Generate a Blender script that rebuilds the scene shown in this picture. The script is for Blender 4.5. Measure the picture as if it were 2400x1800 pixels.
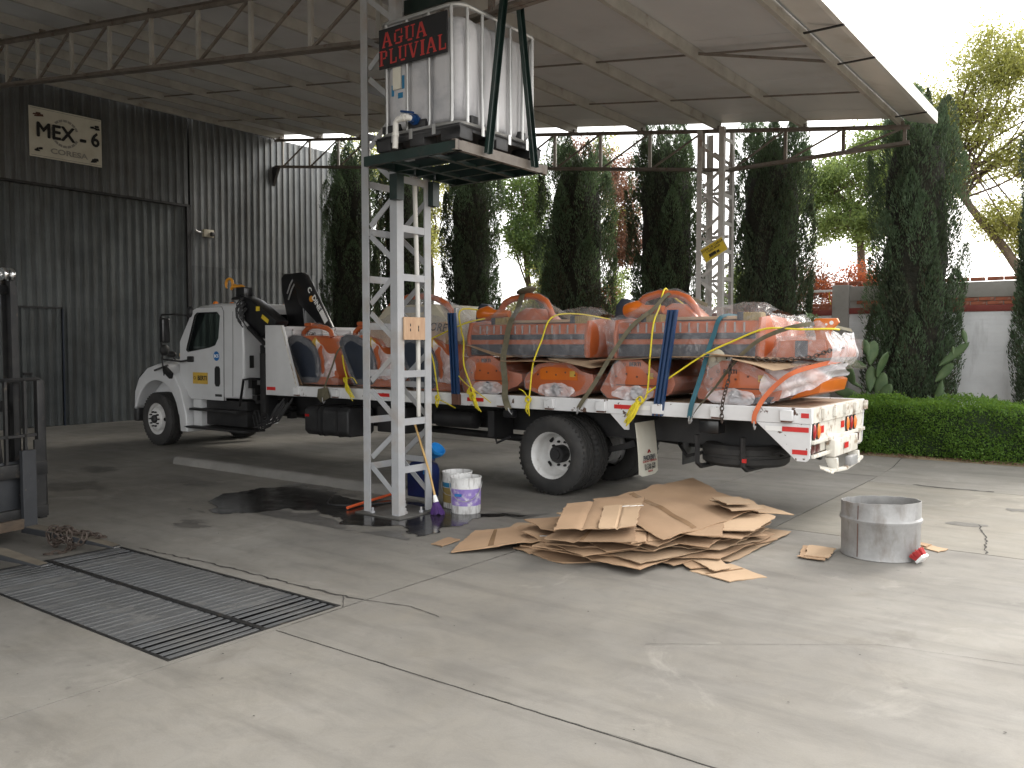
import bpy, bmesh, math, random
import numpy as np
from mathutils import Vector, Matrix, noise as mnoise

# ------------------------------------------------------------------ camera, sky, sun, exposure
scene = bpy.context.scene
for o in list(bpy.data.objects):
    bpy.data.objects.remove(o)
COL = scene.collection
R = math.radians

cam_d = bpy.data.cameras.new('camera')
cam = bpy.data.objects.new('camera', cam_d)
COL.objects.link(cam)
cam.location = (0, 0, 1.75)
cam.rotation_euler = (R(90 - 2.64), 0, R(36.65))
cam_d.sensor_fit = 'HORIZONTAL'
cam_d.sensor_width = 36.0
cam_d.lens = 36.0 * 1995 / 2400
cam_d.clip_start = 0.05
cam_d.clip_end = 2000
scene.camera = cam

SUN_EL, SUN_AZ = 33.0, 14.0          # elevation, and azimuth measured from +Y towards +X
world = bpy.data.worlds.new('World')
scene.world = world
world.use_nodes = True
wn, wl = world.node_tree.nodes, world.node_tree.links
wn.clear()
w_out = wn.new('ShaderNodeOutputWorld')
w_bg = wn.new('ShaderNodeBackground')
w_sky = wn.new('ShaderNodeTexSky')
w_sky.sky_type = 'NISHITA'
w_sky.sun_disc = False
w_sky.sun_elevation = R(SUN_EL)
w_sky.sun_rotation = R(SUN_AZ)
w_sky.air_density = 1.0
w_sky.dust_density = 6.0
w_sky.ozone_density = 1.0
w_hs = wn.new('ShaderNodeHueSaturation')
w_hs.inputs['Saturation'].default_value = 0.35
w_bg.inputs['Strength'].default_value = 0.13
w_cl = wn.new('ShaderNodeMix')                 # thin even white cloud over the whole sky
w_cl.data_type = 'RGBA'
w_cl.inputs[0].default_value = 0.7
w_cl.inputs[7].default_value = (7.75, 7.7, 7.6, 1)
wl.new(w_sky.outputs[0], w_hs.inputs['Color'])
wl.new(w_hs.outputs[0], w_cl.inputs[6])
wl.new(w_cl.outputs[2], w_bg.inputs['Color'])
wl.new(w_bg.outputs[0], w_out.inputs['Surface'])

sun_d = bpy.data.lights.new('sun', 'SUN')
sun_d.energy = 0.55
sun_d.angle = R(12)
sun_d.color = (1.0, 0.93, 0.82)
sun = bpy.data.objects.new('sun', sun_d)
COL.objects.link(sun)
_d = Vector((math.sin(R(SUN_AZ)) * math.cos(R(SUN_EL)), math.cos(R(SUN_AZ)) * math.cos(R(SUN_EL)), math.sin(R(SUN_EL))))
sun.rotation_euler = _d.to_track_quat('Z', 'Y').to_euler()
sun.location = (6, 20, 14)

vs = scene.view_settings
vs.view_transform = 'Standard'
vs.look = 'None'
vs.gamma = 1.0
vs.exposure = 1.78
vs.use_curve_mapping = False
scene.cycles.max_bounces = 8
scene.cycles.transparent_max_bounces = 16
scene.cycles.use_denoising = True

# ------------------------------------------------------------------ helpers
V = Vector
ORG = {}                               # world origin of every empty or part (no rotations on parents)


def tag(o, label=None, cat=None, group=None, kind=None):
    if label: o['label'] = label
    if cat: o['category'] = cat
    if group: o['group'] = group
    if kind: o['kind'] = kind
    return o


def thing(name, loc, label, cat, group=None):
    o = bpy.data.objects.new(name, None)
    COL.objects.link(o)
    o.location = loc
    o.empty_display_size = 0.1
    ORG[o.name] = V(loc)
    return tag(o, label, cat, group)


def copy_tree(o, delta=(0, 0, 0), parent=None, label=None):
    c = o.copy()
    COL.objects.link(c)
    c.parent = parent
    if parent is None:
        c.location = o.location + V(delta)
    ORG[c.name] = ORG[o.name] + V(delta)
    if label: c['label'] = label
    for ch in list(o.children):
        copy_tree(ch, delta, c)
    return c


def basis(d, up=(0, 0, 1)):
    d = V(d).normalized()
    u = V(up)
    if abs(d.dot(u.normalized())) > 0.995:
        u = V((0, 1, 0)) if abs(d.y) < 0.9 else V((1, 0, 0))
    s = d.cross(u).normalized()
    u = s.cross(d).normalized()
    return d, s, u


class MB:
    """collects shapes; build() links them as one mesh object"""
    def __init__(self):
        self.v, self.f = [], []

    def add(self, vs, fs, M=None):
        n = len(self.v)
        for p in vs:
            p = V(p)
            self.v.append(M @ p if M is not None else p)
        for f in fs:
            self.f.append(tuple(i + n for i in f))
        return self

    def box(self, x0, x1, y0, y1, z0, z1, M=None):
        vs = [(x0, y0, z0), (x1, y0, z0), (x1, y1, z0), (x0, y1, z0), (x0, y0, z1), (x1, y0, z1), (x1, y1, z1), (x0, y1, z1)]
        return self.add(vs, [(0, 3, 2, 1), (4, 5, 6, 7), (0, 1, 5, 4), (1, 2, 6, 5), (2, 3, 7, 6), (3, 0, 4, 7)], M)

    def beam(self, a, b, w, h, up=(0, 0, 1)):
        a, b = V(a), V(b)
        d, s, u = basis(b - a, up)
        return self.extr([(-w / 2, -h / 2), (w / 2, -h / 2), (w / 2, h / 2), (-w / 2, h / 2)], a, b, s, u)

    def extr(self, prof, a, b, s, u):
        a, b, s, u = V(a), V(b), V(s), V(u)
        n = len(prof)
        vs = [a + s * p + u * q for p, q in prof] + [b + s * p + u * q for p, q in prof]
        fs = [(i, (i + 1) % n, n + (i + 1) % n, n + i) for i in range(n)]
        fs += [tuple(range(n - 1, -1, -1)), tuple(range(n, 2 * n))]
        return self.add(vs, fs)

    def angle(self, a, b, leg, t, s, u):
        """L profile with its heel on a-b, legs along s and u"""
        return self.extr([(0, 0), (leg, 0), (leg, t), (t, t), (t, leg), (0, leg)], a, b, s, u)

    def channel(self, a, b, w, d, t, s, u):
        """C profile: web along s (width w, centred), flanges d along u"""
        h = w / 2
        return self.extr([(-h, 0), (h, 0), (h, d), (h - t, d), (h - t, t), (-h + t, t), (-h + t, d), (-h, d)], a, b, s, u)

    def tube(self, pts, r, n=8, closed=False, caps=True, up=(0, 0, 1)):
        pts = [V(p) for p in pts]
        m = len(pts)
        rs = r if isinstance(r, (list, tuple)) else [r] * m
        vs, fs = [], []
        prev = None
        for i, p in enumerate(pts):
            if closed:
                d = pts[(i + 1) % m] - pts[i - 1]
            else:
                d = pts[min(i + 1, m - 1)] - pts[max(i - 1, 0)]
            if d.length < 1e-9: d = V((0, 0, 1))
            d.normalize()
            if prev is None:
                _, s, u = basis(d, up)
            else:
                s = prev - d * prev.dot(d)
                s = s.normalized() if s.length > 1e-6 else basis(d, up)[1]
                u = s.cross(d)
            prev = s
            for k in range(n):
                a = 2 * math.pi * k / n
                vs.append(p + s * (math.cos(a) * rs[i]) + u * (math.sin(a) * rs[i]))
        for i in range(m if closed else m - 1):
            j = (i + 1) % m
            for k in range(n):
                l = (k + 1) % n
                fs.append((i * n + k, j * n + k, j * n + l, i * n + l))
        if caps and not closed:
            fs.append(tuple(range(n)))
            fs.append(tuple(range((m - 1) * n + n - 1, (m - 1) * n - 1, -1)))
        return self.add(vs, fs)

    def lathe(self, prof, n=24, M=None, closed=False):
        """prof: (r, z) pairs, turned about Z, then placed with M"""
        vs, fs = [], []
        m = len(prof)
        for r, z in prof:
            for k in range(n):
                a = 2 * math.pi * k / n
                vs.append((math.cos(a) * r, math.sin(a) * r, z))
        for i in range(m if closed else m - 1):
            j = (i + 1) % m
            for k in range(n):
                l = (k + 1) % n
                fs.append((i * n + k, i * n + l, j * n + l, j * n + k))
        return self.add(vs, fs, M)

    def prism(self, poly, vec):
        """poly: list of 3D points, extruded by vec"""
        poly = [V(p) for p in poly]
        vec = V(vec)
        n = len(poly)
        vs = poly + [p + vec for p in poly]
        fs = [tuple(range(n)), tuple(range(2 * n - 1, n - 1, -1))]
        fs += [(i, n + i, n + (i + 1) % n, (i + 1) % n) for i in range(n)]
        return self.add(vs, fs)

    def grid(self, fn, nu, nv, thick=0.0):
        vs = [V(fn(i / nu, j / nv)) for j in range(nv + 1) for i in range(nu + 1)]
        w = nu + 1
        fs = [(j * w + i, j * w + i + 1, (j + 1) * w + i + 1, (j + 1) * w + i) for j in range(nv) for i in range(nu)]
        if thick:
            n = len(vs)
            nor = [V((0, 0, 0)) for _ in vs]
            for f in fs:
                c = (vs[f[2]] - vs[f[0]]).cross(vs[f[3]] - vs[f[1]])
                for i in f: nor[i] += c
            vs += [p - q.normalized() * thick if q.length > 0 else p for p, q in zip(vs, nor)]
            fs += [tuple(n + i for i in reversed(f)) for f in fs]
            rim = [i for i in range(nu)]
            for i in range(nu):
                fs.append((i + 1, i, n + i, n + i + 1))
                a = nv * w + i
                fs.append((a, a + 1, n + a + 1, n + a))
            for j in range(nv):
                a, b = j * w, (j + 1) * w
                fs.append((a, b, n + b, n + a))
                a, b = j * w + nu, (j + 1) * w + nu
                fs.append((b, a, n + a, n + b))
        return self.add(vs, fs)

    def ball(self, c, r, n=12, M=None):
        rx, ry, rz = r if isinstance(r, (list, tuple)) else (r, r, r)
        m = max(4, n // 2)
        vs, fs = [], []
        for i in range(m + 1):
            a = math.pi * i / m
            for k in range(n):
                b = 2 * math.pi * k / n
                p = V((math.sin(a) * math.cos(b) * rx, math.sin(a) * math.sin(b) * ry, math.cos(a) * rz))
                vs.append((M @ p if M is not None else p) + V(c))
        for i in range(m):
            for k in range(n):
                l = (k + 1) % n
                fs.append((i * n + k, (i + 1) * n + k, (i + 1) * n + l, i * n + l))
        return self.add(vs, fs)

    def build(self, name, mat, parent=None, bev=0, seg=2, smooth=None, label=None, cat=None, group=None, kind=None, loc=None, clean=False):
        org = ORG[parent.name] if parent is not None else (V(loc) if loc is not None else V((0, 0, 0)))
        me = bpy.data.meshes.new(name)
        me.from_pydata([tuple(p - org) for p in self.v], [], self.f)
        me.validate()
        bm = bmesh.new()
        bm.from_mesh(me)
        bmesh.ops.remove_doubles(bm, verts=bm.verts, dist=1e-5)
        bmesh.ops.recalc_face_normals(bm, faces=bm.faces)
        if bev:
            es = [e for e in bm.edges if len(e.link_faces) == 2 and e.calc_face_angle(0) > R(28)]
            if es:
                bmesh.ops.bevel(bm, geom=es, offset=bev, segments=seg, profile=0.6, affect='EDGES', clamp_overlap=True)
        bm.to_mesh(me)
        bm.free()
        o = bpy.data.objects.new(name, me)
        COL.objects.link(o)
        if isinstance(mat, (list, tuple)):
            for m in mat: me.materials.append(m)
        else:
            me.materials.append(mat)
        if smooth or (smooth is None and bev):
            me.shade_smooth()
            me.set_sharp_from_angle(angle=R(smooth if smooth else 38))
        if parent is not None:
            o.parent = parent
        else:
            o.location = org
        ORG[o.name] = org.copy()
        return tag(o, label, cat, group, kind)


def raw(name, co, faces_n, mat, parent=None, kind=None, loc=(0, 0, 0), smooth=False, quads=True):
    """fast numpy mesh: co (n*k,3) where each consecutive k verts form one face"""
    org = ORG[parent.name] if parent is not None else V(loc)
    k = faces_n
    n = len(co)
    me = bpy.data.meshes.new(name)
    me.vertices.add(n)
    me.vertices.foreach_set('co', (np.asarray(co, dtype=np.float32) - np.array(org, dtype=np.float32)).ravel())
    me.loops.add(n)
    me.loops.foreach_set('vertex_index', np.arange(n, dtype=np.int32))
    me.polygons.add(n // k)
    me.polygons.foreach_set('loop_start', np.arange(0, n, k, dtype=np.int32))
    me.polygons.foreach_set('loop_total', np.full(n // k, k, dtype=np.int32))
    me.update()
    me.materials.append(mat)
    o = bpy.data.objects.new(name, me)
    COL.objects.link(o)
    if parent is not None:
        o.parent = parent
    else:
        o.location = org
    ORG[o.name] = org.copy()
    if kind: o['kind'] = kind
    return o


def frame(origin, xdir, ydir):
    """matrix with local X along xdir, local Y along ydir, Z the normal"""
    x = V(xdir).normalized()
    y = V(ydir)
    y = (y - x * y.dot(x)).normalized()
    z = x.cross(y)
    M = Matrix((x, y, z)).transposed().to_4x4()
    M.translation = V(origin)
    return M


def text(s, size, mat, M, parent, name='lettering', bold=0.0, ext=0.0012, align='CENTER', sx=1.0, shear=0.0):
    c = bpy.data.curves.new('t', 'FONT')
    c.body = s
    c.size = size
    c.align_x = align
    c.align_y = 'CENTER'
    c.offset = bold
    c.extrude = ext
    c.shear = shear
    c.resolution_u = 3
    t = bpy.data.objects.new('t', c)
    COL.objects.link(t)
    dg = bpy.context.evaluated_depsgraph_get()
    me = bpy.data.meshes.new_from_object(t.evaluated_get(dg))
    bpy.data.objects.remove(t)
    bpy.data.curves.remove(c)
    org = ORG[parent.name]
    for v in me.vertices:
        p = v.co.copy()
        p.x *= sx
        v.co = (M @ p) - org
    me.name = name
    me.materials.clear()
    me.materials.append(mat)
    o = bpy.data.objects.new(name, me)
    COL.objects.link(o)
    o.parent = parent
    ORG[o.name] = org.copy()
    return o


def boldtext(s, size, mat_, M, parent, w, sx=1.0):
    """heavy lettering: the glyphs laid a few times side by side, in layers a hair apart"""
    for k, (dx, dy) in enumerate(((-1, 0), (1, 0), (0, 1), (0, -1), (.7, .7), (-.7, -.7))):
        text(s, size, mat_, M @ Matrix.Translation((dx * w, dy * w, k * .0006)), parent, sx=sx, ext=.0002)


# ------------------------------------------------------------------ materials
def ramp(nt, src, p0, p1):
    r = nt.nodes.new('ShaderNodeMapRange')
    r.inputs['From Min'].default_value = p0
    r.inputs['From Max'].default_value = p1
    r.clamp = True
    nt.links.new(src, r.inputs['Value'])
    return r.outputs[0]


def nz(nt, co, scale, detail=5, rough=0.6, stretch=None, dist=0.0):
    n = nt.nodes.new('ShaderNodeTexNoise')
    n.inputs['Scale'].default_value = scale
    n.inputs['Detail'].default_value = detail
    n.inputs['Roughness'].default_value = rough
    n.inputs['Distortion'].default_value = dist
    if stretch:
        m = nt.nodes.new('ShaderNodeMapping')
        m.inputs['Scale'].default_value = stretch
        nt.links.new(co, m.inputs['Vector'])
        co = m.outputs[0]
    nt.links.new(co, n.inputs['Vector'])
    return n.outputs[0]


def mixc(nt, fac, a, b):
    m = nt.nodes.new('ShaderNodeMix')
    m.data_type = 'RGBA'
    for inp, val in ((m.inputs[0], fac), (m.inputs[6], a), (m.inputs[7], b)):
        if isinstance(val, (int, float)):
            inp.default_value = val
        elif isinstance(val, (tuple, list)):
            inp.default_value = (*val[:3], 1)
        else:
            nt.links.new(val, inp)
    return m.outputs[2]


def math_n(nt, op, a, b=0.0):
    m = nt.nodes.new('ShaderNodeMath')
    m.operation = op
    for inp, val in ((m.inputs[0], a), (m.inputs[1], b)):
        if isinstance(val, (int, float)): inp.default_value = val
        else: nt.links.new(val, inp)
    return m.outputs[0]


def base_mat(name):
    m = bpy.data.materials.new(name)
    m.use_nodes = True
    nt = m.node_tree
    p = nt.nodes['Principled BSDF']
    tc = nt.nodes.new('ShaderNodeTexCoord')
    return m, nt, p, tc.outputs['Object']


def bump(nt, p, h, strength, dist=0.01):
    b = nt.nodes.new('ShaderNodeBump')
    b.inputs['Strength'].default_value = strength
    b.inputs['Distance'].default_value = dist
    nt.links.new(h, b.inputs['Height'])
    nt.links.new(b.outputs[0], p.inputs['Normal'])


def mat(name, c, c2=None, vs=4.0, vr=(0.35, 0.65), rough=0.55, r2=None, metal=0.0, dirt=None, ds=6.0, dr=(0.55, 0.7), da=1.0,
        bs=0.0, bscale=40.0, bdist=0.01, spec=0.5, stretch=None, dstretch=None, coat=0.0):
    m, nt, p, co = base_mat(name)
    col = (*c, 1)
    src = None
    if c2:
        n1 = ramp(nt, nz(nt, co, vs, stretch=stretch), *vr)
        src = mixc(nt, n1, c, c2)
    if dirt:
        n2 = math_n(nt, 'MULTIPLY', ramp(nt, nz(nt, co, ds, detail=8, stretch=dstretch), *dr), da)
        src = mixc(nt, n2, src if src is not None else c, dirt)
    if src is not None: nt.links.new(src, p.inputs['Base Color'])
    else: p.inputs['Base Color'].default_value = col
    p.inputs['Roughness'].default_value = rough
    if r2 is not None:
        rr = nt.nodes.new('ShaderNodeMapRange')
        nt.links.new(nz(nt, co, vs * 2.3), rr.inputs['Value'])
        rr.inputs['From Min'].default_value = 0.3
        rr.inputs['From Max'].default_value = 0.7
        rr.inputs['To Min'].default_value = rough
        rr.inputs['To Max'].default_value = r2
        nt.links.new(rr.outputs[0], p.inputs['Roughness'])
    p.inputs['Metallic'].default_value = metal
    p.inputs['Specular IOR Level'].default_value = spec
    p.inputs['Coat Weight'].default_value = coat
    if bs: bump(nt, p, nz(nt, co, bscale, detail=6), bs, bdist)
    return m


def leaf_mat(name, c1, c2, trans=0.35, tint=None, rough=0.6):
    m = bpy.data.materials.new(name)
    m.use_nodes = True
    nt = m.node_tree
    p = nt.nodes['Principled BSDF']
    out = nt.nodes['Material Output']
    g = nt.nodes.new('ShaderNodeNewGeometry')
    col = mixc(nt, g.outputs['Random Per Island'], c1, c2)
    nt.links.new(col, p.inputs['Base Color'])
    p.inputs['Roughness'].default_value = rough
    p.inputs['Specular IOR Level'].default_value = 0.3
    t = nt.nodes.new('ShaderNodeBsdfTranslucent')
    tcol = mixc(nt, g.outputs['Random Per Island'], tint or tuple(min(1, x * 1.6) for x in c1), tint or tuple(min(1, x * 1.6) for x in c2))
    nt.links.new(tcol, t.inputs['Color'])
    mx = nt.nodes.new('ShaderNodeMixShader')
    mx.inputs[0].default_value = trans
    nt.links.new(p.outputs[0], mx.inputs[1])
    nt.links.new(t.outputs[0], mx.inputs[2])
    nt.links.new(mx.outputs[0], out.inputs['Surface'])
    return m


def concrete(name, c_lo, c_hi, tint):
    m, nt, p, co = base_mat(name)
    big = ramp(nt, nz(nt, co, 0.35, detail=4, dist=0.4), 0.35, 0.68)
    col = mixc(nt, big, c_lo, c_hi)
    mid = ramp(nt, nz(nt, co, 1.7, detail=8, rough=0.7, dist=0.6), 0.42, 0.75)
    col = mixc(nt, math_n(nt, 'MULTIPLY', mid, 0.6), col, tint)
    strk = ramp(nt, nz(nt, co, 3.0, detail=6, stretch=(0.35, 1.6, 1)), 0.5, 0.78)
    col = mixc(nt, math_n(nt, 'MULTIPLY', strk, 0.5), col, tuple(x * 0.55 for x in c_lo))
    pale = ramp(nt, nz(nt, co, 0.9, detail=9, rough=0.72, dist=1.0), 0.58, 0.72)
    col = mixc(nt, math_n(nt, 'MULTIPLY', pale, 0.5), col, tuple(min(1, x * 1.4) for x in c_hi))
    blot = ramp(nt, nz(nt, co, 4.5, detail=9, rough=0.75, dist=0.8), 0.45, 0.7)
    col = mixc(nt, math_n(nt, 'MULTIPLY', blot, 0.32), col, tuple(x * 0.7 for x in c_lo))
    stain = ramp(nt, nz(nt, co, 0.6, detail=10, rough=0.7, dist=1.5), 0.60, 0.70)
    col = mixc(nt, math_n(nt, 'MULTIPLY', stain, 0.4), col, tuple(x * y for x, y in zip(c_lo, (0.75, 0.70, 0.62))))
    tyre = ramp(nt, nz(nt, co, 1.5, detail=7, rough=0.6, stretch=(0.16, 2.6, 1), dist=0.5), 0.56, 0.72)
    col = mixc(nt, math_n(nt, 'MULTIPLY', tyre, 0.34), col, tuple(x * 0.6 for x in c_lo))
    spots = ramp(nt, nz(nt, co, 9.0, detail=3, rough=0.5), 0.70, 0.76)
    col = mixc(nt, math_n(nt, 'MULTIPLY', spots, 0.35), col, tuple(x * 0.45 for x in c_lo))
    fine = ramp(nt, nz(nt, co, 120, detail=3), 0.3, 0.7)
    col = mixc(nt, math_n(nt, 'MULTIPLY', fine, 0.12), col, tuple(x * 0.5 for x in c_lo))
    nt.links.new(col, p.inputs['Base Color'])
    rr = nt.nodes.new('ShaderNodeMapRange')
    nt.links.new(nz(nt, co, 1.3, detail=6), rr.inputs['Value'])
    rr.inputs['From Min'].default_value = 0.3
    rr.inputs['From Max'].default_value = 0.7
    rr.inputs['To Min'].default_value = 0.5
    rr.inputs['To Max'].default_value = 0.8
    nt.links.new(rr.outputs[0], p.inputs['Roughness'])
    p.inputs['Specular IOR Level'].default_value = 0.35
    bump(nt, p, nz(nt, co, 55, detail=8, rough=0.7), 0.25, 0.004)
    return m


def film_mat(name, alpha=0.3, white=0.75, tint=(0.9, 0.88, 0.9)):
    m, nt, p, co = base_mat(name)
    out = nt.nodes['Material Output']
    p.inputs['Base Color'].default_value = (*tint, 1)
    p.inputs['Roughness'].default_value = 0.16
    p.inputs['Specular IOR Level'].default_value = 0.9
    n = nz(nt, co, 4.0, detail=3, rough=0.5, dist=1.8)
    bump(nt, p, n, 0.7, 0.05)
    tr = nt.nodes.new('ShaderNodeBsdfTransparent')
    tr.inputs[0].default_value = (0.97, 0.96, 0.96, 1)
    k = ramp(nt, nz(nt, co, 3.0, detail=3, rough=0.5, dist=2.8), 0.52, 0.82)
    rr = nt.nodes.new('ShaderNodeMapRange')
    nt.links.new(k, rr.inputs['Value'])
    rr.inputs['To Min'].default_value = alpha
    rr.inputs['To Max'].default_value = white
    mx = nt.nodes.new('ShaderNodeMixShader')
    nt.links.new(rr.outputs[0], mx.inputs[0])
    nt.links.new(tr.outputs[0], mx.inputs[1])
    nt.links.new(p.outputs[0], mx.inputs[2])
    nt.links.new(mx.outputs[0], out.inputs['Surface'])
    return m


def emit_free_glass(name, tint=(0.8, 0.86, 0.84), a=0.2):
    m, nt, p, co = base_mat(name)
    out = nt.nodes['Material Output']
    p.inputs['Base Color'].default_value = (0.01, 0.012, 0.013, 1)
    p.inputs['Roughness'].default_value = 0.04
    tr = nt.nodes.new('ShaderNodeBsdfTransparent')
    tr.inputs[0].default_value = (*tint, 1)
    mx = nt.nodes.new('ShaderNodeMixShader')
    mx.inputs[0].default_value = a
    nt.links.new(tr.outputs[0], mx.inputs[1])
    nt.links.new(p.outputs[0], mx.inputs[2])
    nt.links.new(mx.outputs[0], out.inputs['Surface'])
    return m


K = {}
K['slab'] = concrete('concrete_floor', (0.150, 0.142, 0.128), (0.262, 0.249, 0.224), (0.207, 0.19, 0.158))
K['slab_pale'] = concrete('concrete_pale', (0.20, 0.187, 0.16), (0.285, 0.265, 0.225), (0.225, 0.202, 0.16))
K['kerb'] = concrete('concrete_kerb', (0.19, 0.18, 0.16), (0.28, 0.265, 0.235), (0.16, 0.145, 0.12))
K['soil'] = mat('dry_soil', (0.16, 0.115, 0.07), (0.24, 0.18, 0.11), vs=3, rough=0.9, bs=0.6, bscale=18, bdist=0.04)
K['damp'] = mat('damp_concrete', (0.075, 0.072, 0.066), (0.11, 0.105, 0.097), vs=2.5, rough=0.35, r2=0.6, bs=0.15, bscale=50, bdist=0.003)
K['oil'] = mat('oil_stain', (0.085, 0.08, 0.072), (0.14, 0.132, 0.118), vs=7, rough=0.55, bs=0.2, bscale=55, bdist=0.004)
K['stop'] = concrete('concrete_stop', (0.21, 0.203, 0.188), (0.31, 0.30, 0.28), (0.24, 0.22, 0.2))
K['crack'] = mat('crack_dirt', (0.035, 0.032, 0.028), rough=0.9)
K['wet'] = mat('wet_concrete', (0.012, 0.0115, 0.011), (0.03, 0.028, 0.026), vs=3, rough=0.07, r2=0.25, bs=0.05, bscale=30)
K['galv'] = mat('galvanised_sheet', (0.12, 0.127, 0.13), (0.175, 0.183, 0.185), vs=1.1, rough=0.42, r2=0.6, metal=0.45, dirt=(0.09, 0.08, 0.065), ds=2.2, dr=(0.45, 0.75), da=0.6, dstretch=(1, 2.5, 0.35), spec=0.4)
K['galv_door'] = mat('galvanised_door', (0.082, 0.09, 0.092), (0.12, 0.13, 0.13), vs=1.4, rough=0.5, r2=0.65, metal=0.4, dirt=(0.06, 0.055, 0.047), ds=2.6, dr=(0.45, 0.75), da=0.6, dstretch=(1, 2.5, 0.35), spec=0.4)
K['roof'] = mat('roof_panel', (0.53, 0.54, 0.55), (0.59, 0.60, 0.605), vs=0.8, rough=0.55, dirt=(0.28, 0.25, 0.21), ds=1.4, dr=(0.55, 0.85), da=0.5)
K['purlin'] = mat('purlin_steel', (0.44, 0.425, 0.39), (0.33, 0.315, 0.285), vs=2.5, rough=0.6, dirt=(0.20, 0.15, 0.11), ds=5, dr=(0.6, 0.75), da=0.7, metal=0.1)
K['truss'] = mat('truss_paint', (0.135, 0.115, 0.095), (0.20, 0.175, 0.15), vs=5, rough=0.6, dirt=(0.10, 0.06, 0.04), ds=9, dr=(0.55, 0.7))
K['eave'] = mat('eave_flashing', (0.62, 0.61, 0.58), (0.70, 0.69, 0.66), vs=1.2, rough=0.4, dirt=(0.42, 0.38, 0.32), ds=2, dr=(0.55, 0.8), da=0.6)
K['colpaint'] = mat('column_paint', (0.33, 0.338, 0.35), (0.40, 0.405, 0.415), vs=3, rough=0.42, r2=0.55, dirt=(0.30, 0.24, 0.18), ds=3.2, dr=(0.50, 0.78), da=0.75, bs=0.05, bscale=60)
K['colpaint2'] = mat('column_paint_old', (0.42, 0.40, 0.37), (0.50, 0.49, 0.47), vs=2, rough=0.5, dirt=(0.24, 0.13, 0.08), ds=3, dr=(0.56, 0.75), da=0.8)
K['green'] = mat('green_paint', (0.006, 0.017, 0.014), (0.011, 0.028, 0.023), vs=4, rough=0.4, dirt=(0.05, 0.05, 0.045), ds=6, dr=(0.55, 0.8), da=0.6)
K['tank'] = mat('tank_plastic', (0.53, 0.525, 0.53), (0.42, 0.415, 0.43), vs=1.6, vr=(0.3, 0.8), rough=0.38, dirt=(0.17, 0.18, 0.21), ds=2.4, dr=(0.50, 0.78), da=0.85)  # blue-grey blotches: smudges plus the tank's grey shading, put into the colour
K['cage'] = mat('cage_steel', (0.44, 0.44, 0.43), (0.52, 0.52, 0.51), vs=8, rough=0.38, metal=0.75)
K['blackpl'] = mat('black_plastic', (0.016, 0.016, 0.017), (0.03, 0.03, 0.031), vs=6, rough=0.5, dirt=(0.09, 0.085, 0.08), ds=7, dr=(0.55, 0.8), da=0.5)
K['pvc'] = mat('pvc_white', (0.70, 0.68, 0.64), (0.60, 0.58, 0.53), vs=5, rough=0.4)
K['bluepl'] = mat('blue_plastic', (0.005, 0.04, 0.14), rough=0.35)
K['white'] = mat('white_paint', (0.60, 0.60, 0.60), (0.53, 0.53, 0.53), vs=2, rough=0.32, r2=0.42, coat=0.35)
K['cabwhite'] = mat('cab_white', (0.58, 0.585, 0.59), (0.52, 0.525, 0.53), vs=1.5, rough=0.28, coat=0.5, dirt=(0.40, 0.37, 0.33), ds=2.5, dr=(0.6, 0.9), da=0.35)
K['bedwhite'] = mat('bed_white_chipped', (0.68, 0.68, 0.68), (0.60, 0.60, 0.60), vs=3, rough=0.4, dirt=(0.09, 0.05, 0.034), ds=11, dr=(0.635, 0.66), da=1.0, bs=0.15, bscale=25, bdist=0.004)
K['bedrear'] = mat('bed_rear_dirty', (0.66, 0.64, 0.58), (0.56, 0.53, 0.46), vs=4, rough=0.5, dirt=(0.22, 0.14, 0.08), ds=9, dr=(0.54, 0.66), da=0.9, bs=0.2, bscale=25, bdist=0.004)
K['black'] = mat('black_steel', (0.010, 0.010, 0.011), (0.022, 0.021, 0.021), vs=5, rough=0.55, dirt=(0.07, 0.06, 0.05), ds=6, dr=(0.6, 0.85), da=0.4)
K['blackgloss'] = mat('black_gloss', (0.008, 0.008, 0.009), (0.014, 0.014, 0.015), vs=6, rough=0.28, coat=0.2)
K['rubber'] = mat('tyre_rubber', (0.020, 0.020, 0.020), (0.036, 0.034, 0.032), vs=5, rough=0.75, dirt=(0.10, 0.09, 0.075), ds=8, dr=(0.58, 0.85), da=0.4, bs=0.1, bscale=80, bdist=0.002)
K['rim'] = mat('rim_white', (0.62, 0.62, 0.61), (0.52, 0.51, 0.49), vs=6, rough=0.35, dirt=(0.17, 0.12, 0.09), ds=9, dr=(0.60, 0.75), da=0.7)
K['deckwood'] = mat('deck_wood', (0.23, 0.155, 0.095), (0.36, 0.27, 0.185), vs=3, stretch=(0.5, 6, 6), rough=0.75, dirt=(0.06, 0.045, 0.035), ds=3, dr=(0.55, 0.75), da=0.6, dstretch=(0.6, 3, 3), bs=0.35, bscale=30, bdist=0.004)
K['ply'] = mat('plywood', (0.42, 0.26, 0.16), (0.52, 0.35, 0.22), vs=4, stretch=(1, 6, 1), rough=0.7)
K['board'] = mat('cardboard', (0.30, 0.192, 0.112), (0.36, 0.236, 0.142), vs=1.3, rough=0.85, dirt=(0.24, 0.145, 0.08), ds=3.2, dr=(0.58, 0.85), da=0.6, bs=0.12, bscale=14, bdist=0.01)
K['board_pale'] = mat('cardboard_pale', (0.36, 0.25, 0.155), (0.40, 0.28, 0.178), vs=1.5, rough=0.85, dirt=(0.28, 0.18, 0.10), ds=3.4, dr=(0.58, 0.85), da=0.6, bs=0.12, bscale=14, bdist=0.01)
K['tape'] = mat('packing_tape', (0.25, 0.155, 0.088), (0.29, 0.185, 0.105), vs=4, rough=0.25)
K['orange'] = mat('orange_paint', (0.47, 0.112, 0.03), (0.39, 0.09, 0.025), vs=3, rough=0.35, coat=0.2, dirt=(0.30, 0.09, 0.04), ds=5, dr=(0.6, 0.8), da=0.5)
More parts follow.
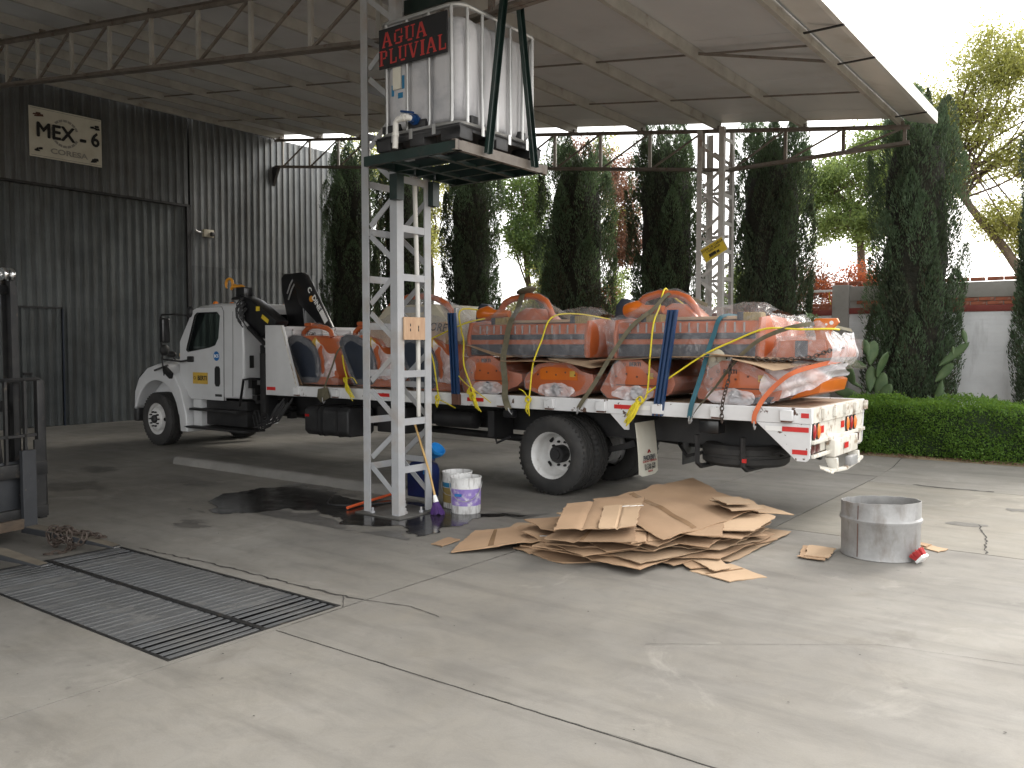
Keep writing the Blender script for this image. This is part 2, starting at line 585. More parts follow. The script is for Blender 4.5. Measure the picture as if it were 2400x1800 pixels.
K['orange_vivid'] = mat('orange_paint_bare', (0.58, 0.14, 0.008), (0.52, 0.12, 0.008), vs=3, rough=0.33, coat=0.3)
K['navy'] = mat('navy_panel', (0.018, 0.024, 0.038), (0.030, 0.038, 0.055), vs=4, rough=0.4)
K['greyslat'] = mat('grey_slat', (0.36, 0.36, 0.36), rough=0.4, metal=0.3)
K['film'] = film_mat('wrap_film', 0.20, 0.6, (0.62, 0.61, 0.61))
K['film_white'] = film_mat('wrap_film_white', 0.42, 0.9)
K['film_thin'] = film_mat('wrap_film_thin', 0.15, 0.42, (0.56, 0.55, 0.55))
K['rope'] = mat('yellow_rope', (0.72, 0.60, 0.03), (0.60, 0.48, 0.02), vs=60, rough=0.6, bs=0.4, bscale=220, bdist=0.004)
K['olive'] = mat('olive_strap', (0.085, 0.075, 0.045), (0.13, 0.115, 0.075), vs=9, rough=0.85, dirt=(0.05, 0.045, 0.03), ds=8)
K['teal'] = mat('teal_strap', (0.02, 0.085, 0.115), (0.03, 0.11, 0.14), vs=9, rough=0.8)
K['ostrap'] = mat('orange_strap', (0.50, 0.12, 0.04), (0.42, 0.10, 0.04), vs=9, rough=0.8)
K['chain'] = mat('rusty_chain', (0.045, 0.033, 0.027), (0.085, 0.065, 0.053), vs=20, rough=0.6, metal=0.4)
K['bluesteel'] = mat('blue_channel', (0.006, 0.030, 0.092), (0.010, 0.042, 0.12), vs=6, rough=0.42, dirt=(0.06, 0.05, 0.05), ds=9, dr=(0.6, 0.75), da=0.6)
K['rust'] = mat('rusty_brown', (0.085, 0.035, 0.024), (0.12, 0.055, 0.035), vs=8, rough=0.7)
K['red'] = mat('red_reflector', (0.58, 0.025, 0.02), (0.50, 0.02, 0.018), vs=8, rough=0.3)
K['reflwhite'] = mat('white_reflector', (0.78, 0.78, 0.76), rough=0.3)
K['amber'] = mat('amber_lens', (0.70, 0.20, 0.03), rough=0.2)
K['redlens'] = mat('red_lens', (0.32, 0.015, 0.015), rough=0.2)
K['lensdark'] = mat('dark_lens', (0.10, 0.03, 0.03), rough=0.2)
K['yellow'] = mat('yellow_sign', (0.66, 0.48, 0.03), (0.58, 0.42, 0.03), vs=6, rough=0.5)
K['plate'] = mat('yellow_plate', (0.56, 0.36, 0.05), (0.48, 0.31, 0.05), vs=8, rough=0.5)
K['ink'] = mat('black_ink', (0.012, 0.012, 0.013), rough=0.7)
K['redink'] = mat('red_paint', (0.42, 0.035, 0.03), (0.34, 0.03, 0.025), vs=9, rough=0.7)
K['greyink'] = mat('grey_ink', (0.30, 0.29, 0.26), rough=0.8)
K['signwhite'] = mat('banner_white', (0.66, 0.64, 0.55), (0.58, 0.55, 0.46), vs=2.5, rough=0.6, dirt=(0.42, 0.38, 0.28), ds=3, dr=(0.5, 0.8), da=0.5)
K['bluebadge'] = mat('blue_badge', (0.015, 0.13, 0.36), rough=0.4)
K['glass'] = emit_free_glass('cab_glass')
K['darkglass'] = mat('dark_glass', (0.008, 0.009, 0.010), rough=0.05)
K['interior'] = mat('cab_interior', (0.02, 0.02, 0.021), (0.03, 0.03, 0.031), vs=6, rough=0.8)
K['trunk'] = mat('bark', (0.075, 0.052, 0.036), (0.12, 0.088, 0.062), vs=9, stretch=(1, 1, 0.25), rough=0.9, bs=0.7, bscale=22, bdist=0.03)
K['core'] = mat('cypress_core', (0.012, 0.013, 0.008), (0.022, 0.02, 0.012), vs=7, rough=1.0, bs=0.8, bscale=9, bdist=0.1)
K['drum'] = mat('drum_zinc', (0.36, 0.357, 0.35), (0.24, 0.236, 0.23), vs=5, rough=0.5, r2=0.65, metal=0.25, dirt=(0.15, 0.12, 0.095), ds=6, dr=(0.52, 0.72), da=0.75, dstretch=(1.4, 1.4, 0.5))
K['brick'] = mat('red_brick', (0.42, 0.14, 0.075), (0.30, 0.095, 0.055), vs=6, rough=0.85, dirt=(0.40, 0.33, 0.27), ds=8, dr=(0.58, 0.75), da=0.6, bs=0.3, bscale=40, bdist=0.006)
K['redband'] = mat('red_band', (0.22, 0.045, 0.035), (0.28, 0.075, 0.06), vs=4, rough=0.8, dirt=(0.36, 0.30, 0.27), ds=9, dr=(0.62, 0.75), da=0.6)
K['cement'] = mat('cement_beam', (0.30, 0.285, 0.26), (0.38, 0.365, 0.335), vs=2, rough=0.85, dirt=(0.2, 0.185, 0.165), ds=4, dr=(0.55, 0.75), da=0.6, bs=0.2, bscale=30)
K['steelbar'] = mat('grating_steel', (0.085, 0.088, 0.092), (0.135, 0.14, 0.143), vs=3, rough=0.55, metal=0.2, dirt=(0.13, 0.125, 0.115), ds=4, dr=(0.45, 0.7), da=0.6, dstretch=(2, 0.6, 1))
K['pit'] = mat('pit_dark', (0.006, 0.006, 0.006), rough=0.95)
K['pitdirt'] = mat('packed_dirt', (0.085, 0.086, 0.084), (0.13, 0.13, 0.126), vs=6, rough=0.9, bs=0.4, bscale=40)
K['forksteel'] = mat('fork_steel', (0.014, 0.0145, 0.0155), (0.03, 0.029, 0.028), vs=6, rough=0.5, metal=0.3, dirt=(0.15, 0.12, 0.09), ds=9, dr=(0.6, 0.75), da=0.6)
K['forkgrey'] = mat('fork_slate', (0.017, 0.019, 0.022), (0.030, 0.032, 0.036), vs=5, rough=0.5, dirt=(0.20, 0.15, 0.10), ds=14, dr=(0.66, 0.72), da=0.8)
K['forkwood'] = mat('fork_blade_dusty', (0.10, 0.085, 0.065), (0.15, 0.13, 0.10), vs=6, rough=0.7, metal=0.1)
K['chrome'] = mat('chrome_roller', (0.75, 0.75, 0.75), rough=0.15, metal=1.0)
K['woodplank'] = mat('old_plank', (0.085, 0.06, 0.04), (0.055, 0.04, 0.028), vs=5, stretch=(6, 1, 6), rough=0.8)
K['purple'] = mat('purple_bristle', (0.065, 0.022, 0.14), rough=0.7)
K['handle'] = mat('broom_handle', (0.52, 0.33, 0.12), (0.44, 0.27, 0.09), vs=6, rough=0.5)
K['funnelblue'] = mat('funnel_blue', (0.02, 0.23, 0.58), rough=0.4)
K['canblue'] = mat('jerrycan_blue', (0.004, 0.010, 0.055), (0.006, 0.014, 0.075), vs=4, rough=0.35)
K['bucketw'] = mat('bucket_white', (0.66, 0.66, 0.65), (0.56, 0.56, 0.55), vs=6, rough=0.5, dirt=(0.24, 0.22, 0.21), ds=13, dr=(0.50, 0.64), da=0.85, dstretch=(1.8, 1.8, 0.4))
K['lilac'] = mat('bucket_purple', (0.20, 0.13, 0.40), (0.30, 0.23, 0.46), vs=14, rough=0.5, dirt=(0.58, 0.57, 0.58), ds=14, dr=(0.52, 0.64), da=0.85)
K['ochre'] = mat('bucket_ochre', (0.30, 0.22, 0.06), (0.22, 0.16, 0.06), vs=8, rough=0.6)
K['labelblue'] = mat('label_blue', (0.02, 0.16, 0.30), rough=0.5)
K['brushred'] = mat('red_bristle', (0.42, 0.03, 0.03), rough=0.7)
K['orangepole'] = mat('orange_pole', (0.68, 0.11, 0.03), rough=0.5)
K['cactus'] = mat('cactus_green', (0.045, 0.085, 0.03), (0.075, 0.115, 0.045), vs=8, rough=0.6)
K['hookyellow'] = mat('hook_orange', (0.62, 0.27, 0.03), rough=0.4)
K['paper'] = mat('white_paper', (0.72, 0.72, 0.70), rough=0.7)
K['beige'] = mat('beige_panel', (0.46, 0.42, 0.32), (0.38, 0.35, 0.27), vs=6, rough=0.6)
K['seal'] = mat('black_seal', (0.01, 0.01, 0.01), rough=0.6)


for nm in ('galv', 'galv_door', 'board', 'board_pale'):
    _m = K[nm]
    _nt = _m.node_tree
    _p = _nt.nodes['Principled BSDF']
    _src = _p.inputs['Base Color'].links[0].from_socket
    _oi = _nt.nodes.new('ShaderNodeObjectInfo')
    _rr = _nt.nodes.new('ShaderNodeMapRange')
    _rr.inputs['To Min'].default_value = 0.72 if nm.startswith('galv') else 0.82
    _rr.inputs['To Max'].default_value = 1.15
    _nt.links.new(_oi.outputs['Random'], _rr.inputs['Value'])
    _mul = _nt.nodes.new('ShaderNodeVectorMath')
    _mul.operation = 'SCALE'
    _nt.links.new(_src, _mul.inputs[0])
    _nt.links.new(_rr.outputs[0], _mul.inputs['Scale'])
    _nt.links.new(_mul.outputs[0], _p.inputs['Base Color'])


def wall_mat():
    m, nt, p, co = base_mat('painted_brick_wall')
    mp = nt.nodes.new('ShaderNodeMapping')
    mp.inputs['Rotation'].default_value = (R(90), 0, 0)
    nt.links.new(co, mp.inputs['Vector'])
    b = nt.nodes.new('ShaderNodeTexBrick')
    b.inputs['Scale'].default_value = 1.0
    b.inputs['Brick Width'].default_value = 0.26
    b.inputs['Row Height'].default_value = 0.075
    b.inputs['Mortar Size'].default_value = 0.006
    b.inputs['Mortar Smooth'].default_value = 0.6
    b.inputs['Color1'].default_value = (1, 1, 1, 1)
    b.inputs['Color2'].default_value = (0.8, 0.8, 0.8, 1)
    b.inputs['Mortar'].default_value = (0, 0, 0, 1)
    nt.links.new(mp.outputs[0], b.inputs['Vector'])
    col = mixc(nt, ramp(nt, nz(nt, co, 1.6, detail=8), 0.4, 0.7), (0.78, 0.785, 0.79), (0.66, 0.665, 0.67))
    stain = ramp(nt, nz(nt, co, 2.6, detail=8, stretch=(1.5, 1, 0.25)), 0.55, 0.78)
    col = mixc(nt, math_n(nt, 'MULTIPLY', stain, 0.6), col, (0.26, 0.25, 0.24))
    peel = ramp(nt, nz(nt, co, 7, detail=9, rough=0.7), 0.66, 0.70)
    col = mixc(nt, math_n(nt, 'MULTIPLY', peel, 0.5), col, (0.33, 0.29, 0.25))
    nt.links.new(col, p.inputs['Base Color'])
    p.inputs['Roughness'].default_value = 0.85
    h = math_n(nt, 'ADD', b.outputs['Color'], math_n(nt, 'MULTIPLY', nz(nt, co, 30, detail=6), 0.8))
    bump(nt, p, h, 0.55, 0.010)
    return m


K['bwall'] = wall_mat()
# ================================================================== GROUND
g = MB()
g.add([(-400, -400, -0.5), (400, -400, -0.5), (400, 400, -0.5), (-400, 400, -0.5)], [(0, 1, 2, 3)])
ground = g.build('ground', K['soil'], kind='structure')
yard = MB()
PX0, PX1, PY0, PY1 = -7.12, -4.29, 2.58, 3.84            # the drain pit


def ring(m, x0, x1, y0, y1, z):
    m.add([(x0, y0, z), (x1, y0, z), (x1, y1, z), (x0, y1, z)], [(0, 1, 2, 3)])


# yard bed under the slabs (seen only in the joints), left open over the pit
for x0, x1, y0, y1 in ((-18.7, PX0, -16, 13.3), (PX1, 16, -16, 13.3), (PX0, PX1, -16, PY0), (PX0, PX1, PY1, 13.3)):
    ring(yard, x0, x1, y0, y1, -0.03)
bed = yard.build('yard_bed', K['crack'], kind='structure')


def slab(x0, x1, y0, y1, m='slab', e=(1, 1, 1, 1), z=0.0):
    """one cast panel; e = which edges (x0,x1,y0,y1) carry a joint"""
    gp = 0.006
    o = MB().box(x0 + gp * e[0], x1 - gp * e[1], y0 + gp * e[2], y1 - gp * e[3], -0.15, z).build('concrete_slab', K[m], ground)
    return o


slab(-19.7, -4.245, PY1, 11.95, e=(0, 1, 0, 1))
slab(-19.7, PX0, PY0, PY1, e=(0, 0, 0, 0))
slab(-19.7, -4.245, -30, PY0, e=(0, 1, 0, 0))
slab(PX1, -4.245, PY0, PY1, e=(0, 1, 0, 0))
slab(-4.245, 16, -30, 3.265)
slab(-4.245, 16, 3.265, 8.0, e=(1, 0, 1, 1))
slab(-4.245, -2.81, 8.0, 11.95, e=(1, 1, 0, 1))
slab(-2.81, 3.4, 8.0, 11.42, 'slab_pale')
slab(3.4, 16, 8.0, 11.42, 'slab_pale')
ap = MB()
for x0, x1 in ((-18.7, -9.4), (-9.38, -2.815), (-2.80, 2.4), (2.42, 16)):
    y0 = 11.96 if x1 < -2.5 else 11.43
    q = MB()
    q.prism([(x0, y0, 0.0), (x0, 12.75, 0.03), (x0, 13.22, 0.10), (x0, 13.3, 0.10), (x0, 13.3, -0.15), (x0, y0, -0.15)], (x1 - x0, 0, 0))
    q.build('gutter_slab', K['kerb'], ground)

# cracks: jagged slivers lying in the slab surface
random.seed(5)


def crack(pts, w, name='crack'):
    m = MB()
    line = []
    for (x0, y0), (x1, y1) in zip(pts[:-1], pts[1:]):
        n = max(3, int(math.hypot(x1 - x0, y1 - y0) / 0.05))
        for i in range(n):
            t = i / n
            line.append((x0 + (x1 - x0) * t + random.uniform(-1, 1) * min(.014, w * 1.6), y0 + (y1 - y0) * t + random.uniform(-1, 1) * min(.014, w * 1.6)))
    line.append(pts[-1])
    L, Rr = [], []
    for i, p in enumerate(line):
        a, b = line[max(0, i - 1)], line[min(len(line) - 1, i + 1)]
        d = V((b[0] - a[0], b[1] - a[1], 0)).normalized()
        s = V((-d.y, d.x, 0)) * w * random.uniform(0.25, 1.0)
        L.append(V((p[0], p[1], 0.003)) + s)
        Rr.append(V((p[0], p[1], 0.003)) - s)
    vs_ = L + Rr
    n = len(L)
    m.add(vs_, [(i, n + i, n + i + 1, i + 1) for i in range(n - 1)])
    return m.build(name, K['crack'], ground)


crack([(-6.91, 3.90), (-6.2, 3.95), (-5.57, 3.985), (-4.9, 3.97), (-4.44, 4.0), (-4.26, 4.02)], 0.012)
crack([(-4.24, 4.02), (-3.9, 4.10), (-3.6, 4.05)], 0.005)
crack([(-4.45, 4.0), (-4.3, 3.88), (-4.24, 3.80)], 0.006)
crack([(-1.25, 9.3), (-1.12, 8.7), (-1.03, 8.02)], 0.010)
crack([(-2.3, 11.5), (-2.0, 11.44), (-1.4, 11.48)], 0.03)
crack([(-2.3, 4.4), (-1.2, 5.2), (-0.4, 5.35)], 0.002)
crack([(-4.2, 3.265), (-3.0, 3.262), (-1.8, 3.268), (0.5, 3.265)], 0.0035)
crack([(-4.245, 3.4), (-4.25, 4.8), (-4.243, 6.4), (-4.246, 8.5)], 0.003)
crack([(-2.81, 8.1), (-2.812, 9.6), (-2.808, 11.3)], 0.003)
crack([(-2.7, 8.0), (-1.0, 8.002), (1.2, 7.998)], 0.003)

# ------------------------------------------------------------------ drain grating over the pit
gr = thing('drain_grating', ((PX0 + PX1) / 2, (PY0 + PY1) / 2, 0), 'long steel bar grating over the floor drain, half clogged with grey dirt', 'grating')
pit = MB()
pit.box(PX0, PX1, PY0, PY1, -0.40, -0.39)
pit.box(PX0 - .02, PX0, PY0, PY1, -.4, -0.16).box(PX1, PX1 + .02, PY0, PY1, -.4, -0.16).box(PX0, PX1, PY0 - .02, PY0, -.4, -0.16).box(PX0, PX1, PY1, PY1 + .02, -.4, -0.16)
pit.build('pit_lining', K['pit'], gr)
fr = MB()
t = 0.022
fr.box(PX0, PX1, PY0, PY0 + t, -.08, .003).box(PX0, PX1, PY1 - t, PY1, -.08, .003)
fr.box(PX0, PX0 + t, PY0 + t, PY1 - t, -.08, .003).box(PX1 - t, PX1, PY0 + t, PY1 - t, -.08, .003)
fr.build('frame', K['forksteel'], gr)
YM = 3.235
MB().box(PX0 + t, PX1 - t, YM - .018, YM + .018, -.10, .005).build('centre_beam', K['forksteel'], gr)
nb = 38
pitch = (PX1 - PX0 - 2 * t) / nb
bar_me = [None, None]
end_x = PX0 + t + pitch * .5
end_me = [MB().box(end_x - pitch * .26, end_x + pitch * .26, ya + .002, yb - .002, -.007, 0).build('bar', K['steelbar'], gr, bev=.0015, seg=1) for ya, yb in ((PY0 + t, YM - .018), (YM + .018, PY1 - t))]
random.seed(3)
for row, (ya, yb) in enumerate(((PY0 + t, YM - .018), (YM + .018, PY1 - t))):
    for i in range(1, nb):
        xc = PX0 + t + pitch * (i + 0.5)
        if bar_me[row] is None:
            b0 = MB().box(xc - pitch * .36, xc + pitch * .36, ya + .002, yb - .002, -.009, 0).build('bar', K['steelbar'], gr, bev=.002, seg=1)
            bar_me[row] = (b0.data, xc)
        else:
            b = bpy.data.objects.new('bar', bar_me[row][0])
            COL.objects.link(b)
            b.parent = gr
            b.location = (xc - bar_me[row][1], 0, random.uniform(-.004, .001))
            if i < 4 or i >= nb - 7:
                b.data = end_me[row].data
                b.location.x = xc - end_x
# dirt packed between the bars in the middle of the run
for row, (ya, yb) in enumerate(((PY0 + t, YM - .018), (YM + .018, PY1 - t))):
    d = MB()
    x0, x1 = (-6.55, -4.95) if row == 0 else (-6.72, -4.78)

    def fn(u, v, x0=x0, x1=x1, ya=ya, yb=yb):
        x = x0 + (x1 - x0) * u
        return (x, ya + (yb - ya) * v, -0.004 + 0.006 * mnoise.noise(V((x * 5, v * 3, row * 7))))
    d.grid(fn, 60, 8)
    d.build('packed_dirt', K['pitdirt'], gr, kind='stuff')

# ------------------------------------------------------------------ puddle
pp = [(-8.39, 5.52), (-8.62, 5.96), (-8.63, 6.4), (-8.36, 6.86), (-7.97, 6.88), (-7.5, 6.72), (-7.1, 6.62), (-6.75, 6.78), (-6.4, 6.86), (-6.05, 6.72), (-5.84, 6.71), (-5.69, 6.70), (-5.42, 6.90), (-5.12, 7.10), (-5.16, 6.93),
      (-5.34, 6.62), (-5.30, 6.25), (-5.24, 5.98), (-5.32, 5.66), (-5.52, 5.68), (-5.70, 5.83), (-5.87, 5.76), (-6.0, 5.62), (-6.19, 5.60), (-6.5, 5.80), (-6.98, 5.92), (-7.26, 5.81), (-7.39, 5.47), (-7.56, 5.24), (-7.94, 5.32)]


def wet_sheet(name, ring_, f, g, z, m, seed, lab=None):
    out = []
    for i, a in enumerate(ring_):
        b = ring_[(i + 1) % len(ring_)]
        n = max(2, int(math.hypot(b[0] - a[0], b[1] - a[1]) / 0.03))
        for k in range(n):
            x = a[0] + (b[0] - a[0]) * k / n
            y = a[1] + (b[1] - a[1]) * k / n
            dx = f * mnoise.noise(V((x * 5, y * 5, 1.3 + seed))) + g * mnoise.noise(V((x * 15, y * 26, 2 + seed)))
            dy = f * mnoise.noise(V((x * 5, y * 5, 7.7 + seed))) + g * .7 * mnoise.noise(V((x * 15, y * 26, 5 + seed)))
            out.append((x + dx, y + dy, z))
    pm = bmesh.new()
    vv = [pm.verts.new(p) for p in out]
    ee = [pm.edges.new((vv[i], vv[(i + 1) % len(vv)])) for i in range(len(vv))]
    bmesh.ops.triangle_fill(pm, edges=ee, use_beauty=True)
    for f_ in pm.faces:
        if f_.normal.z < 0: f_.normal_flip()
    me = bpy.data.meshes.new(name)
    pm.to_mesh(me)
    pm.free()
    me.materials.append(m)
    o = bpy.data.objects.new(name, me)
    COL.objects.link(o)
    o['kind'] = 'structure'
    ORG[o.name] = V((0, 0, 0))
    return o


wet_sheet('puddle', pp, .13, .05, .006, K['wet'], 0)
pc = (-7.0, 6.2)
wide = []
for x, y in pp:
    d = V((x - pc[0], y - pc[1], 0))
    wide.append((x + d.x * .09 + (.05 if d.x > 0 else -.05), y + d.y * .12 + (.05 if d.y > 0 else -.05)))
wet_sheet('damp_patch', wide, .16, .06, .003, K['damp'], 4.4)
random.seed(71)
for k, (sx_, sy_, sr_) in enumerate(((-9.6, 6.2, .26), (-10.6, 5.2, .34), (-7.4, 4.75, .2), (-1.35, 9.25, .11), (-1.0, 10.4, .12), (-11.8, 6.1, .28))):
    ring_ = [(sx_ + sr_ * (1.5 if j % 2 else 1.1) * math.cos(R(45 * j)), sy_ + sr_ * .8 * math.sin(R(45 * j))) for j in range(8)]
    wet_sheet('oil_stain', ring_, sr_ * .9, sr_ * .5, .0025, K['oil'], k * 3.3)

# ------------------------------------------------------------------ planting bed behind the kerb
b = MB()


def soil(u, v):
    x = -19 + 36 * u
    y = 13.3 + 4.2 * v
    rise = 0.10 + 0.42 * min(1, v * 2.4) if x < -3.9 else 0.10 + 0.12 * min(1, v * 2)
    return (x, y, rise + 0.05 * mnoise.noise(V((x * 1.5, y * 1.5, 0))) * (v > 0.02))


b.grid(soil, 120, 14)
b.build('planting_bed', K['soil'], kind='structure', smooth=60)
b = MB()
b.grid(lambda u, v: (-60 + 120 * u, 17.2 + 60 * v, -0.05), 2, 2)
b.build('field_behind_wall', K['soil'], kind='structure')

# ------------------------------------------------------------------ boundary wall
bw = thing('boundary_wall', (-4, 16.5, 0), 'white painted brick boundary wall with red band, cement beam and bare brick courses', 'wall')
MB().box(-4.45, 8, 16.5, 16.68, 0, 2.32).build('painted_face', K['bwall'], bw, bev=.01)
MB().box(-19, -4.75, 16.5, 16.68, 0, 2.30).build('painted_face', K['bwall'], bw, bev=.01)
MB().box(-4.45, 8, 16.485, 16.69, 2.32, 2.43).build('red_band', K['redband'], bw, bev=.006)
MB().box(-19, -4.75, 16.485, 16.69, 2.30, 2.40).build('red_band', K['redband'], bw, bev=.006)
MB().box(-4.45, 8, 16.50, 16.66, 2.565, 2.83).build('cement_beam', K['cement'], bw, bev=.012)
MB().box(-4.75, -4.45, 16.44, 16.70, 0, 2.86).build('pillar', K['cement'], bw, bev=.015)
MB().box(-4.45, 8, 16.53, 16.66, 2.43, 2.565).build('mortar_bed', K['cement'], bw)
bm0 = MB().box(0, .235, 0, .13, 0, .06).build('brick', K['brick'], None, bev=.006, seg=1)
bme = bm0.data
random.seed(4)


def brick(x, y, z, sx=1.0):
    o = bpy.data.objects.new('brick', bme)
    COL.objects.link(o)
    o.parent = bw
    o.location = V((x, y, z)) - ORG[bw.name]
    o.scale.x = sx
    o.rotation_euler = (random.uniform(-.02, .02), random.uniform(-.015, .015), random.uniform(-.03, .03))


for c in range(2):
    x = -4.44 + (0.12 if c else 0.25)
    while x < 2.6:
        if random.random() < 0.93 and not (-2.55 < x < -2.4 and c == 1):
            brick(x, 16.503 + random.uniform(-.006, .006), 2.435 + c * .066)
        x += 0.25
bpy.data.objects.remove(bm0)
x = -4.72
while x < 2.6:
    brick(x, 16.505 + random.uniform(-.01, .01), 2.845 if x > -4.4 else 2.862, random.uniform(.9, 1.0))
    x += 0.252
for x in (-5.25, -5.0):
    brick(x, 16.505, 2.402)
    brick(x + .06, 16.505, 2.466)
lt = thing('tube_lamp', (-4.95, 16.36, 2.75), 'white fluorescent tube fitting sticking out beside the wall pillar', 'lamp')
MB().box(-5.17, -4.73, 16.33, 16.39, 2.735, 2.775).build('housing', K['reflwhite'], lt, bev=.008)
MB().tube([(-4.78, 16.36, 2.735), (-4.79, 16.40, 2.62), (-4.76, 16.42, 2.5)], .006, 5).build('cable', K['rope'], lt)

# ================================================================== METAL-CLAD WAREHOUSE
XW = -18.7
wh = thing('warehouse_wall', (XW, 9, 0), 'tall corrugated galvanised warehouse wall with a large sliding door', 'building')


def sheet(y0, y1, z0, z1, x, m, name, pitch=.2, dep=.035):
    prof = []
    n = round((y1 - y0) / pitch)
    for i in range(n):
        a = y0 + (y1 - y0) * i / n
        w = (y1 - y0) / n
        prof += [(a, 0), (a + w * .30, 0), (a + w * .42, dep), (a + w * .80, dep), (a + w * .92, 0)]
    prof.append((y1, 0))
    q = MB()
    k = len(prof)
    vs_ = [(x + d, y, z0) for y, d in prof] + [(x + d, y, z1) for y, d in prof]
    q.add(vs_, [(i, i + 1, k + i + 1, k + i) for i in range(k - 1)])
    return q.build(name, m, wh)


DZ, DY = 5.135, 12.05
y = -27.0
i = 0
while y < DY - .01:
    y1 = min(y + (1.0 if y > -3 else 4.0), DY)
    sheet(y, y1, DZ, 7.35, XW + .002 * (i % 2), K['galv'], 'cladding_sheet')
    y = y1
    i += 1
y = DY
while y < 16.85:
    y1 = min(y + 0.96, 16.87)
    sheet(y, y1, 0.0, 3.75, XW + .002 * (i % 2), K['galv'], 'cladding_sheet')
    sheet(y, y1, 3.68, 7.345 if y1 < 14.8 else 7.19, XW + .005 + .002 * (i % 2), K['galv'], 'cladding_sheet')
    y = y1
    i += 1
# sliding door set back behind the opening
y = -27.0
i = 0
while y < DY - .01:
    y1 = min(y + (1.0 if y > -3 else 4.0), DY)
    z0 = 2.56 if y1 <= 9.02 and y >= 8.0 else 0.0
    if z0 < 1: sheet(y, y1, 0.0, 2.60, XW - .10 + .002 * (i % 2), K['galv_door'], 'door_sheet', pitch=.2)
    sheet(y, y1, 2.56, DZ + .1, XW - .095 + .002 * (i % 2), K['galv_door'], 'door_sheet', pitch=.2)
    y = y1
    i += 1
MB().box(XW - .12, XW + .03, -27, DY, DZ - .05, DZ).build('door_header', K['black'], wh)
MB().box(XW - .12, XW + .02, DY - .10, DY, 0, DZ - .05).build('door_jamb', K['black'], wh)
pd = sheet(8.06, 8.96, 0.01, 2.52, XW - .085, K['galv_door'], 'wicket_door')
q = MB()
q.box(XW - .07, XW - .03, 8.0, 8.06, 0, 2.56).box(XW - .07, XW - .03, 8.06, 8.96, 2.52, 2.56)
q.build('wicket_frame', K['black'], pd)
MB().box(XW - .07, XW - .03, 8.965, 8.99, 0, 2.52).build('wicket_edge', K['navy'], pd)
MB().box(XW - .04, XW + .05, 8.12, 8.28, 1.12, 1.17).build('handle', K['black'], pd)
MB().box(XW - .95, XW - .14, -27, 14.7, 0, 7.5).build('light_stop', K['pit'], wh)  # unseen block added behind the door to keep light from leaking in
# far gable return so that the wall is not paper thin
MB().box(-22, XW - .02, 16.75, 16.85, 0, 7.15).build('return_wall', K['galv'], wh)

# banner MEX-6
bn = thing('banner', (XW + .06, 9.1, 5.67), 'off-white banner reading MEX - 6 high on the corrugated wall', 'sign')
BX = XW + .055
Mb = MB()


def ban(u, v):
    y = 8.335 + 1.525 * u
    z = 5.665 + 1.035 * v
    return (BX + .008 * mnoise.noise(V((y * 3, z * 3, 0))), y, z)


Mb.grid(ban, 16, 10, .004)
Mb.build('cloth', K['signwhite'], bn, smooth=40)
FB = lambda y, z: frame((BX + .022, y, z), (0, 1, 0), (0, 0, 1))
boldtext('MEX', .42, K['ink'], FB(8.86, 6.22), bn, .012, sx=.96)
boldtext('-', .44, K['ink'], FB(9.44, 6.20), bn, .014, sx=1.1)
boldtext('6', .42, K['ink'], FB(9.71, 6.22), bn, .012, sx=.92)
text('CORESA', .155, K['greyink'], FB(9.14, 5.83), bn, bold=.004, sx=1.35)
q = MB()
for a0 in range(20, 340, 20):
    if 120 < a0 < 160: continue
    a, b_ = R(a0), R(a0 + 17)
    for r0, r1 in ((.25, .30),):
        q.add([(BX + .016, 9.06 + r * math.cos(x), 6.24 + r * 1.0 * math.sin(x)) for r, x in ((r0, a), (r1, a), (r1, b_), (r0, b_))], [(0, 1, 2, 3)])
q.build('ring_emblem', K['greyink'], bn)
for (y, z, s) in ((8.52, 6.53, 1), (9.70, 6.51, 1), (8.53, 5.82, 1), (9.72, 5.78, 1)):
    q = MB()
    random.seed(int(y * 100 + z * 10))
    for k in range(7):
        a, c = y + random.uniform(-.07, .07), z + random.uniform(-.035, .035)
        w, h = random.uniform(.02, .06), random.uniform(.01, .03)
        q.add([(BX + .016 + k * .0006, a - w, c - h), (BX + .016 + k * .0006, a + w, c - h * .6), (BX + .016 + k * .0006, a + w * .8, c + h), (BX + .016 + k * .0006, a - w * .7, c + h * .8)], [(0, 1, 2, 3)])
    q.build('machine_picture', K['rust'] if z > 6.52 else K['ink'], bn)
q = MB()
for z0, z1 in ((5.69, 5.70), (6.66, 6.67)):
    q.box(BX + .0155, BX + .017, 8.36, 9.84, z0, z1)
q.build('border_line', K['greyink'], bn)

bx = thing('junction_box', (XW + .05, 12.35, 4.42), 'small beige floodlight and junction box beside the sliding door', 'light fixture')
MB().box(XW + .035, XW + .12, 12.34, 12.62, 4.40, 4.58).build('box', K['beige'], bx, bev=.01)
MB().box(XW + .12, XW + .2, 12.50, 12.60, 4.42, 4.52).build('lens', K['black'], bx, bev=.02)
MB().tube([(XW + .06, 12.34, 4.5), (XW + .08, 12.2, 4.5), (XW + .12, 12.1, 4.53)], .025, 8).build('conduit', K['greyslat'], bx)

# ================================================================== CANOPY
SL = -0.128
cz = lambda x: 5.62 + SL * (x + 6.58)             # top of the upper chord
cn = thing('steel_canopy', (-10.7, 4, 0), 'sloping steel canopy roof on lattice trusses and purlins', 'canopy')
Y0, Y1 = -7.0, 14.72
xs = [-3.17 - 1.52 * k for k in range(11)]
for k, x in enumerate(xs):
    z = cz(x)
    d = .15 if k else .12
    MB().channel((x, Y0 + .1, z + d / 2 + .003), (x, Y1 - .08, z + d / 2 + .003), d, .055, .006, (0, 0, 1), (-1, 0, 0)).build('purlin', K['purlin'], cn)
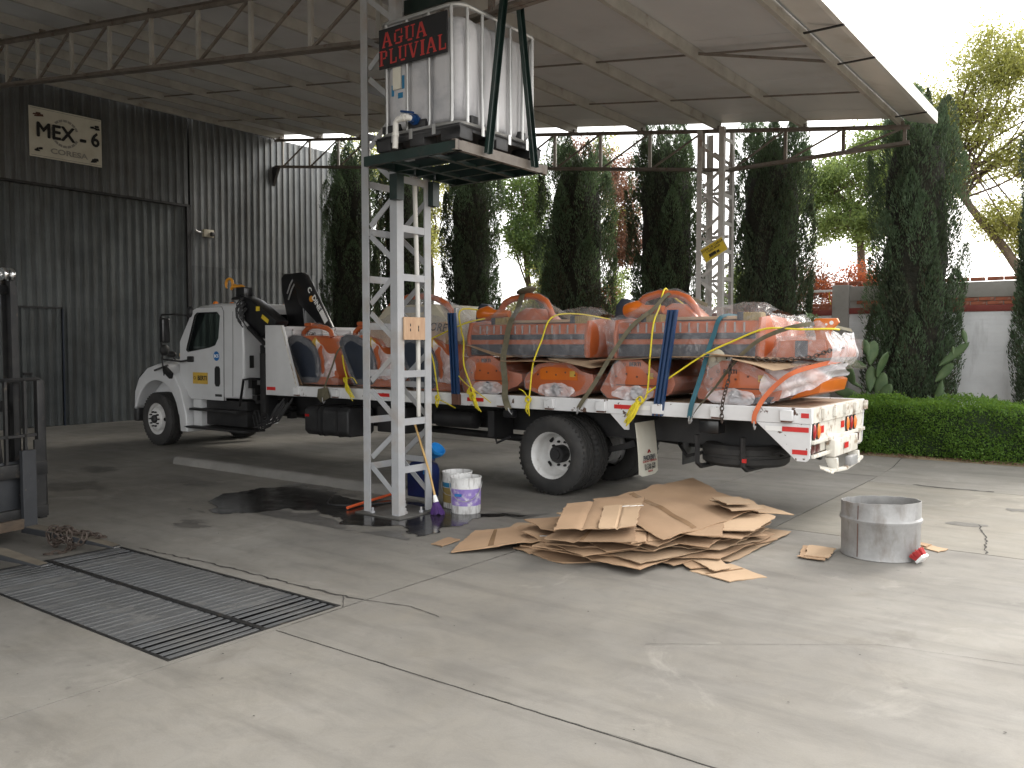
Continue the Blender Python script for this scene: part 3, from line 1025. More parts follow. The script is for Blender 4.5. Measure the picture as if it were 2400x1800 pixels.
# roof panels laid side by side, down the slope
y = Y0
k = 0
while y < Y1 - .01:
    y1 = min(y + (1.0 if y > -3 else 6.0), Y1)
    q = MB()
    for xa, xb in ((-18.62, -3.10),):
        q.extr([(0, 0), (y1 - y - .006, 0), (y1 - y - .006, .05), (0, .05)], (xa, y, cz(xa) + .158 + .0015 * (k % 2)), (xb, y, cz(xb) + .158 + .0015 * (k % 2)), (0, 1, 0), (0, 0, 1))
    q.build('roof_panel', K['roof'], cn)
    y = y1
    k += 1
# eave gutter with fascia
zE = cz(-3.10)
pr_ = [(-3.14, zE + .13), (-3.12, zE + .118), (-2.76, zE + .02), (-2.70, zE + .02), (-2.70, zE + .20), (-2.715, zE + .20), (-2.715, zE + .035), (-2.75, zE + .035), (-3.12, zE + .135)]
gl = []
for ya, yb in ((-7, -3), (-2.99, 2.5), (2.51, 7.2), (7.21, 10.9), (10.91, Y1 + .02)):
    q = MB()
    q.prism([(x, ya, z) for x, z in pr_], (0, yb - ya, 0))
    q.build('eave_gutter', K['eave'], cn)
for yb in (7.2, 9.6, 10.9, 13.9):
    MB().box(-3.13, -2.69, yb - .02, yb + .02, zE + .005, zE + .018).build('gutter_bracket', K['black'], cn)
# sag rods between purlins
for y in (2.4, 10.3, 12.6):
    MB().beam((-18.3, y, cz(-18.3) + .08), (-3.2, y, cz(-3.2) + .08), .022, .022).build('sag_rod', K['truss'], cn)
MB().beam((-4.7, 10.3, cz(-4.7) + .09), (-3.2, 11.0, cz(-3.2) + .07), .03, .03).build('sag_rod', K['truss'], cn)


def truss(y, XR=-3.05):
    q = MB()
    XL = -18.6
    for s in (-1, 1):
        q.angle((XL, y + s * .006, cz(XL)), (XR, y + s * .006, cz(XR)), .06, .007, (0, s, 0), (0, 0, -1))
    lo = lambda x: cz(x) - .735 if x < -6.0 else (cz(-6.0) - .735) + (x + 6.0) / 2.95 * .07
    for a, b in ((XL, -6.0), (-6.0, XR)):
        for s in (-1, 1):
            q.angle((a, y + s * .006, lo(a)), (b, y + s * .006, lo(b)), .06, .007, (0, s, 0), (0, 0, 1))
    tr = q.build('truss', K['truss'], cn)
    px = [-6.5 - 1.072 * k for k in range(12)]
    for x in px:
        MB().channel((x, y, lo(x) + .01), (x, y, cz(x) - .01), .065, .035, .006, (1, 0, 0), (0, 1, 0)).build('truss_post', K['purlin'], tr)
    for k in range(len(px) - 1):
        a, b = px[k + 1], px[k]
        MB().beam((a + .06, y, lo(a) + .04), (b - .03, y, cz(b) - .05), .03, .03).build('truss_diagonal', K['truss'], tr)
    cant = [-5.0, -4.05, -3.12]
    for x in cant:
        MB().beam((x, y, lo(x) + .01), (x, y, cz(x) - .01), .05, .05).build('truss_post', K['truss'], tr)
    for a, b in ((-5.95, -5.0), (-5.0, -4.05), (-4.05, -3.12)):
        MB().beam((a + .04, y, lo(a) + .04), (b - .03, y, cz(b) - .04), .028, .028).build('truss_diagonal', K['truss'], tr)
    for x in xs:
        if x > XL: MB().box(x - .035, x + .035, y - .04, y + .04, cz(x) + .001, cz(x) + .06).build('purlin_cleat', K['truss'], tr)
    return tr


for y in (14.5, 6.4, -1.7):
    truss(y)
MB().prism([(XW + .05, 14.46, 6.45), (XW + .30, 14.46, 6.45), (XW + .05, 14.46, 5.95)], (0, .08, 0)).build('wall_bracket', K['black'], cn)


def lattice_column(xc, yc, m, label, gap=.06, phase=0.0, lbl2=None):
    c = thing('lattice_column', (xc, yc, 0), label, 'column', 'lattice columns under the canopy')
    h = .25
    top = cz(xc) - .02
    for sx in (-1, 1):
        for sy in (-1, 1):
            q = MB()
            q.angle((xc + sx * h, yc + sy * h, .012), (xc + sx * h, yc + sy * h, top), .095, .009, (-sx, 0, 0), (0, -sy, 0))
            q.build('leg', m, c)
    # battens on the +x and -x faces
    z = .48
    zs = []
    while z < top - .2:
        zs.append(z)
        z += .487
    for sx in (-1, 1):
        for z in zs:
            MB().box(xc + sx * h - (.012 if sx > 0 else -.002), xc + sx * h - (.002 if sx > 0 else -.012), yc - h + .096, yc + h - .096, z - .035, z + .035).build('batten', m, c)
    # zigzag diagonals on the -y and +y faces
    for sy in (-1, 1):
        z = .54 - .79
        while z < top:
            yy = yc + sy * (h - .018)
            for dz in (.05, -.05):
                a = (xc - h + .11, yy, z + dz)
                b_ = (xc + h - .06, yy, z + (.315 if dz > 0 else -.315))
                if a[2] > .06 and b_[2] > .10 and b_[2] < top and a[2] < top:
                    MB().beam(a, b_, .010, .055, (0, 0, 1)).build('diagonal', m, c)
            z += .79
        for k in range(1, 10):
            z = .54 - .79 + .79 * k
            if z < top - .3 and sy > 0:
                MB().box(xc - h + .096, xc + h - .096, yc + h - .02, yc + h - .012, z - .03, z + .03).build('batten', m, c)
    MB().box(xc - .30, xc + .34, yc - .33, yc + .29, 0.002, .02).build('base_plate', K['damp'], c, bev=.003)
    for sx, sy in ((-.1, -.27), (.28, .05), (-.1, .2), (.2, -.1)):
        q = MB()
        q.lathe([(0, .075), (.012, .075), (.012, .04), (.024, .04), (.024, .02), (0, .02)], 6, Matrix.Translation((xc + sx, yc + sy, 0)))
        q.build('anchor_bolt', m, c)
    return c


colA = lattice_column(-6.25, 6.4, K['colpaint'], 'grey painted lattice column carrying the rainwater tank, puddle at its foot')
colB = lattice_column(-6.25, 14.5, K['colpaint2'], 'weathered lattice column behind the truck with a tilted yellow sign')
MB().tube([(-5.93 - .16, 6.55, 1.0), (-6.05, 6.50, 2.2), (-6.06, 6.47, 3.5)], .024, 10).build('rain_pipe', K['pvc'], colA, smooth=50)
wd = thing('plywood_patch', (-5.95, 6.37, 1.80), 'small square of raw plywood fixed across the grey lattice column', 'board')
MB().box(-5.994, -5.975, 6.22, 6.53, 1.80, 2.03).build('ply_sheet', K['ply'], wd, bev=.002, seg=1)
q = MB()
for yy, zz in ((6.31, 1.90), (6.31, 1.95), (6.43, 1.90), (6.43, 1.93)):
    q.box(-5.9748, -5.973, yy - .006, yy + .006, zz - .014, zz + .014)
q.build('nail_slot', K['ink'], wd)

ys = thing('warning_sign', (-6.15, 14.2, 3.2), 'yellow rectangular loading zone sign hanging tilted on the far column', 'sign')
MB_ = MB()
Ms = frame((-6.148, 14.215, 3.42), (math.cos(R(28)), 0, math.sin(R(28))), (-math.sin(R(28)), 0, math.cos(R(28))))
MB().box(-.24, .24, -.14, .14, -.004, .004, Ms).build('sign_plate', K['signwhite'], ys, bev=.002, seg=1)
MB().box(-.222, .222, -.122, .122, .0045, .0055, Ms).build('yellow_field', K['yellow'], ys)
Mt = lambda x, y: Ms @ Matrix.Translation((x, y, .007))
text('ZONA DE CARGA', .058, K['ink'], Mt(0, .072), ys, sx=.95, bold=.001)
text('Y DESCARGA', .05, K['ink'], Mt(0, .022), ys, sx=.95, bold=.001)
q = MB()
q.box(-.12, .02, -.075, -.025, .0062, .0068, Ms).box(.03, .085, -.075, -.04, .0062, .0068, Ms).box(-.14, .1, -.088, -.078, .0062, .0068, Ms)
q.build('truck_pictogram', K['ink'], ys)
# ================================================================== RAINWATER TANK ON THE COLUMN
TX0, TX1, TY0, TY1, TZ = -5.82, -4.84, 5.74, 6.92, 3.545
pf = thing('tank_platform', (-5.3, 6.35, 3.44), 'dark green steel cradle slung from the column under the white tank', 'platform')
ch = lambda a, b, w, d, s, u, n='cradle_beam': MB().channel(a, b, w, d, .006, s, u).build(n, K['green'], pf)
ch((-5.97, 5.68, 3.475), (-4.80, 5.68, 3.475), .09, .045, (0, 0, 1), (0, 1, 0))
ch((-5.97, 6.96, 3.475), (-4.80, 6.96, 3.475), .09, .045, (0, 0, 1), (0, -1, 0))
ch((-4.80, 5.64, 3.475), (-4.80, 7.04, 3.475), .09, .045, (0, 0, 1), (-1, 0, 0), 'edge_beam').data.materials[0] = K['truss']
MB().channel((-5.92, 5.70, 3.475), (-5.92, 6.94, 3.475), .09, .04, .006, (0, 0, 1), (1, 0, 0)).build('cradle_beam', K['green'], pf)
for y in (6.02, 6.32, 6.62):
    MB().channel((-5.90, y, 3.465), (-4.82, y, 3.465), .07, .035, .005, (0, 0, 1), (0, 1, 0)).build('cross_beam', K['green'], pf)
for x in (-5.6, -5.15):
    MB().beam((x, 5.7, 3.44), (x, 6.94, 3.44), .05, .03).build('cross_beam', K['green'], pf)
# hangers from the top beam to the outer edge
top = cz(-4.8) - .25
MB().channel((-6.1, 6.37, top), (-4.3, 6.37, top), .14, .06, .007, (0, 0, 1), (0, 1, 0)).build('top_beam', K['green'], pf)
MB().channel((-4.76, 6.02, 3.45), (-4.76, 6.30, top + .05), .075, .04, .006, (0, 1, 0), (1, 0, 0)).build('hanger', K['green'], pf)
MB().channel((-4.76, 6.74, 3.45), (-4.76, 6.44, top + .05), .075, .04, .006, (0, 1, 0), (1, 0, 0)).build('hanger', K['green'], pf)
# brackets clamped to the column legs and struts below
for y in (6.13, 6.66):
    MB().box(-6.03, -5.93, y - .05, y + .05, 3.18, 3.43).build('leg_bracket', K['green'], pf)

tk = thing('water_tank', ((TX0 + TX1) / 2, (TY0 + TY1) / 2, TZ), 'white caged plastic rainwater tank hung beside the column', 'tank')


def rounded(x0, x1, y0, y1, r, n=5):
    p = []
    for cx, cy, a0 in ((x1 - r, y1 - r, 0), (x0 + r, y1 - r, 90), (x0 + r, y0 + r, 180), (x1 - r, y0 + r, 270)):
        for k in range(n + 1):
            a = R(a0 + 90 * k / n)
            p.append((cx + r * math.cos(a), cy + r * math.sin(a)))
    return p


barsx = [TX0 + .10, TX0 + .36, TX0 + .63, TX1 - .09]
barsy = [TY0 + .11, TY0 + .32, TY0 + .53, TY0 + .74, TY0 + .93, TY1 - .09]


def outline(ins, r, sc):
    """rounded rectangle whose sides swell between the cage bars"""
    base = rounded(TX0 + ins, TX1 - ins, TY0 + ins, TY1 - ins, r, 6)
    dense = []
    for i, p in enumerate(base):
        p2 = base[(i + 1) % len(base)]
        n_ = max(1, int(math.dist(p, p2) / .018))
        for k in range(n_): dense.append((p[0] + (p2[0] - p[0]) * k / n_, p[1] + (p2[1] - p[1]) * k / n_))
    out_ = []
    for x, y in dense:
        dx = min(abs(x - b_) for b_ in barsx) if (y < TY0 + ins + .01 or y > TY1 - ins - .01) else 9
        dy = min(abs(y - b_) for b_ in barsy) if (x < TX0 + ins + .01 or x > TX1 - ins - .01) else 9
        k = sc * math.exp(-(min(dx, dy) / .028) ** 2)
        cx, cy = (TX0 + TX1) / 2, (TY0 + TY1) / 2
        if dx < 9: y += k * (1 if y < cy else -1)
        if dy < 9: x += k * (1 if x < cx else -1)
        out_.append((x, y))
    return out_


q = MB()
lev = [(TZ + .175, .08, .12, 0), (TZ + .18, .045, .14, 0), (TZ + .22, .024, .14, .012), (TZ + .35, .018, .14, .03), (TZ + .6, .016, .14, .034), (TZ + .88, .018, .14, .034), (TZ + 1.0, .026, .14, .03), (TZ + 1.06, .045, .13, .024), (TZ + 1.10, .08, .12, .015), (TZ + 1.13, .14, .10, 0), (TZ + 1.14, .3, .05, 0)]
ref = outline(.02, .14, 0)
rings = []
NR = 150


def res_ring(pts, n_):
    rs_ = resample0(pts, n_)
    return rs_


def resample0(poly, n_):
    seg = [math.dist(poly[i], poly[(i + 1) % len(poly)]) for i in range(len(poly))]
    tot = sum(seg)
    o_, acc, i = [], 0.0, 0
    for k in range(n_):
        t_ = tot * k / n_
        while acc + seg[i] < t_:
            acc += seg[i]
            i += 1
        u_ = (t_ - acc) / seg[i] if seg[i] else 0
        a_, b_ = poly[i], poly[(i + 1) % len(poly)]
        o_.append((a_[0] + (b_[0] - a_[0]) * u_, a_[1] + (b_[1] - a_[1]) * u_))
    return o_


for z, ins, r, sc in lev:
    rings.append([(x, y, z) for x, y in resample0(outline(ins, r, sc), NR)])
n = NR
vs_ = [p for rg in rings for p in rg]
fs_ = [(i * n + k, i * n + (k + 1) % n, (i + 1) * n + (k + 1) % n, (i + 1) * n + k) for i in range(len(rings) - 1) for k in range(n)]
fs_.append(tuple(range(n - 1, -1, -1)))
fs_.append(tuple(range((len(rings) - 1) * n, len(rings) * n)))
q.add(vs_, fs_)
q.build('bottle', K['tank'], tk, smooth=60)
# vertical cage bars, each one a tube
zb0, zb1 = TZ + .155, TZ + 1.165
for x in barsx:
    for y in (TY0, TY1):
        MB().tube([(x, y, zb0), (x, y + (.006 if y == TY0 else -.006), zb0 + .06), (x, y, zb1)], .0155, 7).build('cage_bar', K['cage'], tk, smooth=50)
for y in barsy:
    for x in (TX0, TX1):
        MB().tube([(x, y, zb0), (x, y, zb1)], .0155, 7).build('cage_bar', K['cage'], tk, smooth=50)
for z, r in ((TZ + .15, .016), (TZ + 1.165, .02)):
    pts = [(x, y, z) for x, y in rounded(TX0 + (.018 if r < .01 else 0), TX1 - (.018 if r < .01 else 0), TY0 + (.018 if r < .01 else 0), TY1 - (.018 if r < .01 else 0), .12, 5)]
    MB().tube(pts, r, 7, closed=True).build('cage_rail', K['cage'], tk, smooth=50)
# corner skids between bottle and pallet
for x0, x1, y0, y1 in ((TX0 + .35, TX0 + .58, TY0 - .004, TY0 + .05), (TX0 + .04, TX0 + .26, TY0 - .004, TY0 + .05), (TX1 - .05, TX1 + .004, TY0 + .16, TY0 + .26), (TX1 - .05, TX1 + .004, TY1 - .3, TY1 - .2)):
    MB().box(x0, x1, y0, y1, TZ + .165, TZ + .235).build('corner_pad', K['blackpl'], tk, bev=.01)
# pallet: deck, side skirts with fork holes, feet
q = MB()
q.box(TX0 - .02, TX1 + .02, TY0 - .02, TY1 + .02, TZ + .105, TZ + .135)
for x0, x1 in ((TX0 - .02, TX0 + .16), (TX0 + .40, TX0 + .58), (TX1 - .20, TX1 + .02)):
    for y0, y1 in ((TY0 - .02, TY0 + .16), (TY0 + .5, TY0 + .68), (TY1 - .16, TY1 + .02)):
        q.box(x0, x1, y0, y1, TZ, TZ + .105)
q.box(TX0 + .16, TX1 - .2, TY0 - .018, TY0 + .02, TZ + .06, TZ + .105).box(TX1 - .02, TX1 + .018, TY0 + .16, TY1 - .16, TZ + .075, TZ + .105)
q.build('pallet', K['blackpl'], tk, bev=.012)
for x in (TX0 + .2, TX0 + .42, TX0 + .7):
    MB().box(x - .02, x + .02, TY0 - .024, TY0 - .019, TZ + .07, TZ + .16).build('clip', K['cage'], tk)
for y in (TY0 + .3, TY0 + .7, TY0 + .98):
    MB().box(TX1 + .019, TX1 + .024, y - .02, y + .02, TZ + .07, TZ + .16).build('clip', K['cage'], tk)
# valve, blue lever and white pvc spout
q = MB()
vx, vz = TX0 + .47, TZ + .235
q.tube([(vx, TY0 + .06, vz), (vx, TY0 - .08, vz)], .035, 12).tube([(vx, TY0 - .01, vz), (vx, TY0 - .03, vz)], .05, 12)
q.build('valve', K['bluepl'], tk, smooth=40)
MB().beam((vx + .02, TY0 - .06, vz + .05), (vx - .13, TY0 - .06, vz + .085), .03, .02).build('lever', K['bluepl'], tk, bev=.005)
q = MB()
q.tube([(vx, TY0 - .08, vz), (vx, TY0 - .12, vz), (vx - .10, TY0 - .13, vz - .005), (vx - .13, TY0 - .13, vz - .03), (vx - .135, TY0 - .13, vz - .2), (vx - .14, TY0 - .13, vz - .26)], .027, 10)
q.tube([(vx - .133, TY0 - .13, vz - .12), (vx - .134, TY0 - .13, vz - .15)], .032, 10)
q.tube([(vx - .02, TY0 - .12, vz), (vx - .06, TY0 - .125, vz)], .033, 10)
q.build('spout', K['pvc'], tk, smooth=50)
MB().box(TX0 + .18, TX0 + .28, TY0 - .002, TY0 + .004, TZ + .55, TZ + .75).build('paper_tag', K['signwhite'], tk)
q = MB()
for k, (dx, dz, w, h) in enumerate(((.15, .50, .03, .10), (.20, .77, .08, .05), (.23, .47, .06, .05), (.28, .55, .03, .12))):
    q.box(TX0 + dx, TX0 + dx + w, TY0 + .012 + k * .001, TY0 + .018, TZ + dz, TZ + dz + h)
q.build('blue_smudge', K['labelblue'], tk, kind='stuff')

# hand-painted board AGUA PLUVIAL
sb = thing('painted_board', ((TX0 + TX1) / 2, TY0 - .03, TZ + .78), 'black board hand lettered AGUA PLUVIAL in red on the tank cage', 'sign')
SX0, SX1, SZ0, SZ1 = TX0 + .03, TX1 - .115, TZ + .755, TZ + 1.115
MB().box(SX0, SX1, TY0 - .030, TY0 - .016, SZ0, SZ1).build('board', K['green'], sb, bev=.002, seg=1)
sb.children[0].data.materials[0] = K['ink']
GL = {  # stencil strokes in a unit box: (x0,y0,x1,y1,width)
    'A': [(.08, .06, .40, .95, .17), (.46, .95, .86, .06, .22), (.28, .38, .62, .38, .10), (0, .05, .26, .05, .09), (.68, .05, 1, .05, .09)],
    'G': [(.16, .25, .16, .75, .20), (.22, .90, .62, .92, .12), (.22, .10, .66, .08, .12), (.78, .10, .78, .44, .2), (.55, .44, .95, .44, .09), (.82, .66, .82, .94, .12)],
    'U': [(.20, .22, .20, .92, .22), (.80, .22, .80, .92, .14), (.30, .08, .70, .08, .14), (.02, .95, .40, .95, .09), (.62, .95, .98, .95, .09)],
    'P': [(.24, .05, .24, .95, .22), (.45, .92, .72, .92, .12), (.82, .58, .82, .86, .2), (.45, .48, .72, .48, .12), (.02, .05, .46, .05, .09), (.02, .95, .4, .95, .09)],
    'L': [(.24, .05, .24, .95, .22), (.40, .07, .92, .07, .12), (.90, .1, .90, .34, .12), (.02, .95, .46, .95, .09)],
    'V': [(.14, .92, .46, .06, .22), (.52, .06, .86, .92, .14), (0, .95, .34, .95, .09), (.66, .95, 1, .95, .09)],
    'I': [(.5, .05, .5, .95, .30), (.15, .95, .85, .95, .09), (.15, .05, .85, .05, .09)],
}


def stencil(word, x0, x1, z0, z1, nar):
    q = MB()
    wid = [nar.get(c, 1.0) for c in word]
    tot = sum(wid) + .16 * (len(word) - 1)
    u = (x1 - x0) / tot
    x = x0
    h = z1 - z0
    k = 0
    for c, w in zip(word, wid):
        for ax, ay, bx_, by, t in GL[c]:
            a = V((x + ax * u * w, TY0 - .0312 - .0002 * (k % 6), z0 + ay * h))
            b_ = V((x + bx_ * u * w, TY0 - .0312 - .0002 * (k % 6), z0 + by * h))
            d = (b_ - a).normalized()
            s = V((-d.z, 0, d.x)) * (t * u * .5)
            a -= d * .004
            b_ += d * .004
            q.add([a - s, b_ - s, b_ + s, a + s], [(0, 1, 2, 3)])
            k += 1
        x += (w + .16) * u
    q.build('lettering', K['redink'], sb)


stencil('AGUA', SX0 + .05, SX0 + .60, SZ0 + .185, SZ0 + .325, {})
stencil('PLUVIAL', SX0 + .01, SX1 - .005, SZ0 + .025, SZ0 + .165, {'I': .6, 'P': .95, 'L': .85})
# ================================================================== FLATBED TRUCK
tr = thing('flatbed_truck', (-8.0, 9.2, 0), 'white flatbed truck parked under the canopy with a full load of wrapped machines', 'truck')
YN, YF_ = 8.14, 10.02                      # near and far side of the bed
BX0, BX1 = -10.71, -2.52
B = lambda *a: MB().box(*a)
B(BX0, BX1, YN, YN + .06, .995, 1.145).build('side_rail', K['bedwhite'], tr, bev=.004, seg=1)
B(BX0, BX1, YF_ - .06, YF_, .995, 1.145).build('side_rail', K['bedwhite'], tr, bev=.004, seg=1)
B(BX1 - .06, BX1, YN + .061, YF_ - .061, .995, 1.145).build('rear_rail', K['bedrear'], tr, bev=.004, seg=1)
npk = 11
wp = (YF_ - YN - .124) / npk
random.seed(2)
for i in range(npk):
    y0 = YN + .062 + wp * i
    B(BX0 + .06, BX1 - .062, y0 + .002, y0 + wp - .002, 1.095, 1.136 + random.uniform(-.002, .003)).build('deck_plank', K['deckwood'], tr, bev=.002, seg=1)
for k in range(14):
    x = BX0 + .3 + k * .58
    B(x, x + .06, YN + .061, YF_ - .061, .98, 1.09).build('cross_bearer', K['black'], tr)
for x in (-9.97, -9.14, -6.2, -5.5, -4.81, -4.12, -3.46, -2.75):
    q = MB()
    q.prism([(x - .062, YN - .002, 1.125), (x + .062, YN - .002, 1.125), (x + .062, YN - .052, 1.125), (x - .062, YN - .052, 1.125)], (0, 0, -.105))
    o = q.build('stake_pocket', K['bedwhite'], tr, bev=.005, seg=1)
    B(x - .05, x + .05, YN - .046, YN - .008, 1.005, 1.019).build('pocket_rust', K['rust'], o)
B(-6.965, -6.845, YN - .052, YN - .002, 1.0, 1.135).build('stake_pocket', K['rust'], tr, bev=.004, seg=1)
for (xa, xb, mm) in ((-10.69, -10.48, 'red'),):
    B(xa, xb, YN - .012, YN - .0105, 1.065, 1.115).build('reflector', K['red'], tr)
for (xa, xb) in ((-8.36, -8.10), (-6.75, -6.49), (-4.66, -4.38), (-2.62, -2.545)):
    B(xa, xb, YN - .003, YN - .0005, 1.052, 1.098).build('reflector', K['red'], tr)
B(-4.375, -4.22, YN - .003, YN - .0005, 1.052, 1.098).build('reflector', K['reflwhite'], tr)
# headboard: near wing, front panel, far wing
wing = [(-10.71, 2.045), (-10.32, 2.04), (-9.985, 1.15), (-9.985, .99), (-10.71, .99)]
q = MB().prism([(x, YN - .01, z) for x, z in wing], (0, .045, 0))
hb = q.build('headboard_wing', K['white'], tr, bev=.006)
q = MB()
for k in range(24):
    t0 = k / 24
    random.seed(k)
    x = -10.32 + .335 * t0
    z = 2.04 - .89 * t0
    w = random.uniform(.018, .034)
    q.add([(x - w, YN - .0112, z), (x, YN - .0112, z), (x + .014, YN - .0112, z - .038), (x + .014 - w * .9, YN - .0112, z - .038)], [(0, 1, 2, 3)])
q.build('bare_edge', K['bedrear'], hb)
MB().prism([(x, YF_ - .035, z) for x, z in wing], (0, .045, 0)).build('headboard_wing', K['white'], tr, bev=.006)
fp = B(-10.70, -10.64, YN + .036, YF_ - .036, 1.0, 2.035).build('headboard_panel', K['bedwhite'], tr, bev=.006)
B(-10.64, -10.61, YN + .037, YF_ - .037, 1.98, 2.034).build('headboard_rail', K['bedwhite'], fp)
for y in (8.6, 9.2, 9.8):
    B(-10.64, -10.605, y - .03, y + .03, 1.14, 1.98).build('headboard_rib', K['bedwhite'], fp)
text('"Tran', .10, K['ink'], frame((-10.63, 8.92, 1.93), (0, 1, 0), (0, 0, 1)), fp, shear=.3)

# rear skirt plate, rear panel, lights and bumper
sk = [(-3.06, .992), (-2.522, .992), (-2.535, .668), (-2.565, .633), (-2.66, .633), (-2.70, .672)]
o = MB().prism([(x, YN + .002, z) for x, z in sk], (0, .03, 0)).build('skirt_plate', K['bedwhite'], tr, bev=.003, seg=1)
B(-2.80, -2.545, YN - .0035, YN - .0005, .915, .962).build('reflector', K['red'], o)
B(-2.965, -2.803, YN - .0035, YN - .0005, .915, .962).build('reflector', K['reflwhite'], o)
B(-2.70, -2.555, YN - .0035, YN - .0005, .70, .745).build('reflector', K['red'], o)
MB().prism([(x, YF_ - .03, z) for x, z in sk], (0, .03, 0)).build('skirt_plate', K['bedwhite'], tr, bev=.003, seg=1)
rp = B(-2.575, -2.535, YN + .033, YF_ - .033, .80, .994).build('rear_panel', K['bedrear'], tr, bev=.003, seg=1)
B(-2.535, -2.50, YN + .033, YF_ - .033, .80, .835).build('rear_ledge', K['bedrear'], rp, bev=.004)
B(-2.53, -2.50, YN + .033, YN + .62, .665, .70).build('rear_ledge', K['bedrear'], rp, bev=.004)
B(-2.575, -2.555, YN + .033, YN + .62, .70, .80).build('lower_panel', K['bedrear'], rp)
B(-2.575, -2.54, YF_ - .70, YF_ - .033, .66, .80).build('lower_panel', K['bedrear'], rp)


def oval(y, z, m, h=.075, w=.038):
    q = MB()
    Mx = Matrix.Translation((-2.535, y, z)) @ Matrix.Rotation(R(90), 4, 'Y') @ Matrix.Diagonal((h, w, 1, 1))
    q.lathe([(1.18, -.002), (1.18, .016), (1.0, .016)], 18, Mx)
    a = q.build('lamp_bezel', K['seal'], tr)
    q = MB()
    q.lathe([(1.0, .010), (.9, .024), (.5, .032), (0.01, .034)], 18, Mx)
    q.build('lens', m, a, smooth=60)


for y, m in ((YN + .09, K['redlens']), (YN + .22, K['amber']), (YF_ - .66, K['amber']), (YF_ - .52, K['redlens']), (YF_ - .38, K['amber'])):
    oval(y, .915, m)
for y in (YN + .37, YF_ - .80):
    B(-2.534, -2.531, y - .06, y + .06, .885, .955).build('reflector', K['red'], rp)
for y0 in (YN + .05, YN + .20):
    B(-2.554, -2.53, y0, y0 + .12, .705, .785).build('tail_lamp', K['lensdark'], tr, bev=.006)
B(-2.539, -2.515, YF_ - .45, YF_ - .22, .70, .785).build('tail_lamp', K['lensdark'], tr, bev=.006)
for k in range(5):
    y = YN + .35 + k * .38
    B(-2.52, -2.49, y - .05, y + .05, 1.03, 1.13).build('rear_pocket', K['bedrear'], tr, bev=.006)
bp = B(-2.55, -2.46, YN + .56, YN + 1.40, .63, .80).build('bumper_box', K['bedrear'], tr, bev=.008)
B(-2.449, -2.447, YN + .86, YN + 1.0, .69, .75).build('reflector', K['red'], bp)
for y in (YN + .56, YN + 1.34):
    MB().prism([(-2.56, y, .62), (-2.44, y, .62), (-2.43, y, .49), (-2.50, y, .47)], (0, .06, 0)).build('bumper_leg', K['bedrear'], bp, bev=.006)
q = MB()
q.beam((-2.47, YN + .40, .51), (-2.46, YN + .9, .48), .06, .035)
q.beam((-2.46, YN + .9, .48), (-2.45, YN + 1.25, .51), .06, .035)
q.beam((-2.45, YN + 1.25, .51), (-2.48, YN + 1.6, .525), .06, .035)
q.build('bumper_bar', K['bedrear'], bp, bev=.008)
MB().prism([(-2.50, YN + .22, .55), (-2.42, YN + .38, .485), (-2.45, YN + .55, .50), (-2.58, YN + .45, .54)], (0, 0, .012)).build('bent_plate', K['bedrear'], bp)
B(-2.47, -2.40, YN + .95, YN + 1.2, .50, .60).build('hitch_plate', K['greyslat'], bp, bev=.02)

# bracket ahead of the mudflap, mudflap with print
MB().prism([(-4.72, YN + .01, .996), (-4.49, YN + .01, .996), (-4.49, YN + .01, .826), (-4.54, YN + .01, .826)], (0, .03, 0)).build('wheel_bracket', K['bedwhite'], tr, bev=.003, seg=1)
mf = MB()
fx = lambda z: -4.46 + .09 * (0.9 - z)
mf.grid(lambda u, v: (fx(.92 - .62 * v) + .012 * math.sin(v * 3), YN + .10 + .44 * u, .92 - .62 * v + (.03 * (abs(u - .5) * 2) ** 6 if v > .98 else 0)), 6, 12, .008)
fl = mf.build('mudflap', K['signwhite'], tr, smooth=40)
FM = lambda y, z: frame((fx(z) + .035, y, z), (0, 1, 0), (-.09, 0, 1))
text('PADERFI', .075, K['navy'], FM(YN + .32, .50), fl, sx=1.0, bold=.001)
text('^', .09, K['redlens'], FM(YN + .32, .555), fl, sx=1.8, bold=.002)
text('LLANTAS Y SERVICIOS', .032, K['redlens'], FM(YN + .32, .462), fl)
text('55 2166-1538', .045, K['ink'], FM(YN + .32, .42), fl)
text('55 5749-2847', .045, K['ink'], FM(YN + .32, .385), fl)
text('VENTAS', .03, K['redlens'], FM(YN + .32, .35), fl)
B(-4.50, -4.44, YN + .05, YN + .6, .90, .99).build('flap_hanger', K['black'], tr)
B(-4.50, -4.44, YF_ - .6, YF_ - .05, .90, .99).build('flap_hanger', K['black'], tr)
B(-4.47, -4.455, YF_ - .56, YF_ - .1, .30, .91).build('mudflap', K['blackpl'], tr)

# chassis
for y in (8.80, 9.60):
    B(-14.1, -2.75, y - .035, y + .035, .66, .93).build('chassis_rail', K['black'], tr)
for x in (-12.2, -10.4, -8.6, -6.9, -5.0, -3.4):
    B(x, x + .08, 8.836, 9.564, .70, .90).build('chassis_crossmember', K['black'], tr)
for y in (8.80, 9.60):
    B(-10.6, -2.6, y - .04, y + .04, .931, .979).build('subframe', K['black'], tr)
q = MB()
q.tube([(-11.9, 9.2, .60), (-5.6, 9.2, .48)], .05, 10)
q.build('drive_shaft', K['black'], tr, smooth=40)
q = MB()
q.tube([(-5.51, YN + .5, .455), (-5.51, YF_ - .5, .455)], .075, 10)
q.ball((-5.51, 9.2, .46), (.2, .2, .19), 14)
q.build('rear_axle', K['black'], tr, smooth=50)
q = MB()
q.tube([(-13.75, YN + .2, .44), (-13.75, YF_ - .2, .44)], .05, 8)
q.build('front_axle', K['black'], tr, smooth=50)
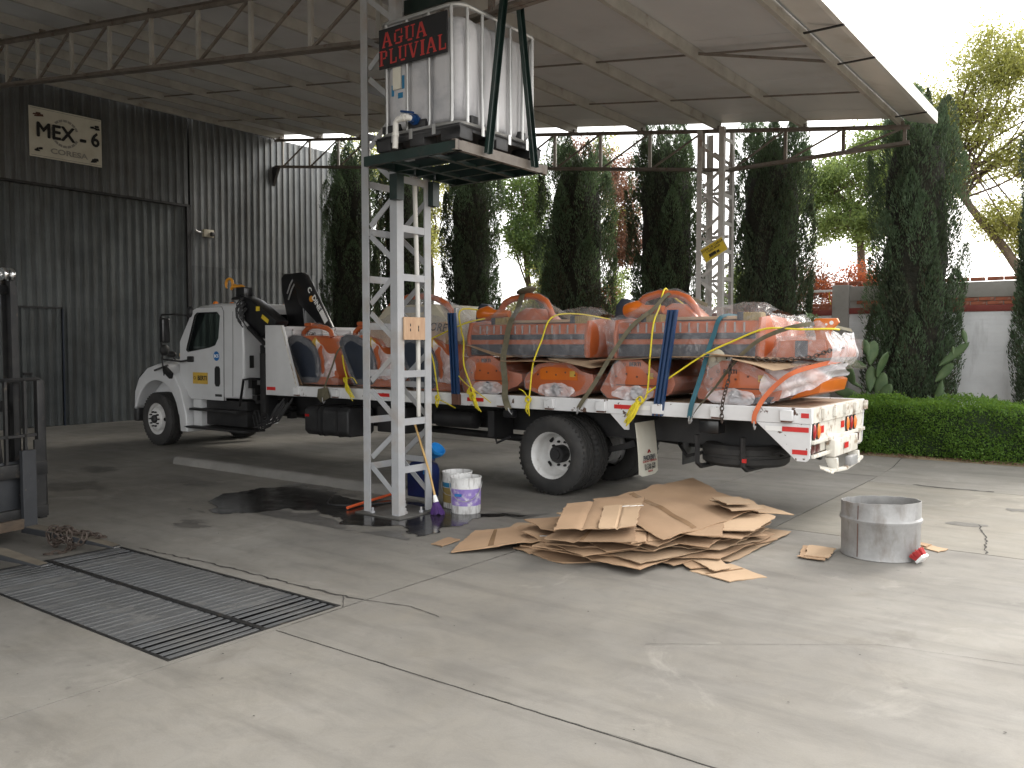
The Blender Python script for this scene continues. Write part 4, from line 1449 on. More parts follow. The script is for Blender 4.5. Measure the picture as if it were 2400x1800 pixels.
for y in (8.80, 9.60):
    q = MB()
    q.grid(lambda u, v: (-6.25 + 1.5 * u, y - .04 + .08 * v, .50 + .14 * (2 * u - 1) ** 2), 12, 1, .07)
    q.build('leaf_spring', K['black'], tr)
    q = MB()
    q.grid(lambda u, v: (-14.3 + 1.2 * u, y - .04 + .08 * v, .50 + .12 * (2 * u - 1) ** 2), 12, 1, .05)
    q.build('leaf_spring', K['black'], tr)
for x, y, l in ((-8.2, 9.95, .8), (-7.2, 9.95, .8), (-7.6, 8.55, .7)):
    q = MB()
    q.tube([(x, y, .78), (x + .03, y, .78), (x + l - .03, y, .78), (x + l, y, .78)], [.06, .12, .12, .06], 14)
    q.build('air_tank', K['black'], tr, smooth=50)
B(-8.5, -7.95, 8.30, 8.70, .55, .90).build('battery_box', K['black'], tr, bev=.02)
B(-6.55, -6.45, 8.3, 8.7, .60, .93).build('fender_hanger', K['black'], tr)
MB().tube([(-6.6, 8.5, .62), (-6.5, 8.42, .52), (-6.35, 8.5, .6)], .016, 6).build('air_hose', K['blackpl'], tr)
B(-3.72, -3.50, YN + .12, YN + .30, .83, .97).build('winch', K['blackgloss'], tr, bev=.02)
MB().tube([(-4.30, 9.0, .62), (-4.1, 8.8, .50), (-3.9, 8.7, .56), (-3.7, 8.7, .66)], .02, 6).build('air_hose', K['blackpl'], tr)
MB().tube([(-4.9, 9.55, .60), (-4.2, 9.75, .52), (-3.4, 9.75, .55), (-2.9, 9.75, .50)], .05, 10).build('tail_pipe', K['black'], tr, smooth=40)
# fuel tank on the near side
q = MB()
q.prism([(-9.89, y, z) for y, z in ((8.18, .50), (8.24, .44), (8.62, .44), (8.70, .50), (8.70, .80), (8.62, .86), (8.24, .86), (8.18, .80))], (.93, 0, 0))
ft = q.build('fuel_tank', K['blackpl'], tr, bev=.03, seg=3)
for x in (-9.62, -9.52, -9.2):
    q = MB()
    q.prism([(x, y, z) for y, z in ((8.165, .50), (8.235, .43), (8.63, .43), (8.71, .50), (8.71, .81), (8.63, .875), (8.235, .875), (8.165, .81))], (.03, 0, 0))
    q.build('tank_band', K['black'], ft)
B(-9.86, -9.78, 8.172, 8.178, .70, .74).build('label_sticker', K['redlens'], ft)

# ---- wheels
RW = .465


def wheel(x, y, side, dual=False, front=False):
    """side -1: outer face towards -y"""
    s = side
    M0 = Matrix.Translation((x, y, RW)) @ Matrix.Rotation(R(90) * (1 if s < 0 else -1), 4, 'X')
    # local +Z points outward
    w = .25
    prof = [(.275, -w * .5), (.30, -w * .56), (.36, -w * .60), (.42, -w * .55), (.452, -w * .44), (RW - .002, -w * .38), (RW, -w * .25), (RW - .012, -w * .24), (RW - .012, -w * .20), (RW, -w * .19), (RW, -w * .03), (RW - .012, -w * .02), (RW - .012, w * .02), (RW, w * .03), (RW, w * .19), (RW - .012, w * .20), (RW - .012, w * .24), (RW, w * .25), (RW - .002, w * .38), (.452, w * .44), (.42, w * .55), (.36, w * .60), (.30, w * .56), (.275, w * .5)]
    ty = MB().lathe(prof, 48, M0).build('wheel', K['rubber'], tr, smooth=35)
    # shoulder tread lugs
    q = MB()
    for k in range(44):
        a = 2 * math.pi * k / 44
        for zz in (-w * .40, w * .40):
            Mk = M0 @ Matrix.Rotation(a, 4, 'Z') @ Matrix.Translation((RW - .006, 0, zz))
            q.box(-.02, .001, -.014, .014, -.02, .02, Mk)
    q.build('tread', K['rubber'], ty, kind='stuff')
    if front:
        rp_ = [(.275, w * .5), (.287, w * .52), (.280, w * .46), (.255, w * .40), (.245, w * .2), (.215, w * .25), (.19, w * .55), (.16, w * .62), (.06, w * .62)]
        hub = [(.072, w * .55), (.070, w * .74), (.055, w * .80), (0.001, w * .82)]
        bolt_r, bolt_z = .125, w * .62
    else:
        rp_ = [(.275, w * .5), (.287, w * .52), (.280, w * .46), (.258, w * .38), (.248, w * .1), (.240, -w * .3), (.20, -w * .50), (.10, -w * .52), (.05, -w * .52)]
        hub = [(.105, -w * .52), (.105, -w * .05), (.09, w * .05), (.06, w * .05), (.055, w * .12), (0.001, w * .12)]
        bolt_r, bolt_z = .145, -w * .52
    rim = MB().lathe(rp_, 40, M0).build('rim', K['rim'], ty, smooth=40)
    MB().lathe(hub, 20, M0).build('hub', K['black'], ty, smooth=40)
    for k in range(10):
        a = 2 * math.pi * k / 10
        Mk = M0 @ Matrix.Translation((bolt_r * math.cos(a), bolt_r * math.sin(a), bolt_z))
        MB().lathe([(.016, 0), (.016, .028), (.009, .045), (0.0005, .045)], 6, Mk).build('lug_nut', K['black'], ty)
    for k in range(4 if not front else 2):
        a = R(40 + 90 * k) if not front else R(180 * k + (0 if s < 0 else 0))
        rr_ = .205 if not front else .222
        zz = -w * .40 if not front else w * .36
        Mk = M0 @ Matrix.Translation((rr_ * math.cos(a), rr_ * math.sin(a), zz)) @ Matrix.Rotation(a, 4, 'Z') @ Matrix.Rotation(R(32), 4, 'Y')
        q = MB().lathe([(.036, 0), (.036, .012), (0.001, .012)], 12, Mk)
        q.build('hand_hole', K['pit'], ty)
    return ty


wheel(-13.75, YN + .13, -1, front=True)
wheel(-13.75, YF_ - .13, 1, front=True)
wheel(-5.51, YN + .14, -1)
wheel(-5.51, YF_ - .14, 1)
for yy, s in ((YN + .45, -1), (YF_ - .45, 1)):
    wheel(-5.51, yy, s)
# spare wheel slung flat under the tail
q = MB()
Msp = Matrix.Translation((-3.44, 8.86, .585))
w = .21
q.lathe([(.27, -w * .5), (.36, -w * .56), (.42, -w * .52), (.455, -w * .36), (.46, -w * .1), (.448, -w * .08), (.448, w * .08), (.46, w * .1), (.455, w * .36), (.42, w * .52), (.36, w * .56), (.27, w * .5)], 44, Msp)
sp = q.build('spare_wheel', K['rubber'], tr, smooth=35)
MB().lathe([(.27, -w * .5), (.25, 0), (.2, .02), (.05, .03)], 30, Msp).build('rim', K['black'], sp, smooth=40)
q = MB()
for x in (-3.78, -3.28):
    q.tube([(x, 8.36, .80), (x, 8.37, .50), (x + .02, 8.42, .465), (x + .06, 9.0, .46), (x + .06, 9.3, .47), (x, 9.33, .8)], .028, 6)
q.build('carrier', K['black'], sp)
B(-3.275, -3.235, 8.33, 8.36, .545, .585).build('lock_tag', K['red'], sp)
MB().tube([(-3.05, 8.6, .62), (-2.98, 8.62, .64), (-2.96, 8.7, .62), (-3.05, 8.75, .58)], .015, 6).build('loop', K['black'], sp)

# ---- cab
YC0, YC1 = 8.26, 9.98


def bake_bool(base, cutters):
    for c in cutters:
        md = base.modifiers.new('b', 'BOOLEAN')
        md.operation = 'DIFFERENCE'
        md.solver = 'EXACT'
        md.material_mode = 'TRANSFER'
        md.object = c
    dg = bpy.context.evaluated_depsgraph_get()
    me = bpy.data.meshes.new_from_object(base.evaluated_get(dg))
    base.modifiers.clear()
    base.data = me
    for c in cutters: bpy.data.objects.remove(c)
    return base


cab_prof = [(-13.22, .86), (-13.22, 1.58), (-13.16, 1.80), (-12.80, 2.32), (-12.66, 2.40), (-12.2, 2.43), (-11.56, 2.42), (-11.44, 2.34), (-11.42, 1.6), (-11.45, .88)]
q = MB()
secs = []
for y, ins in ((YC0, .05), (YC0 + .05, .01), (YC0 + .16, 0), (YC1 - .16, 0), (YC1 - .05, .01), (YC1, .05)):
    cx, cz_ = -12.3, 1.6
    secs.append([(cx + (x - cx) * (1 - ins * .35 if x > cx else 1 - ins * .35), y, z - (ins * .9 if z > 2.2 else 0) + (ins * .4 if z < 1 else 0)) for x, z in cab_prof])
n = len(cab_prof)
vs_ = [p for s in secs for p in s]
fs_ = [(i * n + k, (i + 1) * n + k, (i + 1) * n + (k + 1) % n, i * n + (k + 1) % n) for i in range(len(secs) - 1) for k in range(n)]
fs_ += [tuple(range(n)), tuple(range(len(secs) * n - 1, (len(secs) - 1) * n - 1, -1))]
q.add(vs_, fs_)
cab = q.build('cab', K['cabwhite'], tr, bev=.035, seg=3, smooth=50)
win = [(-13.00, 1.66), (-12.96, 1.76), (-12.74, 2.24), (-12.66, 2.285), (-12.10, 2.285), (-12.02, 2.22), (-12.07, 1.86), (-12.16, 1.74), (-12.32, 1.70), (-12.94, 1.625)]
cut = MB().prism([(x, YC0 - .3, z) for x, z in win], (0, YC1 - YC0 + .6, 0)).build('cut', K['interior'])
# hollow cabin joined with the windows
cut2 = MB().prism([(-13.05, YC0 + .07, 1.1), (-13.05, YC0 + .07, 1.78), (-12.72, YC0 + .07, 2.30), (-11.60, YC0 + .07, 2.32), (-11.56, YC0 + .07, 1.1)], (0, YC1 - YC0 - .14, 0)).build('cut', K['interior'])
ws = MB()
ws.prism([(-13.30, YC0 + .16, 1.72), (-13.05, YC0 + .16, 1.64), (-12.62, YC0 + .20, 2.22), (-12.86, YC0 + .20, 2.34)], (0, YC1 - YC0 - .34, 0))
cut3 = ws.build('cut', K['interior'])
bk = MB().prism([(-11.7, y, z) for y, z in ((8.55, 1.90), (8.60, 1.85), (9.64, 1.85), (9.69, 1.90), (9.69, 2.20), (9.64, 2.25), (8.60, 2.25), (8.55, 2.20))], (.5, 0, 0))
cut4 = bk.build('cut', K['interior'])
bake_bool(cab, [cut, cut2, cut3, cut4])
cab.data.shade_smooth()
cab.data.set_sharp_from_angle(angle=R(40))
# glass
MB().prism([(x, YC0 + .028, z) for x, z in win], (0, .006, 0)).build('side_glass', K['glass'], cab)
MB().prism([(x, YC1 - .034, z) for x, z in win], (0, .006, 0)).build('side_glass', K['glass'], cab)
MB().prism([(-11.46, y, z) for y, z in ((8.54, 1.84), (9.70, 1.84), (9.70, 2.26), (8.54, 2.26))], (.006, 0, 0)).build('rear_glass', K['darkglass'], cab)
MB().prism([(-13.17, YC0 + .15, 1.72), (-12.78, YC0 + .19, 2.27), (-12.78, YC1 - .19, 2.27), (-13.17, YC1 - .15, 1.72)], (.006, 0, .004)).build('windscreen', K['glass'], cab)
# rubber seal round the side window
q = MB()
q.tube([(x, YC0 + .005, z) for x, z in win], .012, 6, closed=True)
q.build('window_seal', K['seal'], cab)
# interior: dash, seat, steering wheel
B(-13.04, -12.72, YC0 + .1, YC1 - .1, 1.1, 1.66).build('dashboard', K['interior'], cab, bev=.05)
B(-12.15, -11.95, YC0 + .22, YC0 + .75, 1.2, 1.95).build('seat_back', K['interior'], cab, bev=.06)
B(-12.15, -11.95, YC1 - .75, YC1 - .22, 1.2, 1.95).build('seat_back', K['interior'], cab, bev=.06)
q = MB()
Mst = Matrix.Translation((-12.5, YC0 + .48, 1.80)) @ Matrix.Rotation(R(-35), 4, 'Y')
q.tube([Mst @ V((.2 * math.cos(a), .2 * math.sin(a), 0)) for a in [2 * math.pi * k / 20 for k in range(20)]], .016, 6, closed=True)
q.tube([Mst @ V((-.19, 0, 0)), Mst @ V((0, 0, -.03)), Mst @ V((.19, 0, 0))], .014, 5)
q.tube([Mst @ V((0, 0, -.03)), (-12.75, YC0 + .48, 1.5)], .025, 6)
q.build('steering_wheel', K['seal'], cab, smooth=40)
MB().box(-12.74, -12.735, YC1 - .055, YC1 - .05, 1.86, 2.04).build('sun_visor', K['interior'], cab)
B(-12.62, -12.44, YC1 - .052, YC1 - .046, 1.84, 2.04).build('window_sticker', K['paper'], cab)
B(-12.59, -12.52, YC1 - .054, YC1 - .0525, 1.87, 2.01).build('sticker_print', K['redlens'], cab)
# door skin: slightly proud panel with a window hole, and its shut line
outer = [(-13.19, 1.18), (-13.17, 1.80), (-12.78, 2.315), (-12.66, 2.36), (-11.98, 2.36), (-11.93, 2.28), (-11.955, .845), (-12.86, .845), (-13.02, 1.02)]
bmh = bmesh.new()
inn = [(x, z) for x, z in win]


def hole_panel(name, outer, inner, y, th, m, parent):
    bm_ = bmesh.new()
    es = []
    for lp in (outer, inner):
        vv_ = [bm_.verts.new((x, y, z)) for x, z in lp]
        es += [bm_.edges.new((vv_[i], vv_[(i + 1) % len(vv_)])) for i in range(len(vv_))]
    bmesh.ops.triangle_fill(bm_, edges=es, use_beauty=True)
    r = bmesh.ops.extrude_face_region(bm_, geom=bm_.faces[:])
    for v in [e for e in r['geom'] if isinstance(e, bmesh.types.BMVert)]: v.co.y += th
    bmesh.ops.recalc_face_normals(bm_, faces=bm_.faces)
    org = ORG[parent.name]
    for v in bm_.verts: v.co -= org
    me_ = bpy.data.meshes.new(name)
    bm_.to_mesh(me_)
    bm_.free()
    me_.materials.append(m)
    o_ = bpy.data.objects.new(name, me_)
    COL.objects.link(o_)
    o_.parent = parent
    ORG[o_.name] = org.copy()
    return o_


door = hole_panel('door', outer, inn, YC0 - .012, .05, K['cabwhite'], tr)
q = MB()
q.tube([(x, YC0 - .001, z) for x, z in outer], .007, 4, closed=True)
q.build('door_seal', K['seal'], door)
q = MB()
q.prism([(x, YC0 - .016, z) for x, z in ((-12.19, 1.12), (-12.16, 1.07), (-12.07, 1.07), (-12.04, 1.12), (-12.04, 1.36), (-12.07, 1.40), (-12.15, 1.40), (-12.185, 1.36))], (0, .005, 0))
q.build('door_handle', K['seal'], door)
B(-12.18, -12.0, YC0 - .0155, YC0 - .012, .905, .945).build('model_badge', K['black'], door)
B(-12.80, -12.38, YC0 - .016, YC0 - .0125, 1.10, 1.29).build('name_plate', K['plate'], door)
text('BERTI', .105, K['ink'], frame((-12.53, YC0 - .0175, 1.195), (1, 0, 0), (0, 0, 1)), door, name='plate_lettering', bold=.003)
text('O', .08, K['ink'], frame((-12.745, YC0 - .0175, 1.195), (1, 0, 0), (0, 0, 1)), door, name='plate_lettering')
q = MB()
q.lathe([(.078, 0), (.078, .004), (.001, .004)], 20, Matrix.Translation((-12.13, YC0 - .0125, 1.565)) @ Matrix.Rotation(R(90), 4, 'X'))
q.build('round_badge', K['bluebadge'], door)
text('BCS', .07, K['reflwhite'], frame((-12.13, YC0 - .018, 1.565), (1, 0, 0), (0, 0, 1)), door, name='badge_lettering', bold=.002)
# corner pillar, vent and details on the back of the cab
B(-11.42, -11.405, 8.36, 8.44, 1.38, 1.58).build('cab_vent', K['seal'], cab, bev=.01)
for y in (8.70, 9.2, 9.7):
    B(-11.43, -11.40, y - .02, y + .02, 1.2, 1.75).build('cab_rib', K['cabwhite'], cab, bev=.008)
for x, y in ((-12.5, 8.5), (-12.55, 9.2), (-12.5, 9.9), (-12.56, 8.85), (-12.56, 9.55)):
    q = MB()
    q.ball((x, y, 2.44), (.06, .04, .04), 10)
    q.build('marker_lamp', K['amber'], cab, smooth=60)
q = MB()
q.ball((-12.86, YC0 + .0, 2.30), (.09, .05, .10), 12)
q.build('pillar_fairing', K['blackpl'], cab, smooth=60)
B(-13.19, -13.06, YC0 - .006, YC0 + .002, 1.25, 1.30).build('cowl_badge', K['black'], cab)
# hood, grille, bumper
hp = [(-13.22, 1.585), (-13.5, 1.565), (-13.9, 1.47), (-14.28, 1.30), (-14.5, 1.10), (-14.55, .80), (-14.5, .62), (-13.22, .62)]
q = MB()
hs = []
for y, k in ((8.42, .88), (8.55, .97), (8.80, 1.0), (9.4, 1.0), (9.65, .97), (9.78, .88)):
    hs.append([(x, y, .62 + (z - .62) * k) for x, z in hp])
n = len(hp)
q.add([p for s in hs for p in s], [(i * n + k, (i + 1) * n + k, (i + 1) * n + (k + 1) % n, i * n + (k + 1) % n) for i in range(len(hs) - 1) for k in range(n)] + [tuple(range(n)), tuple(range(len(hs) * n - 1, (len(hs) - 1) * n - 1, -1))])
hd = q.build('hood', K['cabwhite'], tr, bev=.03, seg=3, smooth=55)
B(-14.57, -14.50, 8.85, 9.55, .72, 1.14).build('grille', K['black'], hd, bev=.02)
B(-14.60, -14.44, YN + .05, YF_ - .05, .38, .64).build('bumper', K['blackpl'], tr, bev=.04, seg=3)
for s, y in ((-1, YN), (1, YF_)):
    Rr = .62
    c0 = (-13.75, .46)
    arch = [(c0[0] + Rr * 1.08 * math.cos(R(a)), c0[1] + Rr * 1.08 * math.sin(R(a))) for a in range(-5, 168, 8)]
    arch[0] = (-13.03, .29)
    arch[1] = (-13.07, .56)
    outl = [(-14.47, .60), (-14.44, .92), (-14.30, 1.16), (-14.02, 1.34), (-13.7, 1.41), (-13.42, 1.37), (-13.18, 1.22), (-13.0, .98), (-12.86, .60), (-12.83, .29)]
    q = MB()
    poly = arch + outl
    ya, yb = (y, y + .36) if s < 0 else (y - .36, y)
    bmx = bmesh.new()
    fa = [bmx.verts.new((x, ya, z)) for x, z in poly]
    es = [bmx.edges.new((fa[i], fa[(i + 1) % len(fa)])) for i in range(len(fa))]
    bmesh.ops.triangle_fill(bmx, edges=es, use_beauty=True)
    tri = [[v.index for v in f.verts] for f in bmx.faces] if False else None
    bmx.verts.index_update()
    tri = [tuple(v.index for v in f.verts) for f in bmx.faces]
    bmx.free()
    m_ = len(poly)
    lower = lambda z, d: z - d * .10 if z > .9 else z
    vs_ = [(x, ya, z) for x, z in poly] + [(x, yb, z + (.10 if z > 1.1 else 0)) for x, z in poly]
    if s > 0:
        vs_ = [(x, yb, z) for x, z in poly] + [(x, ya, z + (.10 if z > 1.1 else 0)) for x, z in poly]
    fs_ = tri + [tuple(m_ + i for i in reversed(t_)) for t_ in tri] + [(i, (i + 1) % m_, m_ + (i + 1) % m_, m_ + i) for i in range(m_)]
    q.add(vs_, fs_)
    fd = q.build('fender', K['cabwhite'], tr, bev=.028, seg=3, smooth=55)
    # headlamp and fender mirror
    hl = MB()
    hl.prism([(-14.36, y - s * .01, 1.14), (-14.20, y - s * .01, 1.26), (-14.05, y - s * .01, 1.22), (-14.25, y - s * .01, 1.04)], (0, -s * .12, .06))
    hl.build('headlamp', K['darkglass'], fd, bev=.02)
    q = MB()
    q.beam((-13.40, y - s * .02, 1.40), (-13.62, y + s * .10, 1.31), .03, .03)
    q.beam((-13.45, y - s * .0, 1.33), (-13.22, y + s * .03, 1.22), .06, .10)
    q.build('hood_latch', K['seal'], fd)
    q = MB()
    q.ball((-13.72, y - s * .28, 1.58), (.14, .07, .06), 12)
    q.tube([(-13.68, y - s * .28, 1.55), (-13.62, y - s * .34, 1.44)], .012, 6)
    q.build('hood_mirror', K['seal'], fd, smooth=60)
B(-13.60, -13.40, 8.50, 8.512, 1.545, 1.60).build('hood_badge', K['plate'], hd)
# panel gaps: hood to cowl, hood side, corner pillar
q = MB()
q.tube([(-13.225, 8.44, 1.0), (-13.225, 8.43, 1.42), (-13.225, 8.56, 1.565), (-13.225, 8.8, 1.592), (-13.225, 9.4, 1.592)], .006, 4)
q.build('hood_gap', K['seal'], hd)
q = MB()
q.tube([(-11.72, YC0 - .004, .92), (-11.70, YC0 - .004, 1.6), (-11.69, YC0 - .002, 2.28)], .004, 4)
q.build('panel_gap', K['seal'], cab)
for z in (1.05, 1.45):
    MB().box(-13.21, -13.14, YC0 - .022, YC0 - .006, z - .03, z + .03).build('hinge', K['cabwhite'], door, bev=.005)
MB().tube([(-13.20, 8.6, 1.66), (-13.12, 9.0, 1.78)], .008, 5).build('wiper', K['seal'], cab)
# mirror frame
q = MB()
my = YC0 - .16
q.tube([(-13.0, YC0 + .02, 2.24), (-13.10, my, 2.26), (-13.42, my - .02, 2.26), (-13.46, my - .02, 2.22), (-13.45, my - .02, 1.62), (-13.40, my - .02, 1.50), (-13.0, my + .06, 1.47), (-12.85, YC0 - .01, 1.50)], .016, 7)
q.tube([(-13.45, my - .02, 1.55), (-13.44, my, 1.30), (-13.50, my + .05, 1.22)], .012, 6)
ma = q.build('mirror_arm', K['seal'], tr, smooth=50)
B(-12.92, -12.76, YC0 - .05, YC0 - .012, 1.46, 1.56).build('mirror_foot', K['seal'], ma, bev=.02)
B(-13.41, -13.29, my - .09, my + .05, 1.78, 2.20).build('mirror_head', K['blackgloss'], ma, bev=.03, seg=3)
q = MB()
q.ball((-13.36, my - .02, 1.66), (.06, .09, .10), 14)
q.build('round_mirror', K['seal'], ma, smooth=60)
# steps, tank fairing under the cab
st = B(-12.80, -11.50, YN + .02, YN + .40, .66, .70).build('step', K['black'], tr, bev=.01)
st = B(-12.92, -11.30, YN + .00, YN + .42, .36, .40).build('step', K['black'], tr, bev=.01)
B(-12.83, -12.60, YN + .12, YN + .5, .38, .86).build('step_side', K['cabwhite'], tr, bev=.02)
B(-12.60, -11.5, YN + .22, YN + .6, .42, .84).build('step_box', K['black'], tr, bev=.02)
q = MB()
q.tube([(-11.5, YN + .08, .78), (-11.42, YN + .06, .95), (-11.36, YN + .06, 1.20), (-11.2, YN + .06, 1.22), (-10.98, YN + .08, 1.22)], .02, 7)
q.build('grab_rail', K['blackgloss'], tr, smooth=50)
# valve gear and stabiliser leg between cab and bed
B(-11.02, -10.82, YN + .12, YN + .30, .62, 1.75).build('stabiliser_leg', K['blackgloss'], tr, bev=.02)
B(-10.92, -10.80, YN + .04, YN + .11, .70, 1.62).build('control_rod', K['black'], tr, bev=.01)
q = MB()
random.seed(17)
for k in range(26):
    x, z = random.uniform(-11.45, -10.75), random.uniform(.50, 1.1)
    w, h = random.uniform(.04, .14), random.uniform(.04, .16)
    yy = YN + random.uniform(.12, .5)
    q.box(x, x + w, yy, yy + .1, z, z + h)
q.build('valve_gear', K['black'], tr, kind='stuff')
q = MB()
for k in range(9):
    x = -11.4 + random.uniform(0, .5)
    z = random.uniform(.55, .8)
    q.tube([(x, YN + .15, z), (x + .15, YN + .08, z - .18), (x + .35, YN + .12, z - .1), (x + .5, YN + .25, z + .2)], .014, 5)
q.build('hydraulic_hose', K['blackpl'], tr, smooth=50)
B(-11.05, -10.95, YN + .20, YN + .24, .93, 1.02).build('warning_sticker', K['plate'], tr)
B(-11.6, -10.8, 8.7, 9.7, .93, 1.15).build('crane_base', K['black'], tr, bev=.02)

# ================================================================== LOADER CRANE
cr = thing('loader_crane', (-11.1, 9.2, 1.15), 'black folding loader crane behind the cab with an orange hook', 'crane')
q = MB()
q.prism([(-11.30, 8.95, 1.16), (-10.78, 8.95, 1.16), (-10.82, 8.95, 1.9), (-11.2, 8.95, 1.9)], (0, .4, 0))
q.build('pedestal', K['blackgloss'], cr, bev=.03)
q = MB()
q.prism([(x, 8.98, z) for x, z in ((-11.16, 1.8), (-11.40, 2.62), (-11.42, 2.84), (-11.35, 2.91), (-11.10, 2.91), (-10.95, 2.72), (-10.84, 2.46), (-10.81, 1.8))], (0, .34, 0))
q.build('main_column', K['blackgloss'], cr, bev=.04, seg=3)
q = MB()
q.prism([(x, 8.88, z) for x, z in ((-11.04, 2.89), (-10.76, 2.90), (-10.67, 2.84), (-10.10, 2.02), (-10.28, 1.98), (-10.67, 2.28), (-10.84, 2.40), (-10.94, 2.70))], (0, .09, 0))
bo = q.build('knuckle_boom', K['blackgloss'], cr, bev=.015)
text('C', .12, K['reflwhite'], frame((-10.57, 8.875, 2.61), (.58, 0, -.81), (.81, 0, .58)), bo, bold=.004)
text('DINE', .12, K['reflwhite'], frame((-10.41, 8.875, 2.40), (.58, 0, -.81), (.81, 0, .58)), bo, bold=.004)
q = MB()
q.lathe([(.05, 0), (.05, .004), (.001, .004)], 16, Matrix.Translation((-10.53, 8.878, 2.47)) @ Matrix.Rotation(R(90), 4, 'X'))
q.build('boom_emblem', K['hookyellow'], bo)
Md = frame((-10.25, 8.877, 2.19), (.58, 0, -.81), (.81, 0, .58))
MB().box(-.11, .11, -.045, .045, -.001, .002, Md).build('boom_decal', K['paper'], bo)
MB().tube([(-10.98, 8.93, 2.86), (-11.08, 8.91, 2.72), (-11.18, 8.93, 2.58)], .012, 6).build('chrome_pipe', K['greyslat'], cr, smooth=50)
MB().tube([(-10.94, 8.93, 2.80), (-11.05, 8.91, 2.63), (-11.15, 8.93, 2.48)], .012, 6).build('chrome_pipe', K['greyslat'], cr, smooth=50)
q = MB()
q.prism([(x, 8.22, z) for x, z in ((-11.66, 2.50), (-11.42, 2.53), (-11.16, 2.45), (-10.56, 2.11), (-10.61, 2.02), (-10.94, 1.85), (-11.40, 2.10), (-11.40, 2.46), (-11.70, 2.46))], (0, .24, 0))
sbm = q.build('outer_boom', K['blackgloss'], cr, bev=.02)
B(-11.04, -10.95, 8.213, 8.2185, 2.27, 2.34).build('warning_sticker', K['yellow'], sbm)
MB().box(-.09, .09, -.032, .032, -.002, .002, frame((-10.82, 8.215, 2.145), (.87, 0, -.49), (.49, 0, .87))).build('warning_sticker', K['yellow'], sbm)
MB().tube([(-11.40, 8.19, 2.18), (-10.92, 8.19, 1.85), (-10.80, 8.21, 1.72)], .02, 8).build('ram', K['greyslat'], sbm, smooth=50)
MB().tube([(-11.18, 8.18, 2.02), (-10.80, 8.2, 1.75)], .036, 10).build('ram_barrel', K['blackgloss'], sbm, smooth=50)
B(-11.60, -11.38, 8.25, 8.41, 2.50, 2.66).build('boom_tip', K['blackgloss'], sbm, bev=.02)
q = MB()
q.tube([(-11.50, 8.33, 2.66), (-11.58, 8.33, 2.675), (-11.66, 8.33, 2.68), (-11.72, 8.33, 2.69), (-11.77, 8.33, 2.68)], [.03, .035, .026, .034, .028], 9)
hc = V((-11.87, 8.33, 2.72))
q.tube([hc + V((.09 * math.cos(R(a)), 0, .09 * math.sin(R(a)))) for a in range(-60, 231, 15)], [.024] * 17 + [.018, .012, .008], 8)
q.build('hook', K['hookyellow'], cr, smooth=60)
q = MB()
random.seed(9)
for k in range(10):
    a = V((-11.30 + random.uniform(-.1, .1), 8.20, 2.1 + random.uniform(-.1, .1)))
    q.tube([a, a + V((-.08, -.03, .1)), a + V((-.10, -.02, .22)), a + V((-.02, 0, .3))], .011, 5)
q.build('hose_bundle', K['blackpl'], cr, smooth=50)
# ================================================================== LOAD ON THE BED
def nvec(p, f, s=0.0):
    return V((mnoise.noise(V((p[0] * f, p[1] * f, p[2] * f + s))), mnoise.noise(V((p[0] * f + 31, p[1] * f, p[2] * f + s))), mnoise.noise(V((p[0] * f, p[1] * f + 57, p[2] * f + s)))))


def resample(poly, n):
    """closed 2D polygon to n points"""
    seg = [math.dist(poly[i], poly[(i + 1) % len(poly)]) for i in range(len(poly))]
    tot = sum(seg)
    outp, acc, i = [], 0.0, 0
    for k in range(n):
        t = tot * k / n
        while acc + seg[i] < t:
            acc += seg[i]
            i += 1
        u = (t - acc) / seg[i]
        a, b = poly[i], poly[(i + 1) % len(poly)]
        outp.append((a[0] + (b[0] - a[0]) * u, a[1] + (b[1] - a[1]) * u))
    return outp


def wrap_film(parent, poly, y0, y1, hole, seed, m='film', amp=.022, name='plastic_wrap'):
    """loose film round a profile that runs along y; open where the near face shows through"""
    N = 56
    pts = resample(poly, N)
    cx = sum(p[0] for p in pts) / N
    cz_ = sum(p[1] for p in pts) / N
    rows = [(hole, y0 - .014), (hole + (1 - hole) * .5, y0 - .018), (1.0, y0 - .016), (1.02, y0 + .03)]
    for k in range(1, 12): rows.append((1.03, y0 + (y1 - y0) * k / 11))

    def fn(u, v):
        j = min(len(rows) - 1, int(round(v * (len(rows) - 1))))
        i = int(round(u * N)) % N
        sc, y = rows[j]
        x, z = pts[i]
        p = V((cx + (x - cx) * sc, y, max(1.142, cz_ + (z - cz_) * sc)))
        d = nvec(p, 3.5, seed) * amp + nvec(p, 11, seed) * amp * .5
        if j < 3: d.y = -abs(d.y)
        if p.z + d.z < 1.142: d.z = 0
        return p + d
    q = MB()
    q.grid(fn, N, len(rows) - 1)
    return q.build(name, K[m], parent, smooth=70)


def film_patch(parent, c, rx, rz, y, seed, m='film_white', name='film_bunch'):
    """crumpled handful of film lying against the near face"""
    q = MB()

    def fn(u, v):
        a = 2 * math.pi * u
        r = v
        x, z = c[0] + rx * r * math.cos(a), c[1] + rz * r * math.sin(a)
        p = V((x, y, z))
        d = nvec(p, 9, seed) * .05 + nvec(p, 24, seed) * .022
        return V((x + d.x * .6, y - abs(d.y) - .012 * (1 - r), max(1.143, z + d.z * .6)))
    q.grid(fn, 30, 8)
    return q.build(name, K[m], parent, smooth=75)


